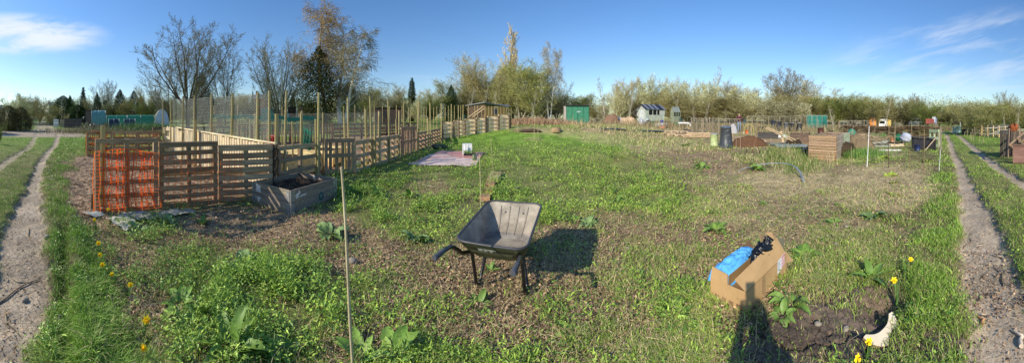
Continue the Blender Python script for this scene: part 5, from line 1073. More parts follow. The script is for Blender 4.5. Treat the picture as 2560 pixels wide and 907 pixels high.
simple('bin_bag','limp black bag lying between fence and tarp','bag',1098,372,lambda m,u:m.blob((0,0,.07),(.42,.22,.15),6,.35,3,(.02,.022,.03),18),SHEET,smooth=True)
# bricks and plank
for i,(px,b,w,l,c,nm,lb) in enumerate([(1237,446,.28,1.0,(.40,.30,.17),'plank','tan plank lying in the weeds beside the leaning cane'),(1227,464,.2,.36,(.42,.23,.14),'brick','broken brick nearest the tan plank'),(1224,479,.2,.30,(.40,.20,.12),'brick','middle broken brick in the short row'),(1213,498,.2,.26,(.45,.25,.15),'brick','single brick lying nearest the wheelbarrow')]):
    simple(nm,lb,nm,px,b,lambda m,u:[m.box((random.uniform(-.01,.01),0,.03),(w,l,.07),jit(c)),m.box((.02,l*.2,.066),(w*.5,l*.3,.006),jit((.3,.2,.13)))],MATTE,rz=-.1,dz=.015)
for px,b,s,lb in [(1290,470,.07,'pale stone in the weeds right of the bricks'),(1570,622,.035,'pale stone in the litter left of the cardboard box'),(2090,612,.04,'round tan stone behind the box, right of the docks'),(2115,568,.035,'tan pebble above the round stone'),(64,737,.035,'pale stone on the cracked track at left'),(118,590,.05,'light stone at the inner edge of the left track'),(2045,815,.03,'pale chalky stone on the dug soil'),(2115,823,.03,'small pale stone right on the dug soil'),(880,655,.06,'grey stone beside the bamboo cane'),(1360,660,.03,'tan pebble by the barrow shadow'),(160,805,.05,'grey clod in the left ditch')]:
    simple('stone',lb,'stone',px,b,lambda m,u:m.blob((0,0,s*.35),(s,s*.75,s*.55),int(px),.3,2,(.33,.28,.22),10),MATTE,smooth=True,rz=random.uniform(0,3))
# straw tub / upturned basket in the field
simple('upturned_tub','straw-coloured upturned tub in the far field','tub',1390,330,lambda m,u:m.lathe([(.36,0),(.345,.15),(.30,.29),(.26,.32),(.0,.31)],18,(0,0,0),(.33,.22,.12)),MATTE,smooth=True)
# sticks
def stick(px,py,L,ang,r,label,col=(.22,.16,.1)):
    x,y=gp(px,py);m=MB();P=[(L*(f-.5)*math.cos(ang)+.03*math.sin(f*6),L*(f-.5)*math.sin(ang)+.03*math.cos(f*5),hz1(x+L*(f-.5)*math.cos(ang),y+L*(f-.5)*math.sin(ang))-hz1(x,y)+r*1.2) for f in np.linspace(0,1,7)]
    m.tube(P,[r*(1.1-.5*f) for f in np.linspace(0,1,7)],6,jit(col));o=m.build('stick',BARK,None,True);o.location=(x,y,hz1(x,y));tag(o,label,'stick')
for a in [(75,580,.5,.3,.007,'dark stick at the upper left track'),(40,715,.6,2.4,.008,'long twig across the cracked left track'),(58,690,.3,1.2,.006,'pale thin straw stick on the left track',(.4,.33,.2)),(25,790,.35,.6,.006,'pale twig low on the left track',(.4,.33,.2)),(140,815,.22,.0,.01,'grey stick lying in the left ditch',(.3,.24,.18)),(2500,636,.22,.7,.013,'pale chopped stick on the right track',(.45,.36,.26)),(2500,680,.4,.2,.008,'dark curved twig on the right track',(.12,.09,.06)),(2420,600,.35,-.2,.007,'thin brown twig at the verge of the right track'),(2455,790,.14,.4,.012,'orange-brown wood piece on the right track',(.4,.2,.1)),(2550,835,.16,.3,.016,'pale wood chunk at the right edge',(.5,.4,.3)),(2395,580,.12,1.3,.007,'small dark twig beside the right track',(.1,.07,.05)),(2185,608,.5,.6,.005,'long bleached stalk in the grass left of the right verge',(.42,.35,.22)),(1930,548,.22,2.5,.006,'short bleached stalk in the right field',(.45,.36,.22)),(1180,477,.5,0,.01,'pale stick lying in the weeds before the tarp',(.36,.3,.2)),(1080,466,.45,.1,.01,'thin tan stick left of the planked strip',(.36,.3,.2)),(1700,860,.5,2.2,.006,'reddish bramble stem in the litter at bottom centre',(.2,.08,.05)),(1660,800,.35,2.8,.005,'reddish stem left of the comfrey clump',(.2,.08,.05))]: stick(*a)
# cut wood slice
x,y=gp(2203,842);m=MB();a=np.linspace(.1,PI-.15,20);Rr=.17;O=[(Rr*math.cos(t),Rr*math.sin(t)) for t in a];I=[((Rr-.10*math.sin(t)**.6-.004)*math.cos(t)*.99,(Rr-.10*math.sin(t)**.6-.004)*math.sin(t)) for t in a]
P=np.array([[(p[0],p[1],.0) for p in I],[(p[0],p[1],.0) for p in O]]);Q=P+np.array([0,0,.02])
m.grid(Q[::-1],(.75,.64,.47));m.grid(np.array([P[1],Q[1]]),(.40,.26,.14));m.grid(np.array([Q[0],P[0]]),(.45,.30,.16));ws=m.build('wood_slice',CARD,None);ws.location=(x+.06,y+.06,hz1(x,y)+.05);ws.rotation_euler=(-.45,.0,2.79);tag(ws,'pale curved wood slice propped on the dug soil','wood offcut')
m=MB();m.grid(Q[::-1]*np.array([1.02,1.02,1])+np.array([-.0,-.012,.008]),(.42,.28,.15)) if False else None
# grey hose arching out of the grass
for k,(off,c) in enumerate(((0,(.38,.43,.47)),(.06,(.27,.33,.38)))):
    pts=[]
    for px,py,z in ((1846,428,.0),(1870,419,.05),(1905,412,.12),(1940,410,.17),(1970,413,.2),(1992,424,.18),(2005,440,.1),(2011,458,.0)):
        x,y=gp(px,py+z*R/9.5);pts.append((x+off*.5,y+off,hz1(x,y)+z+.02))
    P=np.array(pts);t=np.linspace(0,len(P)-1,36);S_=np.stack([np.interp(t,range(len(P)),P[:,i]) for i in range(3)],1)
    for _ in range(2): S_[1:-1]=(S_[:-2]+2*S_[1:-1]+S_[2:])/4
    m=MB();m.tube(S_ if k==0 else S_[20:],.0125,8,tuple(np.array(c)*.8));tag(m.build('hose',PLAST,None,True),['grey hose looping in an arch over the tall grass','second bluish hose beside the arch end'][k],'hose')
# ------------------------------------------------------------------ sheds
def wallboards(m,p0,p1,h0,h1,n,col,th=.03,horiz=False,z0=0):
    p0=np.array(p0,float);p1=np.array(p1,float)
    if horiz:
        for k in range(n):
            z=z0+(h0-z0)*(k+.5)/n;m.bar((*p0,z),(*p1,z),th,(h0-z0)/n*.95,jit(col,.1))
    else:
        for k in range(n):
            f=(k+.5)/n;p=p0+(p1-p0)*f;h=h0+(h1-h0)*f;L=np.linalg.norm(p1-p0)/n*.96;a=math.atan2(p1[1]-p0[1],p1[0]-p0[0])
            m.box((p[0],p[1],(z0+h)/2),(L,th,h-z0),jit(col,.1),rz=a)
# green metal shed
GM=(.045,.20,.115);d=33;x,y=pd(1416,d);g=gz(x,y);s=thing('metal_shed','green metal storage shed with a flat dark roof','shed',(x,y,g),-math.atan2(*pd(1440,d))+.02)
W=56*d/R;m=MB();[m.box((W*(i+.5)/4,0,1.05),(W/4-.015,.05,2.06),jit(GM,.12)) for i in range(4)];[m.box((W*(i)/4,-.03,1.05),(.05,.05,2.06),(.025,.15,.075)) for i in range(5)];m.build('front_panel',PLAST,s)
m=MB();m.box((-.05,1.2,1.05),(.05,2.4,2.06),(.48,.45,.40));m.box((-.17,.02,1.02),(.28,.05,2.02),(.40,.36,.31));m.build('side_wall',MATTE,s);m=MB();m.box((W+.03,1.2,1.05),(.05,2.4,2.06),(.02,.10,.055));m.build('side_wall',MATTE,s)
m=MB();m.box((W/2,2.4,1.05),(W,.05,2.06),GM);m.build('rear_wall',MATTE,s)
m=MB();m.box((W/2-.05,1.15,2.13),(W+.35,2.8,.05),(.10,.09,.085));[m.box((W*(i+.5)/14-.05,-.24,2.10),(.10,.05,.05),(.06,.05,.05)) for i in range(14)];m.build('roof',METAL,s)
m=MB();m.box((W*.55,-.06,1.37),(.42,.03,.15),(.35,.42,.42));m.build('sign_plate',MATTE,s);m=MB();m.box((W*.5,-.06,.6),(.03,.03,1.2),(.02,.12,.07));m.build('lock_bar',MATTE,s)
# orange/brown lean-to shed behind the far fence
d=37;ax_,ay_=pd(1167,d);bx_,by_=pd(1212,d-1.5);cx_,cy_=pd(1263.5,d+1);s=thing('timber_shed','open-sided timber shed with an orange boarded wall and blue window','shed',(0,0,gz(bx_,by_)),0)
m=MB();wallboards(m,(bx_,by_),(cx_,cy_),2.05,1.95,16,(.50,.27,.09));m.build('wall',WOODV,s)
m=MB();wallboards(m,(ax_,ay_+.5),(bx_,by_+.1),2.15,2.3,12,(.075,.05,.035));m.build('side_wall',WOODV,s)  # dark boards fill the open side, its inner shade set as their colour
m=MB();n_=np.array([ -(cy_-by_),cx_-bx_]);n_=n_/np.linalg.norm(n_)
P=[(ax_-.3,ay_+.3,2.2),(bx_,by_-.25,2.52),(cx_+.3,cy_-.2,2.1),(cx_+.6,cy_+2.4,2.35),((ax_+bx_)/2,ay_+3,2.6)];m.add(P+[(p[0],p[1],p[2]+.06) for p in P],[[5,6,7],[5,7,8],[5,8,9]],(.32,.33,.35));
for i in range(4): m.add([P[i],P[i+1],(P[i+1][0],P[i+1][1],P[i+1][2]+.10),(P[i][0],P[i][1],P[i][2]+.10)],[0,1,2,3],(.30,.30,.31))
m.build('roof',METAL,s)
u=np.array([cx_-bx_,cy_-by_]);u=u/np.linalg.norm(u);wp=np.array([bx_,by_])+u*1.75-n_*.05;m=MB();a_=math.atan2(u[1],u[0])
m.box((wp[0],wp[1],1.45),(.55,.05,.75),(.25,.36,.5),rz=a_);w_=m.build('window_frame',MATTE,s);m=MB();m.box((wp[0]-n_[0]*.03,wp[1]-n_[1]*.03,1.45),(.42,.03,.6),(.03,.05,.09),rz=a_);m.build('pane',GLASS,w_)
for i,(q0,q1) in enumerate((((.15,0,.1),(.95,0,1.6)),((.35,0,.1),(1.0,0,1.3)))):
    m=MB();pa=np.array([ax_,ay_])*(1-q0[0])+np.array([bx_,by_])*q0[0];pb_=np.array([ax_,ay_])*(1-q1[0])+np.array([bx_,by_])*q1[0];m.bar((pa[0],pa[1]-.35,q0[2]+.7),(pb_[0],pb_[1]-.35,q1[2]+.5),.06,.06,(.45,.34,.2));m.build('brace',WOOD,s)
simple('water_butt','dark green water butt beside the timber shed','water butt',1161,0,lambda m,u:[m.lathe([(0,0),(.27,0),(.30,.5),(.27,1.),(.29,1.02),(0,1.08)],16,(0,0,0),(.04,.075,.06))],PLAST,d=33,smooth=True)
# grey shed with corrugated roof
d=38.5;g0=pd(1592,d);g1=pd(1614,d-1.2);g2=pd(1660,d+.6);s=thing('grey_shed','pale grey-green shed with striped corrugated roof and dark window openings','shed',(0,0,gz(*g1)),0);GS=(.26,.29,.24)
A,B,Cc=np.array(g0),np.array(g1),np.array(g2);eh=1.95;rh=2.55
m=MB();wallboards(m,A,B,eh,eh,8,(.28,.29,.25));mid=(A+B)/2;m.add([(*A,eh),(*B,eh),(*mid,rh)],[0,1,2],(.27,.28,.24));m.build('gable_wall',WOODV,s)
m=MB();wallboards(m,B,Cc,1.2,1.2,12,GS);uu=(Cc-B)/np.linalg.norm(Cc-B);L=np.linalg.norm(Cc-B);aa=math.atan2(uu[1],uu[0])
for f,w_ in((.09,.5),(.98,.9)): p=B+(Cc-B)*min(f,.9);m.box((p[0],p[1],1.58),(w_,.04,.76),jit(GS),rz=aa)
m.box((*(B+(Cc-B)*.5),1.9),(L,.05,.12),GS,rz=aa)
for f in(.38,.60): p=B+(Cc-B)*f;m.box((p[0],p[1],1.55),(.08,.06,.72),GS,rz=aa)
m.build('front_wall',WOODV,s)
m=MB();p=B+(Cc-B)*.48;nb_=np.array([-uu[1],uu[0]]);m.box((p[0]+nb_[0]*.12,p[1]+nb_[1]*.12,1.55),(L*.78,.03,.7),(.012,.012,.014),rz=aa);m.build('window_opening',GLASS,s)
m=MB();D_=A-B
for side in(0,1):
    for k in range(9):
        f0=-.06+1.12*k/9;f1=-.06+1.12*(k+1)/9;c=((.45,.47,.5) if k in(1,5,8,3) else (.09,.09,.10));c=jit(c,.15)
        e0=B+(Cc-B)*f0 if not side else A+(Cc-B)*f0;e1=B+(Cc-B)*f1 if not side else A+(Cc-B)*f1;o_=(B-A)*.10*(1 if not side else -1);m0=mid+(Cc-B)*f0;m1=mid+(Cc-B)*f1
        z_=eh-.05;m.add([(e0[0]+o_[0],e0[1]+o_[1],z_),(e1[0]+o_[0],e1[1]+o_[1],z_+.03*(k%2)),(*m1,rh+.06+.03*(k%2)),(*m0,rh+.06)],[0,1,2,3],c)
m.build('roof',METAL,s)
m=MB();m.bar((A[0]-.6,A[1]-.1,1.45),(mid[0],mid[1]-.1,rh+.1),.05,.16,(.04,.035,.03));m.bar((A[0]-.6,A[1]-.1,1.42),(A[0]+.75,A[1]-.5,.25),.05,.15,(.05,.04,.03));m.build('barge_board',WOOD,s)
m=MB();p=A+(B-A)*.55;ag=math.atan2(B[1]-A[1],B[0]-A[0]);m.box((p[0]-.0,p[1]-.06,.95),(.75,.04,1.8),(.34,.36,.34),rz=ag);m.build('door',WOODV,s)
# small greenhouse
d=41;g0=np.array(pd(1676,d));g1=np.array(pd(1684,d-.6));g2=np.array(pd(1701,d+.3));s=thing('greenhouse','small dull green greenhouse with a pitched glazed roof','greenhouse',(0,0,gz(*g1)),0);GG=(.17,.19,.13)
m=MB();wallboards(m,g1,g2,1.0,1.0,7,GG);wallboards(m,g0,g1,1.6,1.6,4,GG);mid=(g0+g1)/2;m.add([(*g0,1.6),(*g1,1.6),(*mid,2.35)],[0,1,2],(.2,.22,.15));m.build('wall',WOODV,s)
m=MB();uu=(g2-g1)/np.linalg.norm(g2-g1)
for f in(0,.35,.68,1):p=g1+(g2-g1)*f;MB().box((p[0],p[1],1.35),(.06,.06,.7),GG).build('frame_post',WOODV,s)
m=MB();m.add([(*g1,1.62),(*g2,1.62),(*(mid+(g2-g1)),2.35),(*mid,2.35)],[0,1,2,3],(.27,.30,.28));fr=m.build('roof_glazing',PLAST,s)
m=MB();[m.bar((*(g1+(g2-g1)*f),1.64),(*(mid+(g2-g1)*f),2.38),.05,.04,(.08,.09,.07)) for f in(0,.33,.66,1)];m.build('roof_bars',WOODV,s)
m=MB();m.add([(*(g1+uu*.02),1.0),(*g2,1.0),(*g2,1.6),(*(g1+uu*.02),1.6)],[0,1,2,3],(.06,.07,.05));m.build('pane',GLASS,s)
# generic little hut
def hut(label,px0,px1,top,d,wall,roofc,door=None,name='shed',eave=None,gable=.18,win=None,boards=10,depth=1.8,pent=False):
    a=np.array(pd(px0,d));b=np.array(pd(px1,d));u=b-a;L=np.linalg.norm(u);u=u/L;nn=np.array([-u[1],u[0]]);nn=nn if nn@a>0 else -nn;g=gz(*a);H=zat(top,d)-g;s=thing(name,label,'shed',(a[0],a[1],g),math.atan2(u[1],u[0]));E=H-(L*gable if not pent else .15)
    m=MB();wallboards(m,(0,0),(L,0),E,E,boards,wall);
    if not pent:m.add([(0,0,E),(L,0,E),(L/2,0,H-.03)],[0,1,2],wall)
    m.build('front_wall',WOODV,s)
    for xx in(.02,L-.02):
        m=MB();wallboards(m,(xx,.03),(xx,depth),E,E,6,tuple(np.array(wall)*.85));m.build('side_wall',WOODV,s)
    m=MB()
    if pent: m.add([(-.12,-.12,H-.02),(L+.12,-.12,H-.02),(L+.12,depth,H-.2),(-.12,depth,H-.2),(-.12,-.12,H+.06),(L+.12,-.12,H+.06),(L+.12,depth,H-.12),(-.12,depth,H-.12)],[[4,5,6,7],[0,1,5,4],[3,0,4,7],[1,2,6,5]],roofc)
    else: m.add([(-.12,-.1,E-.08),(L/2,-.1,H),(L/2,depth,H),(-.12,depth,E-.08),(L+.12,-.1,E-.08),(L+.12,depth,E-.08)],[[0,1,2,3],[1,4,5,2]],roofc)
    m.build('roof',MATTE,s)
    if door: m=MB();m.box((L*door[0],-.03,door[2]/2),(L*door[1],.03,door[2]),door[3]);m.build('door',WOODV,s)
    if win: m=MB();m.box((L*win[0],-.03,E*win[2]),(L*win[1],.03,E*.3),(.02,.025,.03));m.build('window',GLASS,s)
    return s
hut('bright orange garden shed with a dark open side',2174,2190,293,44,(.62,.24,.06),(.10,.09,.09),(.5,.5,1.4,(.55,.2,.05)),boards=7,gable=.3)
hut('white slatted shelter right of the orange shed',2197,2218,295,45,(.62,.63,.62),(.05,.05,.05),None,win=(.4,.6,.62),pent=True)
hut('small yellow shed end beside the white shelter',2219,2227,297,46,(.55,.38,.10),(.12,.1,.08),pent=True,boards=4)
hut('black and blue shed behind the vase-shaped tree',719,741,267,52,(.02,.02,.022),(.07,.07,.07),(.06,.12,1.7,(.05,.3,.5)),pent=True)
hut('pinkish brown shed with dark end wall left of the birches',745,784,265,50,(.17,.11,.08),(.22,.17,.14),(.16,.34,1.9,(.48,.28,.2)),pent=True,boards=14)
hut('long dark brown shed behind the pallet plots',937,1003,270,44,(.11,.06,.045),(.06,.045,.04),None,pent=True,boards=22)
hut('brown panelled store at far left behind the timber bed',300-86,240,276,62,(.12,.08,.07),(.07,.06,.06),None,pent=True,boards=8)
simple('plank','orange-brown plank propped against the long dark shed','plank',935,0,lambda m,u:m.bar((-.9,-.2,1.9),(.35,-.25,.1),.26,.05,(.36,.16,.07)),WOOD,d=42.5)
simple('door_panel','small brown board among the stakes behind the chicken wire','panel',549,0,lambda m,u:m.box((0,0,.75),(.9,.05,1.5),(.36,.22,.14)),WOOD,d=46)
# brick house far behind
def house(label,px0,px1,ridge,eave,d,wall,roof,gable_px=None,chim=True):
    a=np.array(pd(px0,d));b=np.array(pd(px1,d));u=b-a;L=np.linalg.norm(u);u/=L;g=gz(*a);He=zat(eave,d)-g;Hr=zat(ridge,d)-g;s=thing('house',label,'house',(a[0],a[1],g),math.atan2(u[1],u[0]));D=7
    m=MB();m.box((L/2,D/2,He/2),(L,D,He),wall);m.add([(0,0.01,He),(0,D,He),(0,D/2,Hr)],[0,1,2],wall);m.add([(L,0.01,He),(L,D,He),(L,D/2,Hr)],[0,2,1],wall);m.build('wall',MATTE,s)
    m=MB();m.add([(-.4,-.5,He-.3),(L+.4,-.5,He-.3),(L+.4,D/2,Hr+.1),(-.4,D/2,Hr+.1),(L+.4,D+.5,He-.3),(-.4,D+.5,He-.3)],[[0,1,2,3],[3,2,4,5]],roof);r=m.build('roof',MATTE,s)
    if chim: m=MB();m.box((L*.15,D/2,Hr+.7),(.8,.8,1.8),wall);m.build('chimney',MATTE,r)
    if gable_px:
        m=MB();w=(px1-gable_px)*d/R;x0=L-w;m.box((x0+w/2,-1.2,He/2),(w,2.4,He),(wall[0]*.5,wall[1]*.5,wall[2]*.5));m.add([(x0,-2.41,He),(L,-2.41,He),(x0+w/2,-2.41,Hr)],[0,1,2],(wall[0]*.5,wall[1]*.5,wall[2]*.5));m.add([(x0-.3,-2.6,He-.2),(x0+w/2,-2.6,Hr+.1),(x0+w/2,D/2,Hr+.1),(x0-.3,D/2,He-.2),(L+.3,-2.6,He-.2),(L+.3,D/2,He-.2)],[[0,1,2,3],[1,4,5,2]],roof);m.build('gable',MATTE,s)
    for i in range(3):
        f=(i+.5)/3*.6;m=MB();m.box((L*f,-.03,He*.72),(1.2,.06,1.2),(.55,.53,.5));w_=m.build('window',MATTE,s);m=MB();m.box((L*f,-.07,He*.72),(1.0,.04,1.0),(.03,.035,.045));m.build('pane',GLASS,w_)
house('red brick house with a slate roof and dark gable beyond the plots',636,672,235,245,118,(.36,.15,.09),(.20,.19,.20),661)
house('distant house roof above the far hedge at left',51,93,254,262,150,(.20,.15,.14),(.16,.14,.15))
house('distant house roof right of the hazy trees',122,146,254,260,160,(.22,.18,.17),(.14,.14,.16),None,False)
house('sliver of a distant house at the left edge',-6,12,262,270,150,(.3,.27,.25),(.2,.17,.16),None,False)
# ------------------------------------------------------------------ drums, bins, pots
def bin_(label,px,bot,r0,r1,h,col,lid=None,d=None,name='compost_bin',cat='compost bin',group=None,rot=0):
    def body(m,u): m.lathe([(0,.0),(r0,0),(r0*1.02,.04),(r0*.985,.05),(r0+(r1-r0)*.5,h*.5),(r1,h*.93),(r1*1.03,h*.94)],22,(0,0,0),col)
    def l(m,u): m.lathe([(r1*1.05,h*.93),(r1*1.07,h*.96),(r1*.95,h*.985),(r1*.6,h*1.0),(r1*.2,h*1.01),(r1*.18,h*1.03),(0,h*1.03)],22,(0,0,0),lid)
    return parts(name,label,cat,px,bot,[('body',body,PLAST,True)]+([('lid',l,PLAST,True)] if lid else []),d=d,group=group)
cbn=bin_('large black composter with a domed bluish lid',1815,369,.365,.27,1.13,(.055,.06,.065),(.09,.12,.16))
m=MB()
for (t0,z0,t1,z1) in((-1.75,.86,-.95,.98),(-2.0,.6,-1.0,.7),(-1.2,.32,-.9,.38)):
    P=[];
    for f in np.linspace(0,1,9): t=t0+(t1-t0)*f;z=z0+(z1-z0)*f**1.5;r=(.365-.095*z/1.06)+.006;P.append((r*math.cos(t),r*math.sin(t),z))
    m.tube(P,.004,5,(.5,.5,.5))
m.build('scratches',MATTE,cbn)
bin_('pale lime-green dustbin with a grey lid beside the black composter',1785.5,365,.205,.215,.70,(.45,.52,.24),(.28,.29,.28),name='dustbin',cat='dustbin')
for i,(px,b,h,c) in enumerate([(1947,327,.98,(.03,.033,.038)),(1965,327,.9,(.09,.09,.095)),(1981,327,.9,(.025,.027,.03)),(1998,326,.9,(.028,.03,.034))]):
    bin_(['black compost bin leftmost of the four, with a pointed lid','greyish compost bin, second of the four in the row','black compost bin, third of the four in the row','black compost bin rightmost of the four'][i],px,b,.36,.27,h,c,(.05,.05,.055) if i==0 else (.22,.21,.2),d=31,group='row of four compost bins')
bin_('dark bin half hidden left of the four compost bins',1933,327,.25,.22,.9,(.03,.04,.06),(.03,.04,.06),d=36,name='bin',cat='bin')
bin_('blue plastic barrel beside the grey shed',1653.5,0,.27,.25,.62,(.03,.07,.42),(.03,.06,.35),d=34,name='barrel',cat='barrel')
bin_('dark green barrel left of the blue one',1641,0,.26,.24,.5,(.03,.09,.05),(.03,.08,.045),d=35,name='barrel',cat='barrel')
bin_('green tub farther left of the blue barrel',1630,0,.3,.26,.45,(.04,.20,.12),(.03,.08,.05),d=35.5,name='barrel',cat='barrel')
bin_('translucent white rain barrel at the shed corner',1618,0,.26,.24,.78,(.55,.62,.6),(.4,.48,.46),d=35,name='rain_barrel',cat='rain barrel')
bin_('dark teal water butt right of the greenhouse',1703,0,.25,.24,.75,(.02,.07,.07),(.02,.06,.06),d=37,name='water_butt',cat='water butt')
bin_('dark blue-green barrel behind the person',1861,0,.25,.22,.9,(.03,.07,.09),(.03,.07,.09),d=36,name='barrel',cat='barrel')
bin_('orange bucket under the yellow hoop',1867,0,.14,.17,.34,(.6,.13,.03),None,d=25.5,name='bucket',cat='bucket')
bin_('small white pot left of the orange bucket',1860,0,.10,.12,.16,(.6,.65,.5),None,d=25.5,name='pot',cat='pot')
bin_('terracotta pot on the raised bed',2231,0,.14,.19,.36,(.52,.22,.12),None,d=18.3,name='terracotta_pot',cat='pot')
bin_('dark tub left of the yellow bags',1902,0,.32,.3,.4,(.02,.02,.022),(.02,.02,.022),d=30,name='tub',cat='tub')
bin_('blue ball-like bucket leaning at the dark timber screen',2293,377,.15,.14,.3,(.02,.03,.10),(.015,.02,.06),name='bucket',cat='bucket')
bin_('rusty red drum in front of the turquoise net cage',2052,0,.3,.3,.62,(.10,.04,.03),(.08,.035,.03),d=27,name='drum',cat='drum')
bin_('black bucket beside the rusty drum',2077,0,.2,.24,.4,(.015,.015,.018),None,d=26,name='bucket',cat='bucket')
bin_('grey dustbin at the back corner of the slatted composter',2105,0,.22,.25,.8,(.13,.14,.15),(.15,.16,.17),d=15,name='dustbin',cat='dustbin')
# black sacks, heaps
def heap(name,label,cat,px,bot,w,dp,h,col,m_=SOILM,d=None,seed=1,amp=.25):
    def f(m,u):
        P=[]
        for i in range(33):
            row=[]
            for j in range(25):
                a=-1+2*i/32;b=-1+2*j/24;q=max(0,1-(a*a+b*b)**1.25);n_=float(fbm(a*3+seed,b*3,seed,4));row.append((a*w/2,b*dp/2,h*q*(1-amp+2*amp*n_)-.03))
            P.append(row)
        m.grid(P,col)
    return simple(name,label,cat,px,bot,f,m_,d,smooth=True)
heap('mulch_heap','brown heap of wood-chip mulch beside the black composter','heap',1872,364,2.3,1.8,.52,(.14,.075,.042),amp=.42,seed=4)
heap('bin_bag','slumped black sack before the grey shed','bag',1621,0,1.1,.7,.62,(.02,.022,.026),SHEET,d=32,seed=7,amp=.5)
heap('stick_pile','dark pile of sticks and roots by the leaning planks','pile',1985,360,1.1,.8,.4,(.05,.035,.025),seed=9,amp=.6)
heap('black_sheeting','strip of black weed sheet at the field edge','sheet',1508,321,3.4,1.,.05,(.02,.02,.022),SHEET,seed=3)
heap('black_sheeting','long strip of black weed sheet bordering the bare plot','sheet',1590,326,4.6,1.2,.07,(.03,.028,.03),SHEET,seed=5)
heap('molehill','dug brown patch of earth in the far weeds','earth',1325,326,1.6,1.2,.14,(.12,.075,.05),seed=6)
heap('grey_sack','pale grey sack slumped left of the person','sack',1833,0,.85,.55,.82,(.40,.39,.40),CLOTH,d=25.5,seed=12)
heap('yellow_bag','flat yellow bag lying behind the slatted composter','bag',2011,0,1.0,.6,.18,(.75,.55,.03),SHEET,d=23,seed=13)
heap('green_bag','pale green and white bag right of the yellow bag','bag',2024,0,.8,.5,.2,(.45,.58,.30),SHEET,d=22,seed=14)
heap('turquoise_bag','turquoise bag left of the leaning planks','bag',1911,0,.55,.4,.22,(.05,.45,.36),SHEET,d=22.5,seed=15)
heap('white_bag','white crumpled bag behind the leaning planks','bag',1948,0,.8,.4,.2,(.6,.62,.6),SHEET,d=22.5,seed=16)
heap('turquoise_bag','pale turquoise bag among the white ones','bag',1960,0,.5,.35,.26,(.25,.5,.45),SHEET,d=22.8,seed=17)
heap('twig_pile','orange-brown pile of dead twigs right of the green shed','brushwood',1529,0,2.4,1.4,1.15,(.18,.105,.07),DRYM,d=38,seed=18,amp=.5)
heap('straw_heap','straw-topped compost heap behind the slatted pen','heap',1572,0,2.4,1.3,.95,(.34,.22,.12),DRYM,d=38,seed=19)
heap('blue_tarp','blue-grey tarp humped over a heap','tarpaulin',1549,0,1.7,1.2,.85,(.14,.18,.26),SHEET,d=39,seed=20)
heap('grey_sheet','grey and white plastic sheet over a crate by the shed','sheet',1603,0,1.1,.8,.75,(.32,.34,.37),SHEET,d=34,seed=21,amp=.5)
heap('brush_pile','heap of cut branches right of the slatted composter','brushwood',2145,372,1.9,1.2,.62,(.15,.11,.065),DRYM,seed=22,amp=.6)
heap('log_heap','pale log half-disc propped at the mulch heap','log',1911,361,.3,.3,.28,(.40,.29,.18),WOOD,seed=23,amp=.1)
heap('black_soil','strip of dark topsoil along the field edge','soil',1730,334,4.,.8,.12,(.10,.065,.04),seed=25)
heap('stone_heap','pale rubble and logs heap before the far timber bed','heap',215,0,1.4,1,.55,(.33,.3,.25),DRYM,d=38,seed=26,amp=.6)
heap('grey_tarp','grey-blue tarp on the rubble heap far left','tarpaulin',233,0,1.6,1,.75,(.17,.2,.24),SHEET,d=38,seed=27,amp=.4)
heap('white_sheet','white fleece over a bed behind the brown back pallets','sheet',380,0,3.6,1.3,.45,(.6,.63,.66),SHEET,d=32,seed=28)
# branches stuck in the brush pile: individual long stems
m=MB()
x,y=gp(2145,368);rg=np.random.default_rng(3)
for k in range(170):
    a=rg.uniform(-.6,.6)+(.0 if k%3 else PI);L=rg.uniform(.8,1.8);xx,yy=rg.normal(0,.75),rg.normal(0,.5);e=rg.uniform(-.05,.35)
    m.tube([(xx-L/2*math.cos(a),yy-L/2*math.sin(a),.3+rg.uniform(-.1,.3)-e*L/2),(xx,yy,.35+rg.uniform(-.1,.3)),(xx+L/2*math.cos(a),yy+L/2*math.sin(a),.35+rg.uniform(-.1,.35)+e*L/2)],[.013,.012,.006],4,jit((.27,.21,.13),.3),False)
bo=m.build('branch_tangle',BARK,None);bo.location=(x,y,hz1(x,y));bo.rotation_euler=(0,0,-math.atan2(x,y));tag(bo,'tangle of long bare branches thrown on the brush heap','branches')
# brush hurdle: woven dead hedge
def hurdle(label,px0,px1,d0,d1,h):
    a=np.array(pd(px0,d0));b=np.array(pd(px1,d1));u=b-a;L=np.linalg.norm(u);t=thing('brush_hurdle',label,'hurdle',(a[0],a[1],gz(*a)),math.atan2(u[1],u[0]))
    m=MB();rg=np.random.default_rng(int(px0))
    for k in range(int(L*46)):
        x0=rg.uniform(-.3,L-.4);l=rg.uniform(.8,2.4);z=rg.uniform(.04,h)*1.0;yy=rg.normal(0,.07);dz=rg.normal(0,.06)
        m.tube([(x0,yy,z),(x0+l/2,yy+rg.normal(0,.06),z+dz/2+rg.normal(0,.02)),(min(x0+l,L+.2),yy+rg.normal(0,.08),z+dz)],[.016,.015,.008],4,jit((.17,.115,.065),.65),False)
    m.build('woven_branches',BARK,t);k=int(L/1.1)
    for i in range(k+1):
        m=MB();hh=h+rg.uniform(.05,.4);m.tube([(L*i/k,.0,-.1),(L*i/k+rg.normal(0,.05),0,hh)],[.035,.028],6,jit((.33,.25,.16)));m.build('stake',POST,t)
    return t
hurdle('long woven dead-hedge hurdle behind the timber beds',2098,2250,26,21,.92);hurdle('woven hurdle running on to the track corner',2250,2346,21,19.5,.95)
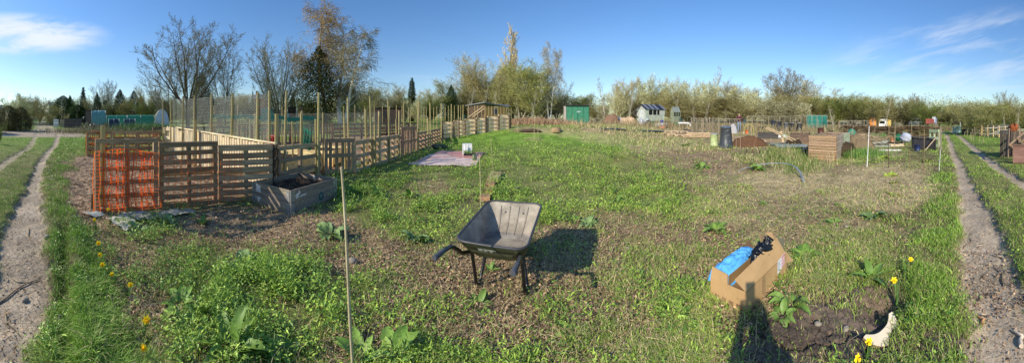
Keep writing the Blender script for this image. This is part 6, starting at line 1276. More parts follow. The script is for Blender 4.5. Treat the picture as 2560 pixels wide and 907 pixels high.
# ------------------------------------------------------------------ cages, pens, benches
def frame_cage(label,px0,px1,top,d,dp,col,netcol,name='net_cage',cat='cage',posts=5,net=True,dense=.05,wd=.004,g_=None):
    a=np.array(pd(px0,d));b=np.array(pd(px1,d));u=b-a;L=np.linalg.norm(u);u/=L;g=gz(*a);H=zat(top,d)-g;t=thing(name,label,cat,(a[0],a[1],g),math.atan2(u[1],u[0]))
    for i in range(posts):
        m=MB();m.tube([(L*i/(posts-1),0,-.05),(L*i/(posts-1),0,H)],.03,6,jit(col));m.build('post',POST,t)
    for yy in(0,dp): m=MB();m.bar((0,yy,H-.02),(L,yy,H-.02),.03,.04,col);m.build('rail',POST,t)

    m=MB();n=int(L/dense);k=int(H/dense)
    def pan(o,U,L_):
        nn=max(2,int(L_/dense))
        for i in range(nn+1):
            p=o+U*L_*i/nn;m.add([p-U*wd/2,p+U*wd/2,p+U*wd/2+np.array([0,0,H]),p-U*wd/2+np.array([0,0,H])],[0,1,2,3],netcol)
        for j in range(k+1):
            z=np.array([0,0,H*j/k]);q=np.array([0,0,wd/2]);m.add([o+z-q,o+U*L_+z-q,o+U*L_+z+q,o+z+q],[0,1,2,3],netcol)
    if net: pan(np.array([0,0,0.]),np.array([1.,0,0]),L);pan(np.array([0,dp,0.]),np.array([1.,0,0]),L);pan(np.array([0,0,0.]),np.array([0,1.,0]),dp);pan(np.array([L,0,0.]),np.array([0,1.,0]),dp);m.build('netting',NET,t)
    return t
frame_cage('netted fruit cage on wooden posts before the blossom trees',1728,1796,295,24,4,(.30,.25,.18),(.12,.12,.11),posts=6,dense=.09,wd=.006)
frame_cage('netted cage continuing behind the person',1798,1850,297,27,3,(.30,.25,.18),(.12,.12,.11),posts=5,dense=.10,wd=.006)
frame_cage('turquoise netted cage with a dark back panel',2017,2068,288,36,3,(.30,.3,.25),(.03,.26,.21),posts=5,dense=.06,wd=.02)
frame_cage('wire panel fence behind the pallets right of the track',2440,2549,313,34,.2,(.3,.3,.3),(.24,.25,.25),'mesh_fence','fence',4,True,.22,.012)
frame_cage('long low wire fence at the edge of the trees left of the green shed',1290,1408,297,44,.2,(.3,.28,.24),(.22,.21,.19),'wire_fence','fence',9,True,.2,.012)
frame_cage('wire fence right of the green shed',1474,1560,295,42,.2,(.3,.28,.24),(.22,.21,.19),'wire_fence','fence',7,True,.2,.012)
frame_cage('wire fence on posts across the back of the right plots',1868,2016,290,38,.2,(.32,.27,.2),(.22,.21,.18),'wire_fence','fence',12,True,.2,.011)
frame_cage('wire fence behind the brush hurdle',2100,2170,301,36,.2,(.32,.27,.2),(.22,.21,.18),'wire_fence','fence',8,True,.2,.011)
# slatted compost pen (brown front, pale green side)
c0=np.array(pd(2022,10.9));c1=np.array(pd(2091,10.35));c2=np.array(pd(2124,13.3));t=thing('compost_pen','square slatted wooden composter, brown in front and greenish at the side','compost pen',(0,0,hz1(*c1)-.02),0)
def slats(m,p,q,n,h,col,w=.085,th=.022,z0=.03):
    for k in range(n): z=z0+w/2+(h-w)*k/(n-1);cc=col if not callable(col) else col(k);m.bar((*p,z+random.uniform(-.006,.006)),(*q,z+random.uniform(-.006,.006)),th,w,jit(cc,.15))
m=MB();slats(m,c0,c1,9,.88,(.30,.20,.115));m.build('front_slats',WOOD,t)
mid=c1+(c2-c1)*.42;m=MB();slats(m,c1+(c2-c1)*.01,mid,9,.9,(.24,.20,.155));m.build('side_slats',WOOD,t)
m=MB();slats(m,mid,c2,9,.9,(.33,.36,.25));m.build('side_slats',WOOD,t)
c3=c0+(c2-c1);m=MB();slats(m,c3,c2,8,.88,(.25,.18,.12));slats(m,c0,c3,8,.88,(.25,.18,.12));m.build('rear_slats',WOOD,t)
for p in(c0,c1,c2,mid,c3,(c0+c1)/2): 
    m=MB();q_=p*1.004;m.box((q_[0],q_[1],.45),(.05,.05,.94),(.10,.07,.05));m.build('corner_post',WOODV,t)
m=MB();cc=(c0+c1+c2+c3)/4;m.blob((cc[0],cc[1],.3),(1.0,1.0,.38),5,.2,3,(.07,.05,.03),14);m.build('compost',SOILM,t,True)
def sticksgrow(px,py,n,h,label):
    x,y=gp(px,py);m=MB()
    for k in range(n):
        a=random.uniform(0,6.3);r=random.uniform(0,.3);l=random.uniform(.3,.6);m.tube([(r*math.cos(a),r*math.sin(a),0),(r*math.cos(a)+random.gauss(0,.05),r*math.sin(a)+random.gauss(0,.05),h*random.uniform(.5,1))],[.006,.003],4,jit((.36,.28,.16),.2),False)
    o=m.build('dry_stems',DRYM,None);o.location=(x,y,hz1(x,y));tag(o,label,'dry plant')
sticksgrow(2070,408,22,.5,'dry upright stems growing before the slatted composter');sticksgrow(1960,400,16,.7,'tall bleached grass stalks over the hose');sticksgrow(1760,368,6,.5,'dead brown stalk in the leafy clump before the dustbin')
# leaning planks
for i,(p0,p1,w,lb) in enumerate([((1915,320),(1982,352),.16,'long pale plank leaning to the ground, lower of two'),((1918,318),(1990,350),.15,'long plank leaning, upper of two'),((1952,328),(1958,356),.10,'short upright board crossing the leaning planks'),((1986,352),(1996,346),.08,'short stub of wood at the end of the planks')]):
    d=15.5;a=pd(p0[0],d+.4);b=pd(p1[0],d);m=MB();m.bar((a[0],a[1],zat(p0[1],d+.4)),(b[0],b[1],zat(p1[1],d)),w,.035,(.36,.27,.16));tag(m.build('plank',WOOD),lb,'plank')
def rbed(label,px0,px1,bot,top,d,dp,col,soil=(.07,.05,.035),name='raised_bed',plant_=None):
    a=np.array(pd(px0,d));b=np.array(pd(px1,d));u=b-a;L=np.linalg.norm(u);g=gz(*a);h=max(.12,zat(top,d)-g);t=thing(name,label,'raised bed',(a[0],a[1],g),math.atan2(u[1],u[0]))
    m=MB();n=max(1,int(h/.16))
    for k in range(n):
        z=h*(k+.5)/n;m.box((L/2,0,z),(L,.03,h/n*.96),jit(col));m.box((L/2,dp,z),(L,.03,h/n*.96),jit(col));m.box((-.012,dp/2,z),(.024,dp-.04,h/n*.96),jit(col));m.box((L+.012,dp/2,z),(.024,dp-.04,h/n*.96),jit(col))
    m.build('boards',WOOD,t);m=MB();m.grid(np.array([[(xx,yy,h*.8+.05*random.random()) for yy in np.linspace(.02,dp-.02,8)] for xx in np.linspace(.02,L-.02,14)]),soil);m.build('soil',SOILM,t,True)
    if plant_:
        m=MB();n=plant_[0];leafquads(m,rng.uniform(.1,L-.1,n),rng.uniform(.1,dp-.1,n),h*.8+rng.uniform(.03,plant_[1],n),np.full(n,.12),np.full(n,.06),rng.uniform(.2,1.4,n),mixc((.05,.13,.03),(.13,.26,.06),rng.random(n)));m.build('plants',LEAF,t)
    return t
rbed('dark brown timber bed behind the leaning planks',1976,2026,0,335,17,2.,(.12,.08,.055))
rbed('low timber bed with pale boards before the white net dome',2216,2258,0,359,15.6,1.2,(.38,.30,.20))
rbed('slate-grey edged bed of green seedlings',2172,2222,0,350,17.4,2.6,(.22,.25,.22),plant_=(900,.28))
rbed('lower slate-grey bed edge left of the timber bed',2180,2226,0,367,15.2,.7,(.22,.25,.22))
rbed('thin bed edge beside the branch heap',2140,2162,0,336,21,.6,(.5,.33,.2))
rbed('dark slatted bed behind the mulch heap',1895,1945,0,332,21,1.2,(.05,.045,.04))
rbed('dark timber bed at the far left beyond the gravel',161,205,0,296,44,2.2,(.09,.07,.06))
rbed('pale sided planter left of the far timber bed',134,146,0,298,50,1.,(.5,.5,.48))
rbed('brown planter between the far beds',150,161,0,298,48,1.,(.34,.26,.17))
simple('plank','pale plank lying on the ground before the timber bed','plank',2225,378,lambda m,u:m.box((0,0,.05),(1.05,.16,.06),(.48,.47,.42)),WOOD,rz=-.03)
simple('corrugated_sheet','grey corrugated sheet lying flat beside the mulch heap','metal sheet',1980,372,lambda m,u:[m.box((-.75+.1*i,0,.16+.01*(i%2)),(.1,1.3,.012),jit((.33,.36,.34),.06)) for i in range(16)],MATTE,rz=.25)
simple('corrugated_sheet','second grey sheet tucked behind the first','metal sheet',1950,364,lambda m,u:[m.box((-.5+.1*i,0,.10+.01*(i%2)),(.1,.8,.012),jit((.26,.28,.26),.06)) for i in range(10)],MATTE,rz=.15)
simple('crate','black plastic crate turned down under the sheet edge','crate',2013,390,lambda m,u:m.box((0,0,.15),(.30,.4,.3),(.015,.017,.018)),PLAST)
# pallet pile lying flat
for i,(px,d,k) in enumerate([(1671,22.2,0),(1690,21.6,0),(1709,21.6,0),(1680,22.6,1),(1702,22.8,1)]):
    x,y=pd(px,d);t=thing('pallet','pallet lying flat in the low pile, %s'%['leftmost below','middle below','rightmost below','left on top','right on top'][i],'pallet',(x,y,gz(x,y)+.0+.145*k),-math.atan2(x,y)+random.uniform(-.1,.1),'pallets lying flat in a low pile')
    m=MB();[m.box((0,-.4+.2*j,.13),(1.15,.11,.02),jit((.40,.29,.18))) for j in range(5)];m.build('top_boards',WOOD,t);m=MB();[m.box((xx,yy,.07),(.12,.1,.1),jit((.3,.22,.14))) for xx in(-.5,0,.5) for yy in(-.4,0,.4)];m.build('blocks',WOOD,t);m=MB();[m.box((0,yy,.01),(1.15,.1,.02),jit((.3,.22,.14))) for yy in(-.4,0,.4)];m.build('bottom_boards',WOOD,t)
for i in range(4):
    simple('board','long tan board lying flat beside the pallet pile, %s from the front'%ORD[i],'board',1746+i*3,0,lambda m,u:m.bar((-1.1,0,.08+.06*i),(.95,.1,.05+.05*i),.24,.04,jit((.45,.31,.18))),WOOD,d=20.8+.45*i,rz=random.uniform(-.06,.06),group='tan boards beside the pallet pile')
simple('crate','black crate in front of the netted cage','crate',1718,0,lambda m,u:[m.box((-.15,0,.14),(.28,.3,.28),(.03,.03,.035)),m.box((.16,0,.14),(.28,.3,.28),(.05,.05,.055))],PLAST,d=25)
simple('trough','long white trough before the grey shed','trough',1653,0,lambda m,u:[m.box((0,-.2,.25),(1.2,.03,.36),(.72,.71,.68)),m.box((0,.2,.25),(1.2,.03,.36),(.72,.71,.68)),m.box((-.6,0,.25),(.03,.37,.36),(.7,.69,.66)),m.box((.6,0,.25),(.03,.37,.36),(.7,.69,.66)),m.box((0,0,.08),(1.16,.37,.03),(.2,.14,.1))],MATTE,d=31)
simple('trough','terracotta trough in front of the white one','trough',1655,0,lambda m,u:[m.box((0,-.12,.12),(.55,.03,.22),(.45,.20,.12)),m.box((0,.12,.12),(.55,.03,.22),(.45,.20,.12)),m.box((-.28,0,.12),(.03,.21,.22),(.45,.20,.12)),m.box((.28,0,.12),(.03,.21,.22),(.45,.2,.12)),m.box((0,0,.17),(.52,.21,.02),(.1,.07,.05))],MATTE,d=29)
for px,lb,c in((1633,'turquoise tub below the green barrel',(.08,.42,.33)),(1676,'orange tub at the rusty tools',(.5,.25,.14))):
    bin_(lb,px,0,.25,.28,.24,c,None,d=32,name='tub',cat='tub')
parts('green_wheelbarrow','upturned green wheelbarrow near the greenhouse','wheelbarrow',1693,0,[('tray',lambda m,u:loft(m,[rring(-.4,.45,.3,.24,.55,.55,.08),rring(-.25,.2,.2,.16,.25,.25,.08)],(.05,.2,.11)),PLAST,True),('wheel',lambda m,u:m.tube([(.6+.16*math.cos(a),0,.17+.16*math.sin(a)) for a in np.linspace(0,2*PI,17)],.04,6,(.02,.02,.02),False),PLAST,True),('frame',lambda m,u:[m.tube([(-.7,s*.26,.5),(-.3,s*.22,.3),(.6,s*.07,.18)],.018,6,(.1,.1,.1)) for s in(-1,1)],BLACKP,True)],d=31)
parts('white_bench','white pipe table on legs right of the greenhouse','table',1710,0,[('top',lambda m,u:m.tube([(-.6,0,.55),(.45,0,.55),(.62,0,.42),(.7,0,.2)],.085,10,(.7,.7,.67)),MATTE,True),('leg',lambda m,u:m.box((-.5,0,.25),(.05,.05,.5),(.5,.48,.42)),MATTE,False),('leg',lambda m,u:m.box((.35,0,.25),(.05,.05,.5),(.5,.48,.42)),MATTE,False)],d=30)
# slatted pen near the straw heap
x0,y0=pd(1552,35);t=thing('slatted_pen','slatted pallet pen of a compost heap left of the grey shed','pen',(x0,y0,gz(x0,y0)),-math.atan2(*pd(1567,35)))
m=MB();[m.box((.13*i,0,.42),(.085,.025,.84),jit((.44,.32,.22))) for i in range(13)];m.build('slats',WOODV,t)
[MB().box((.78,.03,zz),(1.7,.03,.09),(.35,.25,.17)).build('rail',WOOD,t) for zz in(.15,.72)]
# yellow hoop
x,y=pd(1872,24.5);m=MB();m.tube([(-.41,0,0),(-.41,0,.45),(-.36,0,.68),(-.2,0,.86),(0,0,.92),(.2,0,.86),(.36,0,.68),(.41,0,.45),(.41,0,0)],.016,8,(.52,.49,.07));o=m.build('hoop',PLAST,None,True);o.location=(x,y,gz(x,y));o.rotation_euler=(0,0,-math.atan2(x,y));tag(o,'yellow plastic hoop standing right of the person','hoop')
# white net dome, green net ball
simple('net_dome','white translucent net dome on the timber bed','net dome',2264,0,lambda m,u:m.blob((0,0,.42),(.33,.3,.30),2,.3,2.2,(.44,.46,.53),16),CLOTH,d=16.6,smooth=True)
simple('green_net','bundle of dark green net beside the terracotta pot','net',2245,0,lambda m,u:m.blob((0,0,.3),(.3,.25,.22),3,.3,3,(.02,.14,.07),12),CLOTH,d=18.2,smooth=True)
simple('green_net','dim green net hump by the branch heap','net',2129,0,lambda m,u:m.blob((0,0,.32),(.36,.3,.36),3,.15,3,(.07,.22,.15),12),CLOTH,d=23,smooth=True)
# dark timber screen and pale green pallet
x,y=pd(2279,14.6);x2,y2=pd(2340,13.6);t=thing('timber_screen','dark weathered board screen beside the white net dome','screen',(x,y,gz(x,y)),math.atan2(y2-y,x2-x));L=math.hypot(x2-x,y2-y)
m=MB();[m.box((L*(i+.5)/11,0,.28),(L/11*.93,.025,.56+random.uniform(-.03,.03)),jit((.06,.055,.055),.3)) for i in range(11)];m.build('boards',WOODV,t);m=MB();m.box((L/2,.0,.60),(L,.12,.03),(.12,.115,.11));m.build('top_rail',WOOD,t)
m=MB();m.bar((L*.72,-.25,.02),(L*1.02,-.05,.62),.05,.05,(.4,.3,.2));m.build('brace',WOOD,t)
pallet('pale green slatted pallet standing behind the dark screen',pd(2322,15.6),pd(2347,15.2),.95,3,0,front=(.40,.46,.27),bw=.16,ns=3,group=None)
# parked car behind the hurdle
x,y=pd(2262,50);t=thing('car','silver-blue car mostly hidden behind the brush hurdle','car',(x,y,gz(x,y)),-math.atan2(*pd(2279,50))+.15)
m=MB();prof=[(0,.35),(0,.75),(.35,.85),(.9,.95),(1.5,1.42),(2.5,1.46),(3.1,1.0),(3.75,.92),(3.95,.7),(3.95,.35)]
for y0_,y1_ in((0,1.65),):
    P=np.array([[(px_,yy,pz) for px_,pz in prof] for yy in(0,.12,.8,1.53,1.65)]);P[0,:,2]=np.where(P[0,:,2]>1,P[0,:,2]-.06,P[0,:,2]);m.grid(P[::-1],(.38,.45,.52));
    for yy in(0,1.65): m.add([(p[0],yy,p[1]-(.06 if p[1]>1 else 0)) for p in prof],list(range(len(prof))),(.38,.45,.52))
m.build('body',PLAST,t)
for pts in(((1.05,1.0),(1.5,1.33),(1.95,1.35),(1.95,.98)),((2.02,.98),(2.02,1.35),(2.45,1.36),(2.9,1.02))):
    m=MB();m.add([(p[0],-.012,p[1]) for p in pts],[0,1,2,3],(.015,.02,.025));m.build('window',GLASS,t)
for xx in(.75,3.2):
  for yy in(.05,1.6):
    m=MB();m.tube([(xx,yy-.08,.3),(xx,yy+.08,.3)],.3,16,(.02,.02,.02));w_=m.build('wheel',PLAST,t);m=MB();m.tube([(xx,yy-.09,.3),(xx,yy+.09,.3)],.17,12,(.4,.4,.42));m.build('rim',METAL,w_)
# panels at the track end
for px,d,w,h,z0,c,lb in [(2320,36,.55,.62,.85,(.33,.09,.07),'left red board raised above the hurdle'),(2330,36,.5,.62,.85,(.30,.08,.07),'right red board raised above the hurdle'),(2335,37,.45,.75,.95,(.55,.57,.6),'pale grey board behind the red ones'),(2340.5,36.5,.2,.8,.75,(.18,.22,.42),'narrow blue board beside the red ones'),(2380,44,.42,.75,.7,(.62,.50,.18),'yellow board at the track end'),(2391,42,.85,.95,.6,(.05,.035,.03),'dark brown board right of the yellow one')]:
    simple('board',lb,'board',px,0,lambda m,u:[m.box((0,0,z0+h/2),(w,.03,h),c),m.box((-w*.4,.04,z0/2+.2),(.05,.05,z0+.4),(.25,.18,.12)),m.box((w*.4,.04,z0/2+.2),(.05,.05,z0+.4),(.25,.18,.12))],MATTE,d=d)
for i,px in enumerate((2386.5,2392,2397.5)):
    bin_(['pale turquoise barrel leftmost of three by the track','pale turquoise barrel between two others by the track','pale turquoise barrel rightmost of three by the track'][i],px,0,.22,.22,.66,(.30,.47,.45),(.3,.5,.48),d=30.5,name='barrel',cat='barrel',group='turquoise barrels by the track')
simple('pipe','white upright pipe behind the turquoise barrels','pipe',2399,0,lambda m,u:m.tube([(0,0,0),(.12,0,1.5)],.07,8,(.72,.72,.7)),MATTE,d=31.5,smooth=True)
bin_('black-topped box at the far canes','2408' and 2409,0,.2,.2,.5,(.03,.03,.035),(.02,.02,.02),d=27,name='bin',cat='bin')
# bright pallets right of the track
for i,(px0,px1,d0,d1) in enumerate([(2412,2424,28.5,28),(2425,2438,27.5,27),(2441,2454,25.8,25.2),(2456,2469,25,24.4),(2470,2483,24.2,23.8),(2485,2497,23.5,23),(2499,2512,22.5,22)]):
    pallet('bright new pallet in the fence right of the track, %s from the left'%ORD[i],pd(px0,d0),pd(px1,d1),.95,4,2,front=(.40,.28,.15),back=(.34,.24,.13),bw=.16,ns=3,group='bright pallets right of the track')
# timber junk pile at right edge
def junk(px,d): return pd(px,d)
x,y=pd(2504,11.2);t=thing('salvage_pen','dark pen of old boards and crates at the right of the track','pen',(x,y,0),-math.atan2(*pd(2530,11.2))+.12);t.scale=(1.15,1,1.28)
m=MB();[m.box((.13*i,.02*(i%2),.42),(.115,.03,.84+random.uniform(-.08,.14)),jit((.075,.06,.05),.5)) for i in range(3)];m.build('end_boards',WOODV,t)
m=MB();[m.box((.75,.0,.10+.13*k),(1.0,.03,.115),jit((.06,.045,.038),.4)) for k in range(6)];m.build('front_boards',WOOD,t)
m=MB();[m.box((.35+.16*i,.5,.35),(.12,.03,.7),jit((.05,.04,.035),.4)) for i in range(6)];[m.box((.2,.25,.1+.14*k),(.03,.5,.11),jit((.06,.05,.04),.4)) for k in range(5)];m.build('rear_boards',WOODV,t)
m=MB();[m.bar((.2+.2*i,-.06-.02*i,.0),(.24+.19*i,-.02,.9-.1*(i%2)),.07,.03,jit((.22,.16,.11),.3)) for i in range(3)];m.build('leaning_boards',WOODV,t)
x,y=pd(2518,11.6);m=MB();m.grid(np.array([[(xx,yy,.98-.12*abs(xx)-.1*max(0,-yy)+.04*random.random()) for yy in np.linspace(-.25,.45,9)] for xx in np.linspace(-.35,.4,12)]),(.02,.20,.085));o=m.build('green_sheet',SHEET,None,True);o.location=(x,y,0);o.rotation_euler=(0,0,-math.atan2(x,y));tag(o,'green plastic sheet over the dark salvage pen','sheet')
for px,z,lb,s in((2530,1.08,'rusty brown bag on top of the salvage pen',.2),(2539,1.16,'second rusty orange bag on the salvage pen',.15)):
    x,y=pd(px,11.7);m=MB();m.blob((0,0,z),(s,s*.8,s*1.05),int(px),.4,3,(.30,.09,.035),14);o=m.build('rusty_bag',CLOTH,None,True);o.location=(x,y,0);tag(o,lb,'bag')
x,y=pd(2522,10.2);t=thing('roof_frame','bare timber roof frame leaning at the right edge','frame',(x,y,0),-math.atan2(*pd(2545,10.2)))
for nm,a,b in(('rafter',(.05,0,.62),(1.1,.1,1.5)),('rafter',(.32,.35,.55),(1.3,.45,1.42)),('strut',(.0,0,.62),(.32,-.02,.42)),('strut',(.28,0,.86),(.58,-.02,.58)),('strut',(.52,.05,1.05),(.92,.03,.74)),('post',(.32,0,.0),(.32,0,.46)),('post',(.55,0,.0),(.58,0,.6))):
    m=MB();m.bar(a,b,.07,.07,jit((.24,.165,.105)));m.build(nm,WOOD,t)
x,y=pd(2552,9.6);simple('brown_panel','reddish brown panel at the right edge under the roof frame','panel',2553,0,lambda m,u:[m.box((0,0,.32),(.55,.04,.6),(.24,.13,.10)),m.box((0,-.02,.62),(.57,.05,.05),(.16,.09,.07))],WOOD,d=9.6)
for k,(px,d,lb) in enumerate([(2512,14.5,'grey plank among the pale stacked timber behind the pen'),(2520,15,'white plank among the stacked timber behind the pen'),(2530,15.5,'long pale plank on the stacked timber behind the pen'),(2500,15.5,'slanting stake sticking out of the stacked timber')]):
    simple('plank',lb,'plank',px,0,lambda m,u:m.bar((-.8,0,.75+.08*k),(.8,.2,.80+.06*k+(.12 if k==3 else 0)),.14,.04,(.33,.28,.22)),WOOD,d=d)
# left distance: tunnels and nets
def tunnel(label,px0,px1,top,d,dp,col,m_=SHEET,name='polytunnel',dome=False):
    a=np.array(pd(px0,d));b=np.array(pd(px1,d));u=b-a;L=np.linalg.norm(u);g=gz(*a);H=zat(top,d)-g;t=thing(name,label,'tunnel',(a[0],a[1],g),math.atan2(u[1],u[0]))
    m=MB();P=[]
    if dome:
        for i in range(13):
            v=PI*i/12;P.append([(L/2-L/2*math.cos(v),yy,H*math.sin(v)**.7) for yy in np.linspace(0,dp,5)])
    else:
        for i in range(13):
            v=PI*i/12;P.append([(xx,dp/2-dp/2*math.cos(v),H*math.sin(v)**.6*(1-.03*math.sin(xx*7))) for xx in np.linspace(0,L,9)])
    m.grid(P,col);
    if dome: m.add([(p[0][0],0,p[0][2]) for p in P],list(range(13)),tuple(np.array(col)*.9))
    else:
        for e in(0,-1): m.add([p[e] for p in P],list(range(13)),tuple(np.array(col)*.85))
    m.build('cover',m_,t,True)
    m=MB()
    for f in(0,.5,1):
        if dome: m.tube([(q_[0][0],dp*f,q_[0][2]+.02) for q_ in P],.025,5,(.5,.5,.5))
        else: m.tube([(L*f,q_[0][1],q_[0][2]+.03) for q_ in P],.025,5,(.3,.4,.38))
    m.build('hoop',PLAST,t);return t
tunnel('white domed polytunnel end behind the brown back pallets',387,423,273,34,5,(.62,.67,.72),dome=True)
tunnel('turquoise netting tunnel far left beyond the beds',229,264,276,46,2.2,(.17,.33,.29))
tunnel('bright green net tunnel, left half of the long row',266,318,288,42,1.6,(.05,.27,.13));tunnel('bright green net tunnel, right half of the long row',318,386,287.5,42,1.6,(.05,.25,.12))
tunnel('low green netted bed before the brick house',652,694,270,70,2.5,(.08,.33,.19));tunnel('dark low tunnel before the green nets',272,298,297,36,1.2,(.03,.04,.05),SHEET);tunnel('small dark cloche before the right green net',310,338,297,36,1.,(.06,.07,.07))
# rough vegetation patches in front of them
for px,bot,n,w,dp,h,c0,c1,lb,nm in [(330,332,5200,11,4,.75,(.10,.10,.04),(.26,.22,.12),'dry weedy growth behind the brown back pallets','weeds'),(366,331,3200,4,3,1.3,(.05,.11,.03),(.16,.22,.07),'tall green growth before the white polytunnel','weeds'),(255,325,1500,3.4,2,1.1,(.07,.07,.035),(.17,.15,.08),'dark bush of dry stems before the turquoise tunnel','weeds'),(2120,388,2600,1.9,1.3,.45,(.06,.13,.025),(.15,.24,.06),'clump of tall green daffodil leaves right of the slatted composter','foliage'),(1318,312,3800,6,3,.8,(.22,.12,.07),(.40,.27,.16),'band of reddish dry stalks at the end of the plot','undergrowth'),(700,329,3500,14,5,.7,(.07,.10,.03),(.18,.2,.09),'rough green growth beyond the brown back fence','weeds'),(880,326,3500,14,5,.7,(.08,.10,.035),(.2,.2,.1),'rough growth beyond the back fence below the birches','weeds'),(110,313,2000,10,4,.8,(.14,.15,.1),(.3,.3,.22),'hazy pale growth on the distant left beds','weeds'),(1800,322,4200,18,5,.9,(.12,.10,.05),(.3,.24,.13),'dry stalks and weeds under the right-hand trees','undergrowth'),(2250,325,4200,16,5,.8,(.10,.09,.04),(.26,.2,.11),'dry growth below the trees behind the hurdle','undergrowth')]:  # distant left growth greyed and paled, haze put into its colour
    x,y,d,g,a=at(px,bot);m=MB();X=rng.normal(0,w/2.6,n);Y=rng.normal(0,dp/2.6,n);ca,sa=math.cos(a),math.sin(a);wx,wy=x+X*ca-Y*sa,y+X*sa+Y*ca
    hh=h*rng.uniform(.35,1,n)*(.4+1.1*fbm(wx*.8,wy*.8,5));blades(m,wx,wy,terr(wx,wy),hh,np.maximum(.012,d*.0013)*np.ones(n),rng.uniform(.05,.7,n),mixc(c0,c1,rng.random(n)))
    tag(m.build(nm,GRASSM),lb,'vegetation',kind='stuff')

random.seed(77)
for px,t,dd,wx,lb in [(2448,250,39,16,'slim pale stem behind the bright pallets, first from the left'),(2463,258,41,14,'slim pale stem behind the bright pallets, second from the left'),(2480,252,38,16,'slim pale stem behind the bright pallets, third from the left'),(2497,256,40,14,'slim pale stem behind the bright pallets, fourth from the left'),(2512,258,37,16,'slim pale stem behind the stacked timber, nearest the pen'),(2543,254,38,18,'slim pale stem above the roof frame'),(2182,246,44,26,'slim pale tree rising behind the orange shed'),(2214,244,45,26,'slim pale tree rising behind the white shelter'),(2085,262,33,26,'spindly pale sapling right of the turquoise cage'),(1690,238,45,20,'slim stem between greenhouse and blossom trees'),(1735,244,44,18,'slim stem behind the netted fruit cage, left one'),(1765,248,43,18,'slim stem behind the netted fruit cage, right one'),(1815,240,44,20,'slim stem left of the person'),(1208,214,58,22,'slim pale trunk before the dark middle of the grove, second'),(1240,222,57,20,'slim pale trunk before the dark middle of the grove, third'),(1330,226,55,22,'slim pale trunk under the yellow-green willow')]:
    tree('aspen',lb,px,t,dd,wx,'tree')

for i in range(34):
    px=1690+i*19.5+random.uniform(-8,8);dd=random.uniform(17,34);h_=random.uniform(.7,1.5);x,y=pd(px,dd);g=gz(x,y)
    m=MB();m.tube([(0,0,-.1),(random.gauss(0,.03),random.gauss(0,.03),h_*.5),(random.gauss(0,.07),random.gauss(0,.07),h_)],[.018,.017,.014],5,jit((.40,.31,.20),.25),False)
    o=m.build('garden_stick',POST,None);o.location=(x,y,g);tag(o,'thin weathered stick standing among the beds between fruit cage and track','stick','sticks standing among the right-hand beds')
# ------------------------------------------------------------------ sky, sun, camera
w=bpy.data.worlds.new("World");SC.world=w;w.use_nodes=True;N=w.node_tree.nodes;L=w.node_tree.links
s=N.new('ShaderNodeTexSky');s.sky_type='NISHITA';s.sun_disc=False;s.sun_elevation=math.radians(SUN_EL);s.sun_rotation=math.radians(SUN_AZ%360);s.altitude=50;s.air_density=1.0;s.dust_density=.35;s.ozone_density=3.0
bg=N['Background'];bg.inputs[1].default_value=.138
def mth(op,a,b=None,c=None):
    n=N.new('ShaderNodeMath');n.operation=op
    for i,v in enumerate((a,b,c)):
        if v is None:continue
        if isinstance(v,(int,float)):n.inputs[i].default_value=v
        else:L.new(v,n.inputs[i])
    return n.outputs[0]
def ss(v,a,b):
    n=N.new('ShaderNodeMapRange');n.interpolation_type='SMOOTHSTEP';n.inputs[1].default_value=a;n.inputs[2].default_value=b;L.new(v,n.inputs[0]);return n.outputs[0]
tc=N.new('ShaderNodeTexCoord');sx=N.new('ShaderNodeSeparateXYZ');L.new(tc.outputs['Generated'],sx.inputs[0])
az=mth('ARCTAN2',sx.outputs[0],sx.outputs[1]);hor=mth('SQRT',mth('ADD',mth('MULTIPLY',sx.outputs[0],sx.outputs[0]),mth('MULTIPLY',sx.outputs[1],sx.outputs[1])))
el=mth('DIVIDE',sx.outputs[2],hor)
def cloudnoise(ka,ke,rot,scale,seed,det=7):
    c=N.new('ShaderNodeCombineXYZ');a2=mth('ADD',mth('MULTIPLY',az,math.cos(rot)),mth('MULTIPLY',el,math.sin(rot)));e2=mth('SUBTRACT',mth('MULTIPLY',el,math.cos(rot)),mth('MULTIPLY',az,math.sin(rot)))
    L.new(mth('MULTIPLY',a2,ka),c.inputs[0]);L.new(mth('MULTIPLY',e2,ke),c.inputs[1]);c.inputs[2].default_value=seed
    n=N.new('ShaderNodeTexNoise');n.inputs['Scale'].default_value=scale;n.inputs['Detail'].default_value=det;n.inputs['Roughness'].default_value=.6;n.inputs['Distortion'].default_value=.4;L.new(c.outputs[0],n.inputs['Vector']);return n.outputs['Fac']
def ellm(ca,ce,ra_,re_,rot=0):
    da=mth('SUBTRACT',az,ca);de=mth('SUBTRACT',el,ce)
    u=mth('ADD',mth('MULTIPLY',da,math.cos(rot)),mth('MULTIPLY',de,math.sin(rot)));v=mth('SUBTRACT',mth('MULTIPLY',de,math.cos(rot)),mth('MULTIPLY',da,math.sin(rot)))
    q=mth('ADD',mth('POWER',mth('ABSOLUTE',mth('DIVIDE',u,ra_)),2),mth('POWER',mth('ABSOLUTE',mth('DIVIDE',v,re_)),2))
    n=N.new('ShaderNodeMapRange');n.interpolation_type='SMOOTHSTEP';n.inputs[1].default_value=1.0;n.inputs[2].default_value=.1;L.new(q,n.inputs[0]);return n.outputs[0]
def px2(px,py): return (px-1280)/R,(HZ-py)/R
n1=cloudnoise(3,9,.12,1.3,1.7);n2=cloudnoise(2.2,11,.28,1.4,6.1);n3=cloudnoise(1.5,14,.05,1.2,12.5)
ca,ce=px2(40,85);c1=mth('MULTIPLY',ellm(ca,ce,.36,.085,-.03),ss(n1,.30,.62))
ca,ce=px2(2400,140);c2=mth('MULTIPLY',ellm(ca,ce,.62,.17,.16),ss(n2,.42,.78))
ca,ce=px2(1600,148);c3=mth('MULTIPLY',ellm(ca,ce,.07,.03,.5),ss(n1,.45,.7))
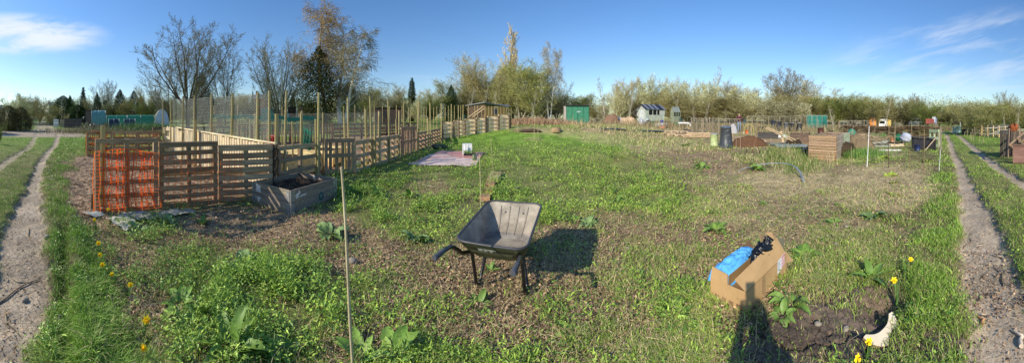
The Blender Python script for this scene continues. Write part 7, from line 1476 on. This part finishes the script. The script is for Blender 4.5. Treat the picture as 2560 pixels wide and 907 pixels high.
ca,ce=px2(1050,200);c4=mth('MULTIPLY',ellm(ca,ce,.28,.022,-.05),ss(n3,.42,.7))
ca,ce=px2(2350,215);c5=mth('MULTIPLY',ellm(ca,ce,.55,.06,.05),ss(n3,.4,.75))
cl=mth('MAXIMUM',mth('MULTIPLY',c1,.9),mth('MAXIMUM',mth('MULTIPLY',c2,.5),mth('MAXIMUM',mth('MULTIPLY',c3,.28),mth('MAXIMUM',mth('MULTIPLY',c4,.22),mth('MULTIPLY',c5,.3)))))
tint=N.new('ShaderNodeMix');tint.data_type='RGBA';tint.blend_type='MULTIPLY';tint.inputs[0].default_value=1;L.new(s.outputs[0],tint.inputs[6]);tg=N.new('ShaderNodeMix');tg.data_type='RGBA';L.new(ss(el,0,.42),tg.inputs[0]);tg.inputs[6].default_value=(1.0,1.06,1.10,1);tg.inputs[7].default_value=(.76,1.03,1.27,1);L.new(tg.outputs[2],tint.inputs[7])
mx=N.new('ShaderNodeMix');mx.data_type='RGBA';L.new(cl,mx.inputs[0]);L.new(tint.outputs[2],mx.inputs[6]);mx.inputs[7].default_value=(6.6,7.0,7.6,1)
L.new(mx.outputs[2],bg.inputs[0])
sd_=bpy.data.lights.new('sun','SUN');sd_.energy=5.0;sd_.angle=math.radians(.5);sd_.color=(1,.92,.78);so=bpy.data.objects.new('sun',sd_);COL.objects.link(so)
a=math.radians(SUN_AZ);e=math.radians(SUN_EL);dv=Vector((math.sin(a)*math.cos(e),math.cos(a)*math.cos(e),math.sin(e)));so.rotation_euler=dv.to_track_quat('Z','Y').to_euler();so.location=dv*50
c=bpy.data.cameras.new('camera');c.type='PANO';c.panorama_type='CENTRAL_CYLINDRICAL';c.central_cylindrical_radius=1
c.central_cylindrical_range_u_min=-1280/R;c.central_cylindrical_range_u_max=1280/R;c.central_cylindrical_range_v_min=-(907-HZ)/R;c.central_cylindrical_range_v_max=HZ/R
c.clip_start=.05;c.clip_end=3000
o=bpy.data.objects.new('camera',c);COL.objects.link(o);o.location=(0,0,CH);o.rotation_euler=(PI/2,0,0);SC.camera=o
SC.view_settings.view_transform='Standard';SC.view_settings.look='None';SC.view_settings.exposure=0
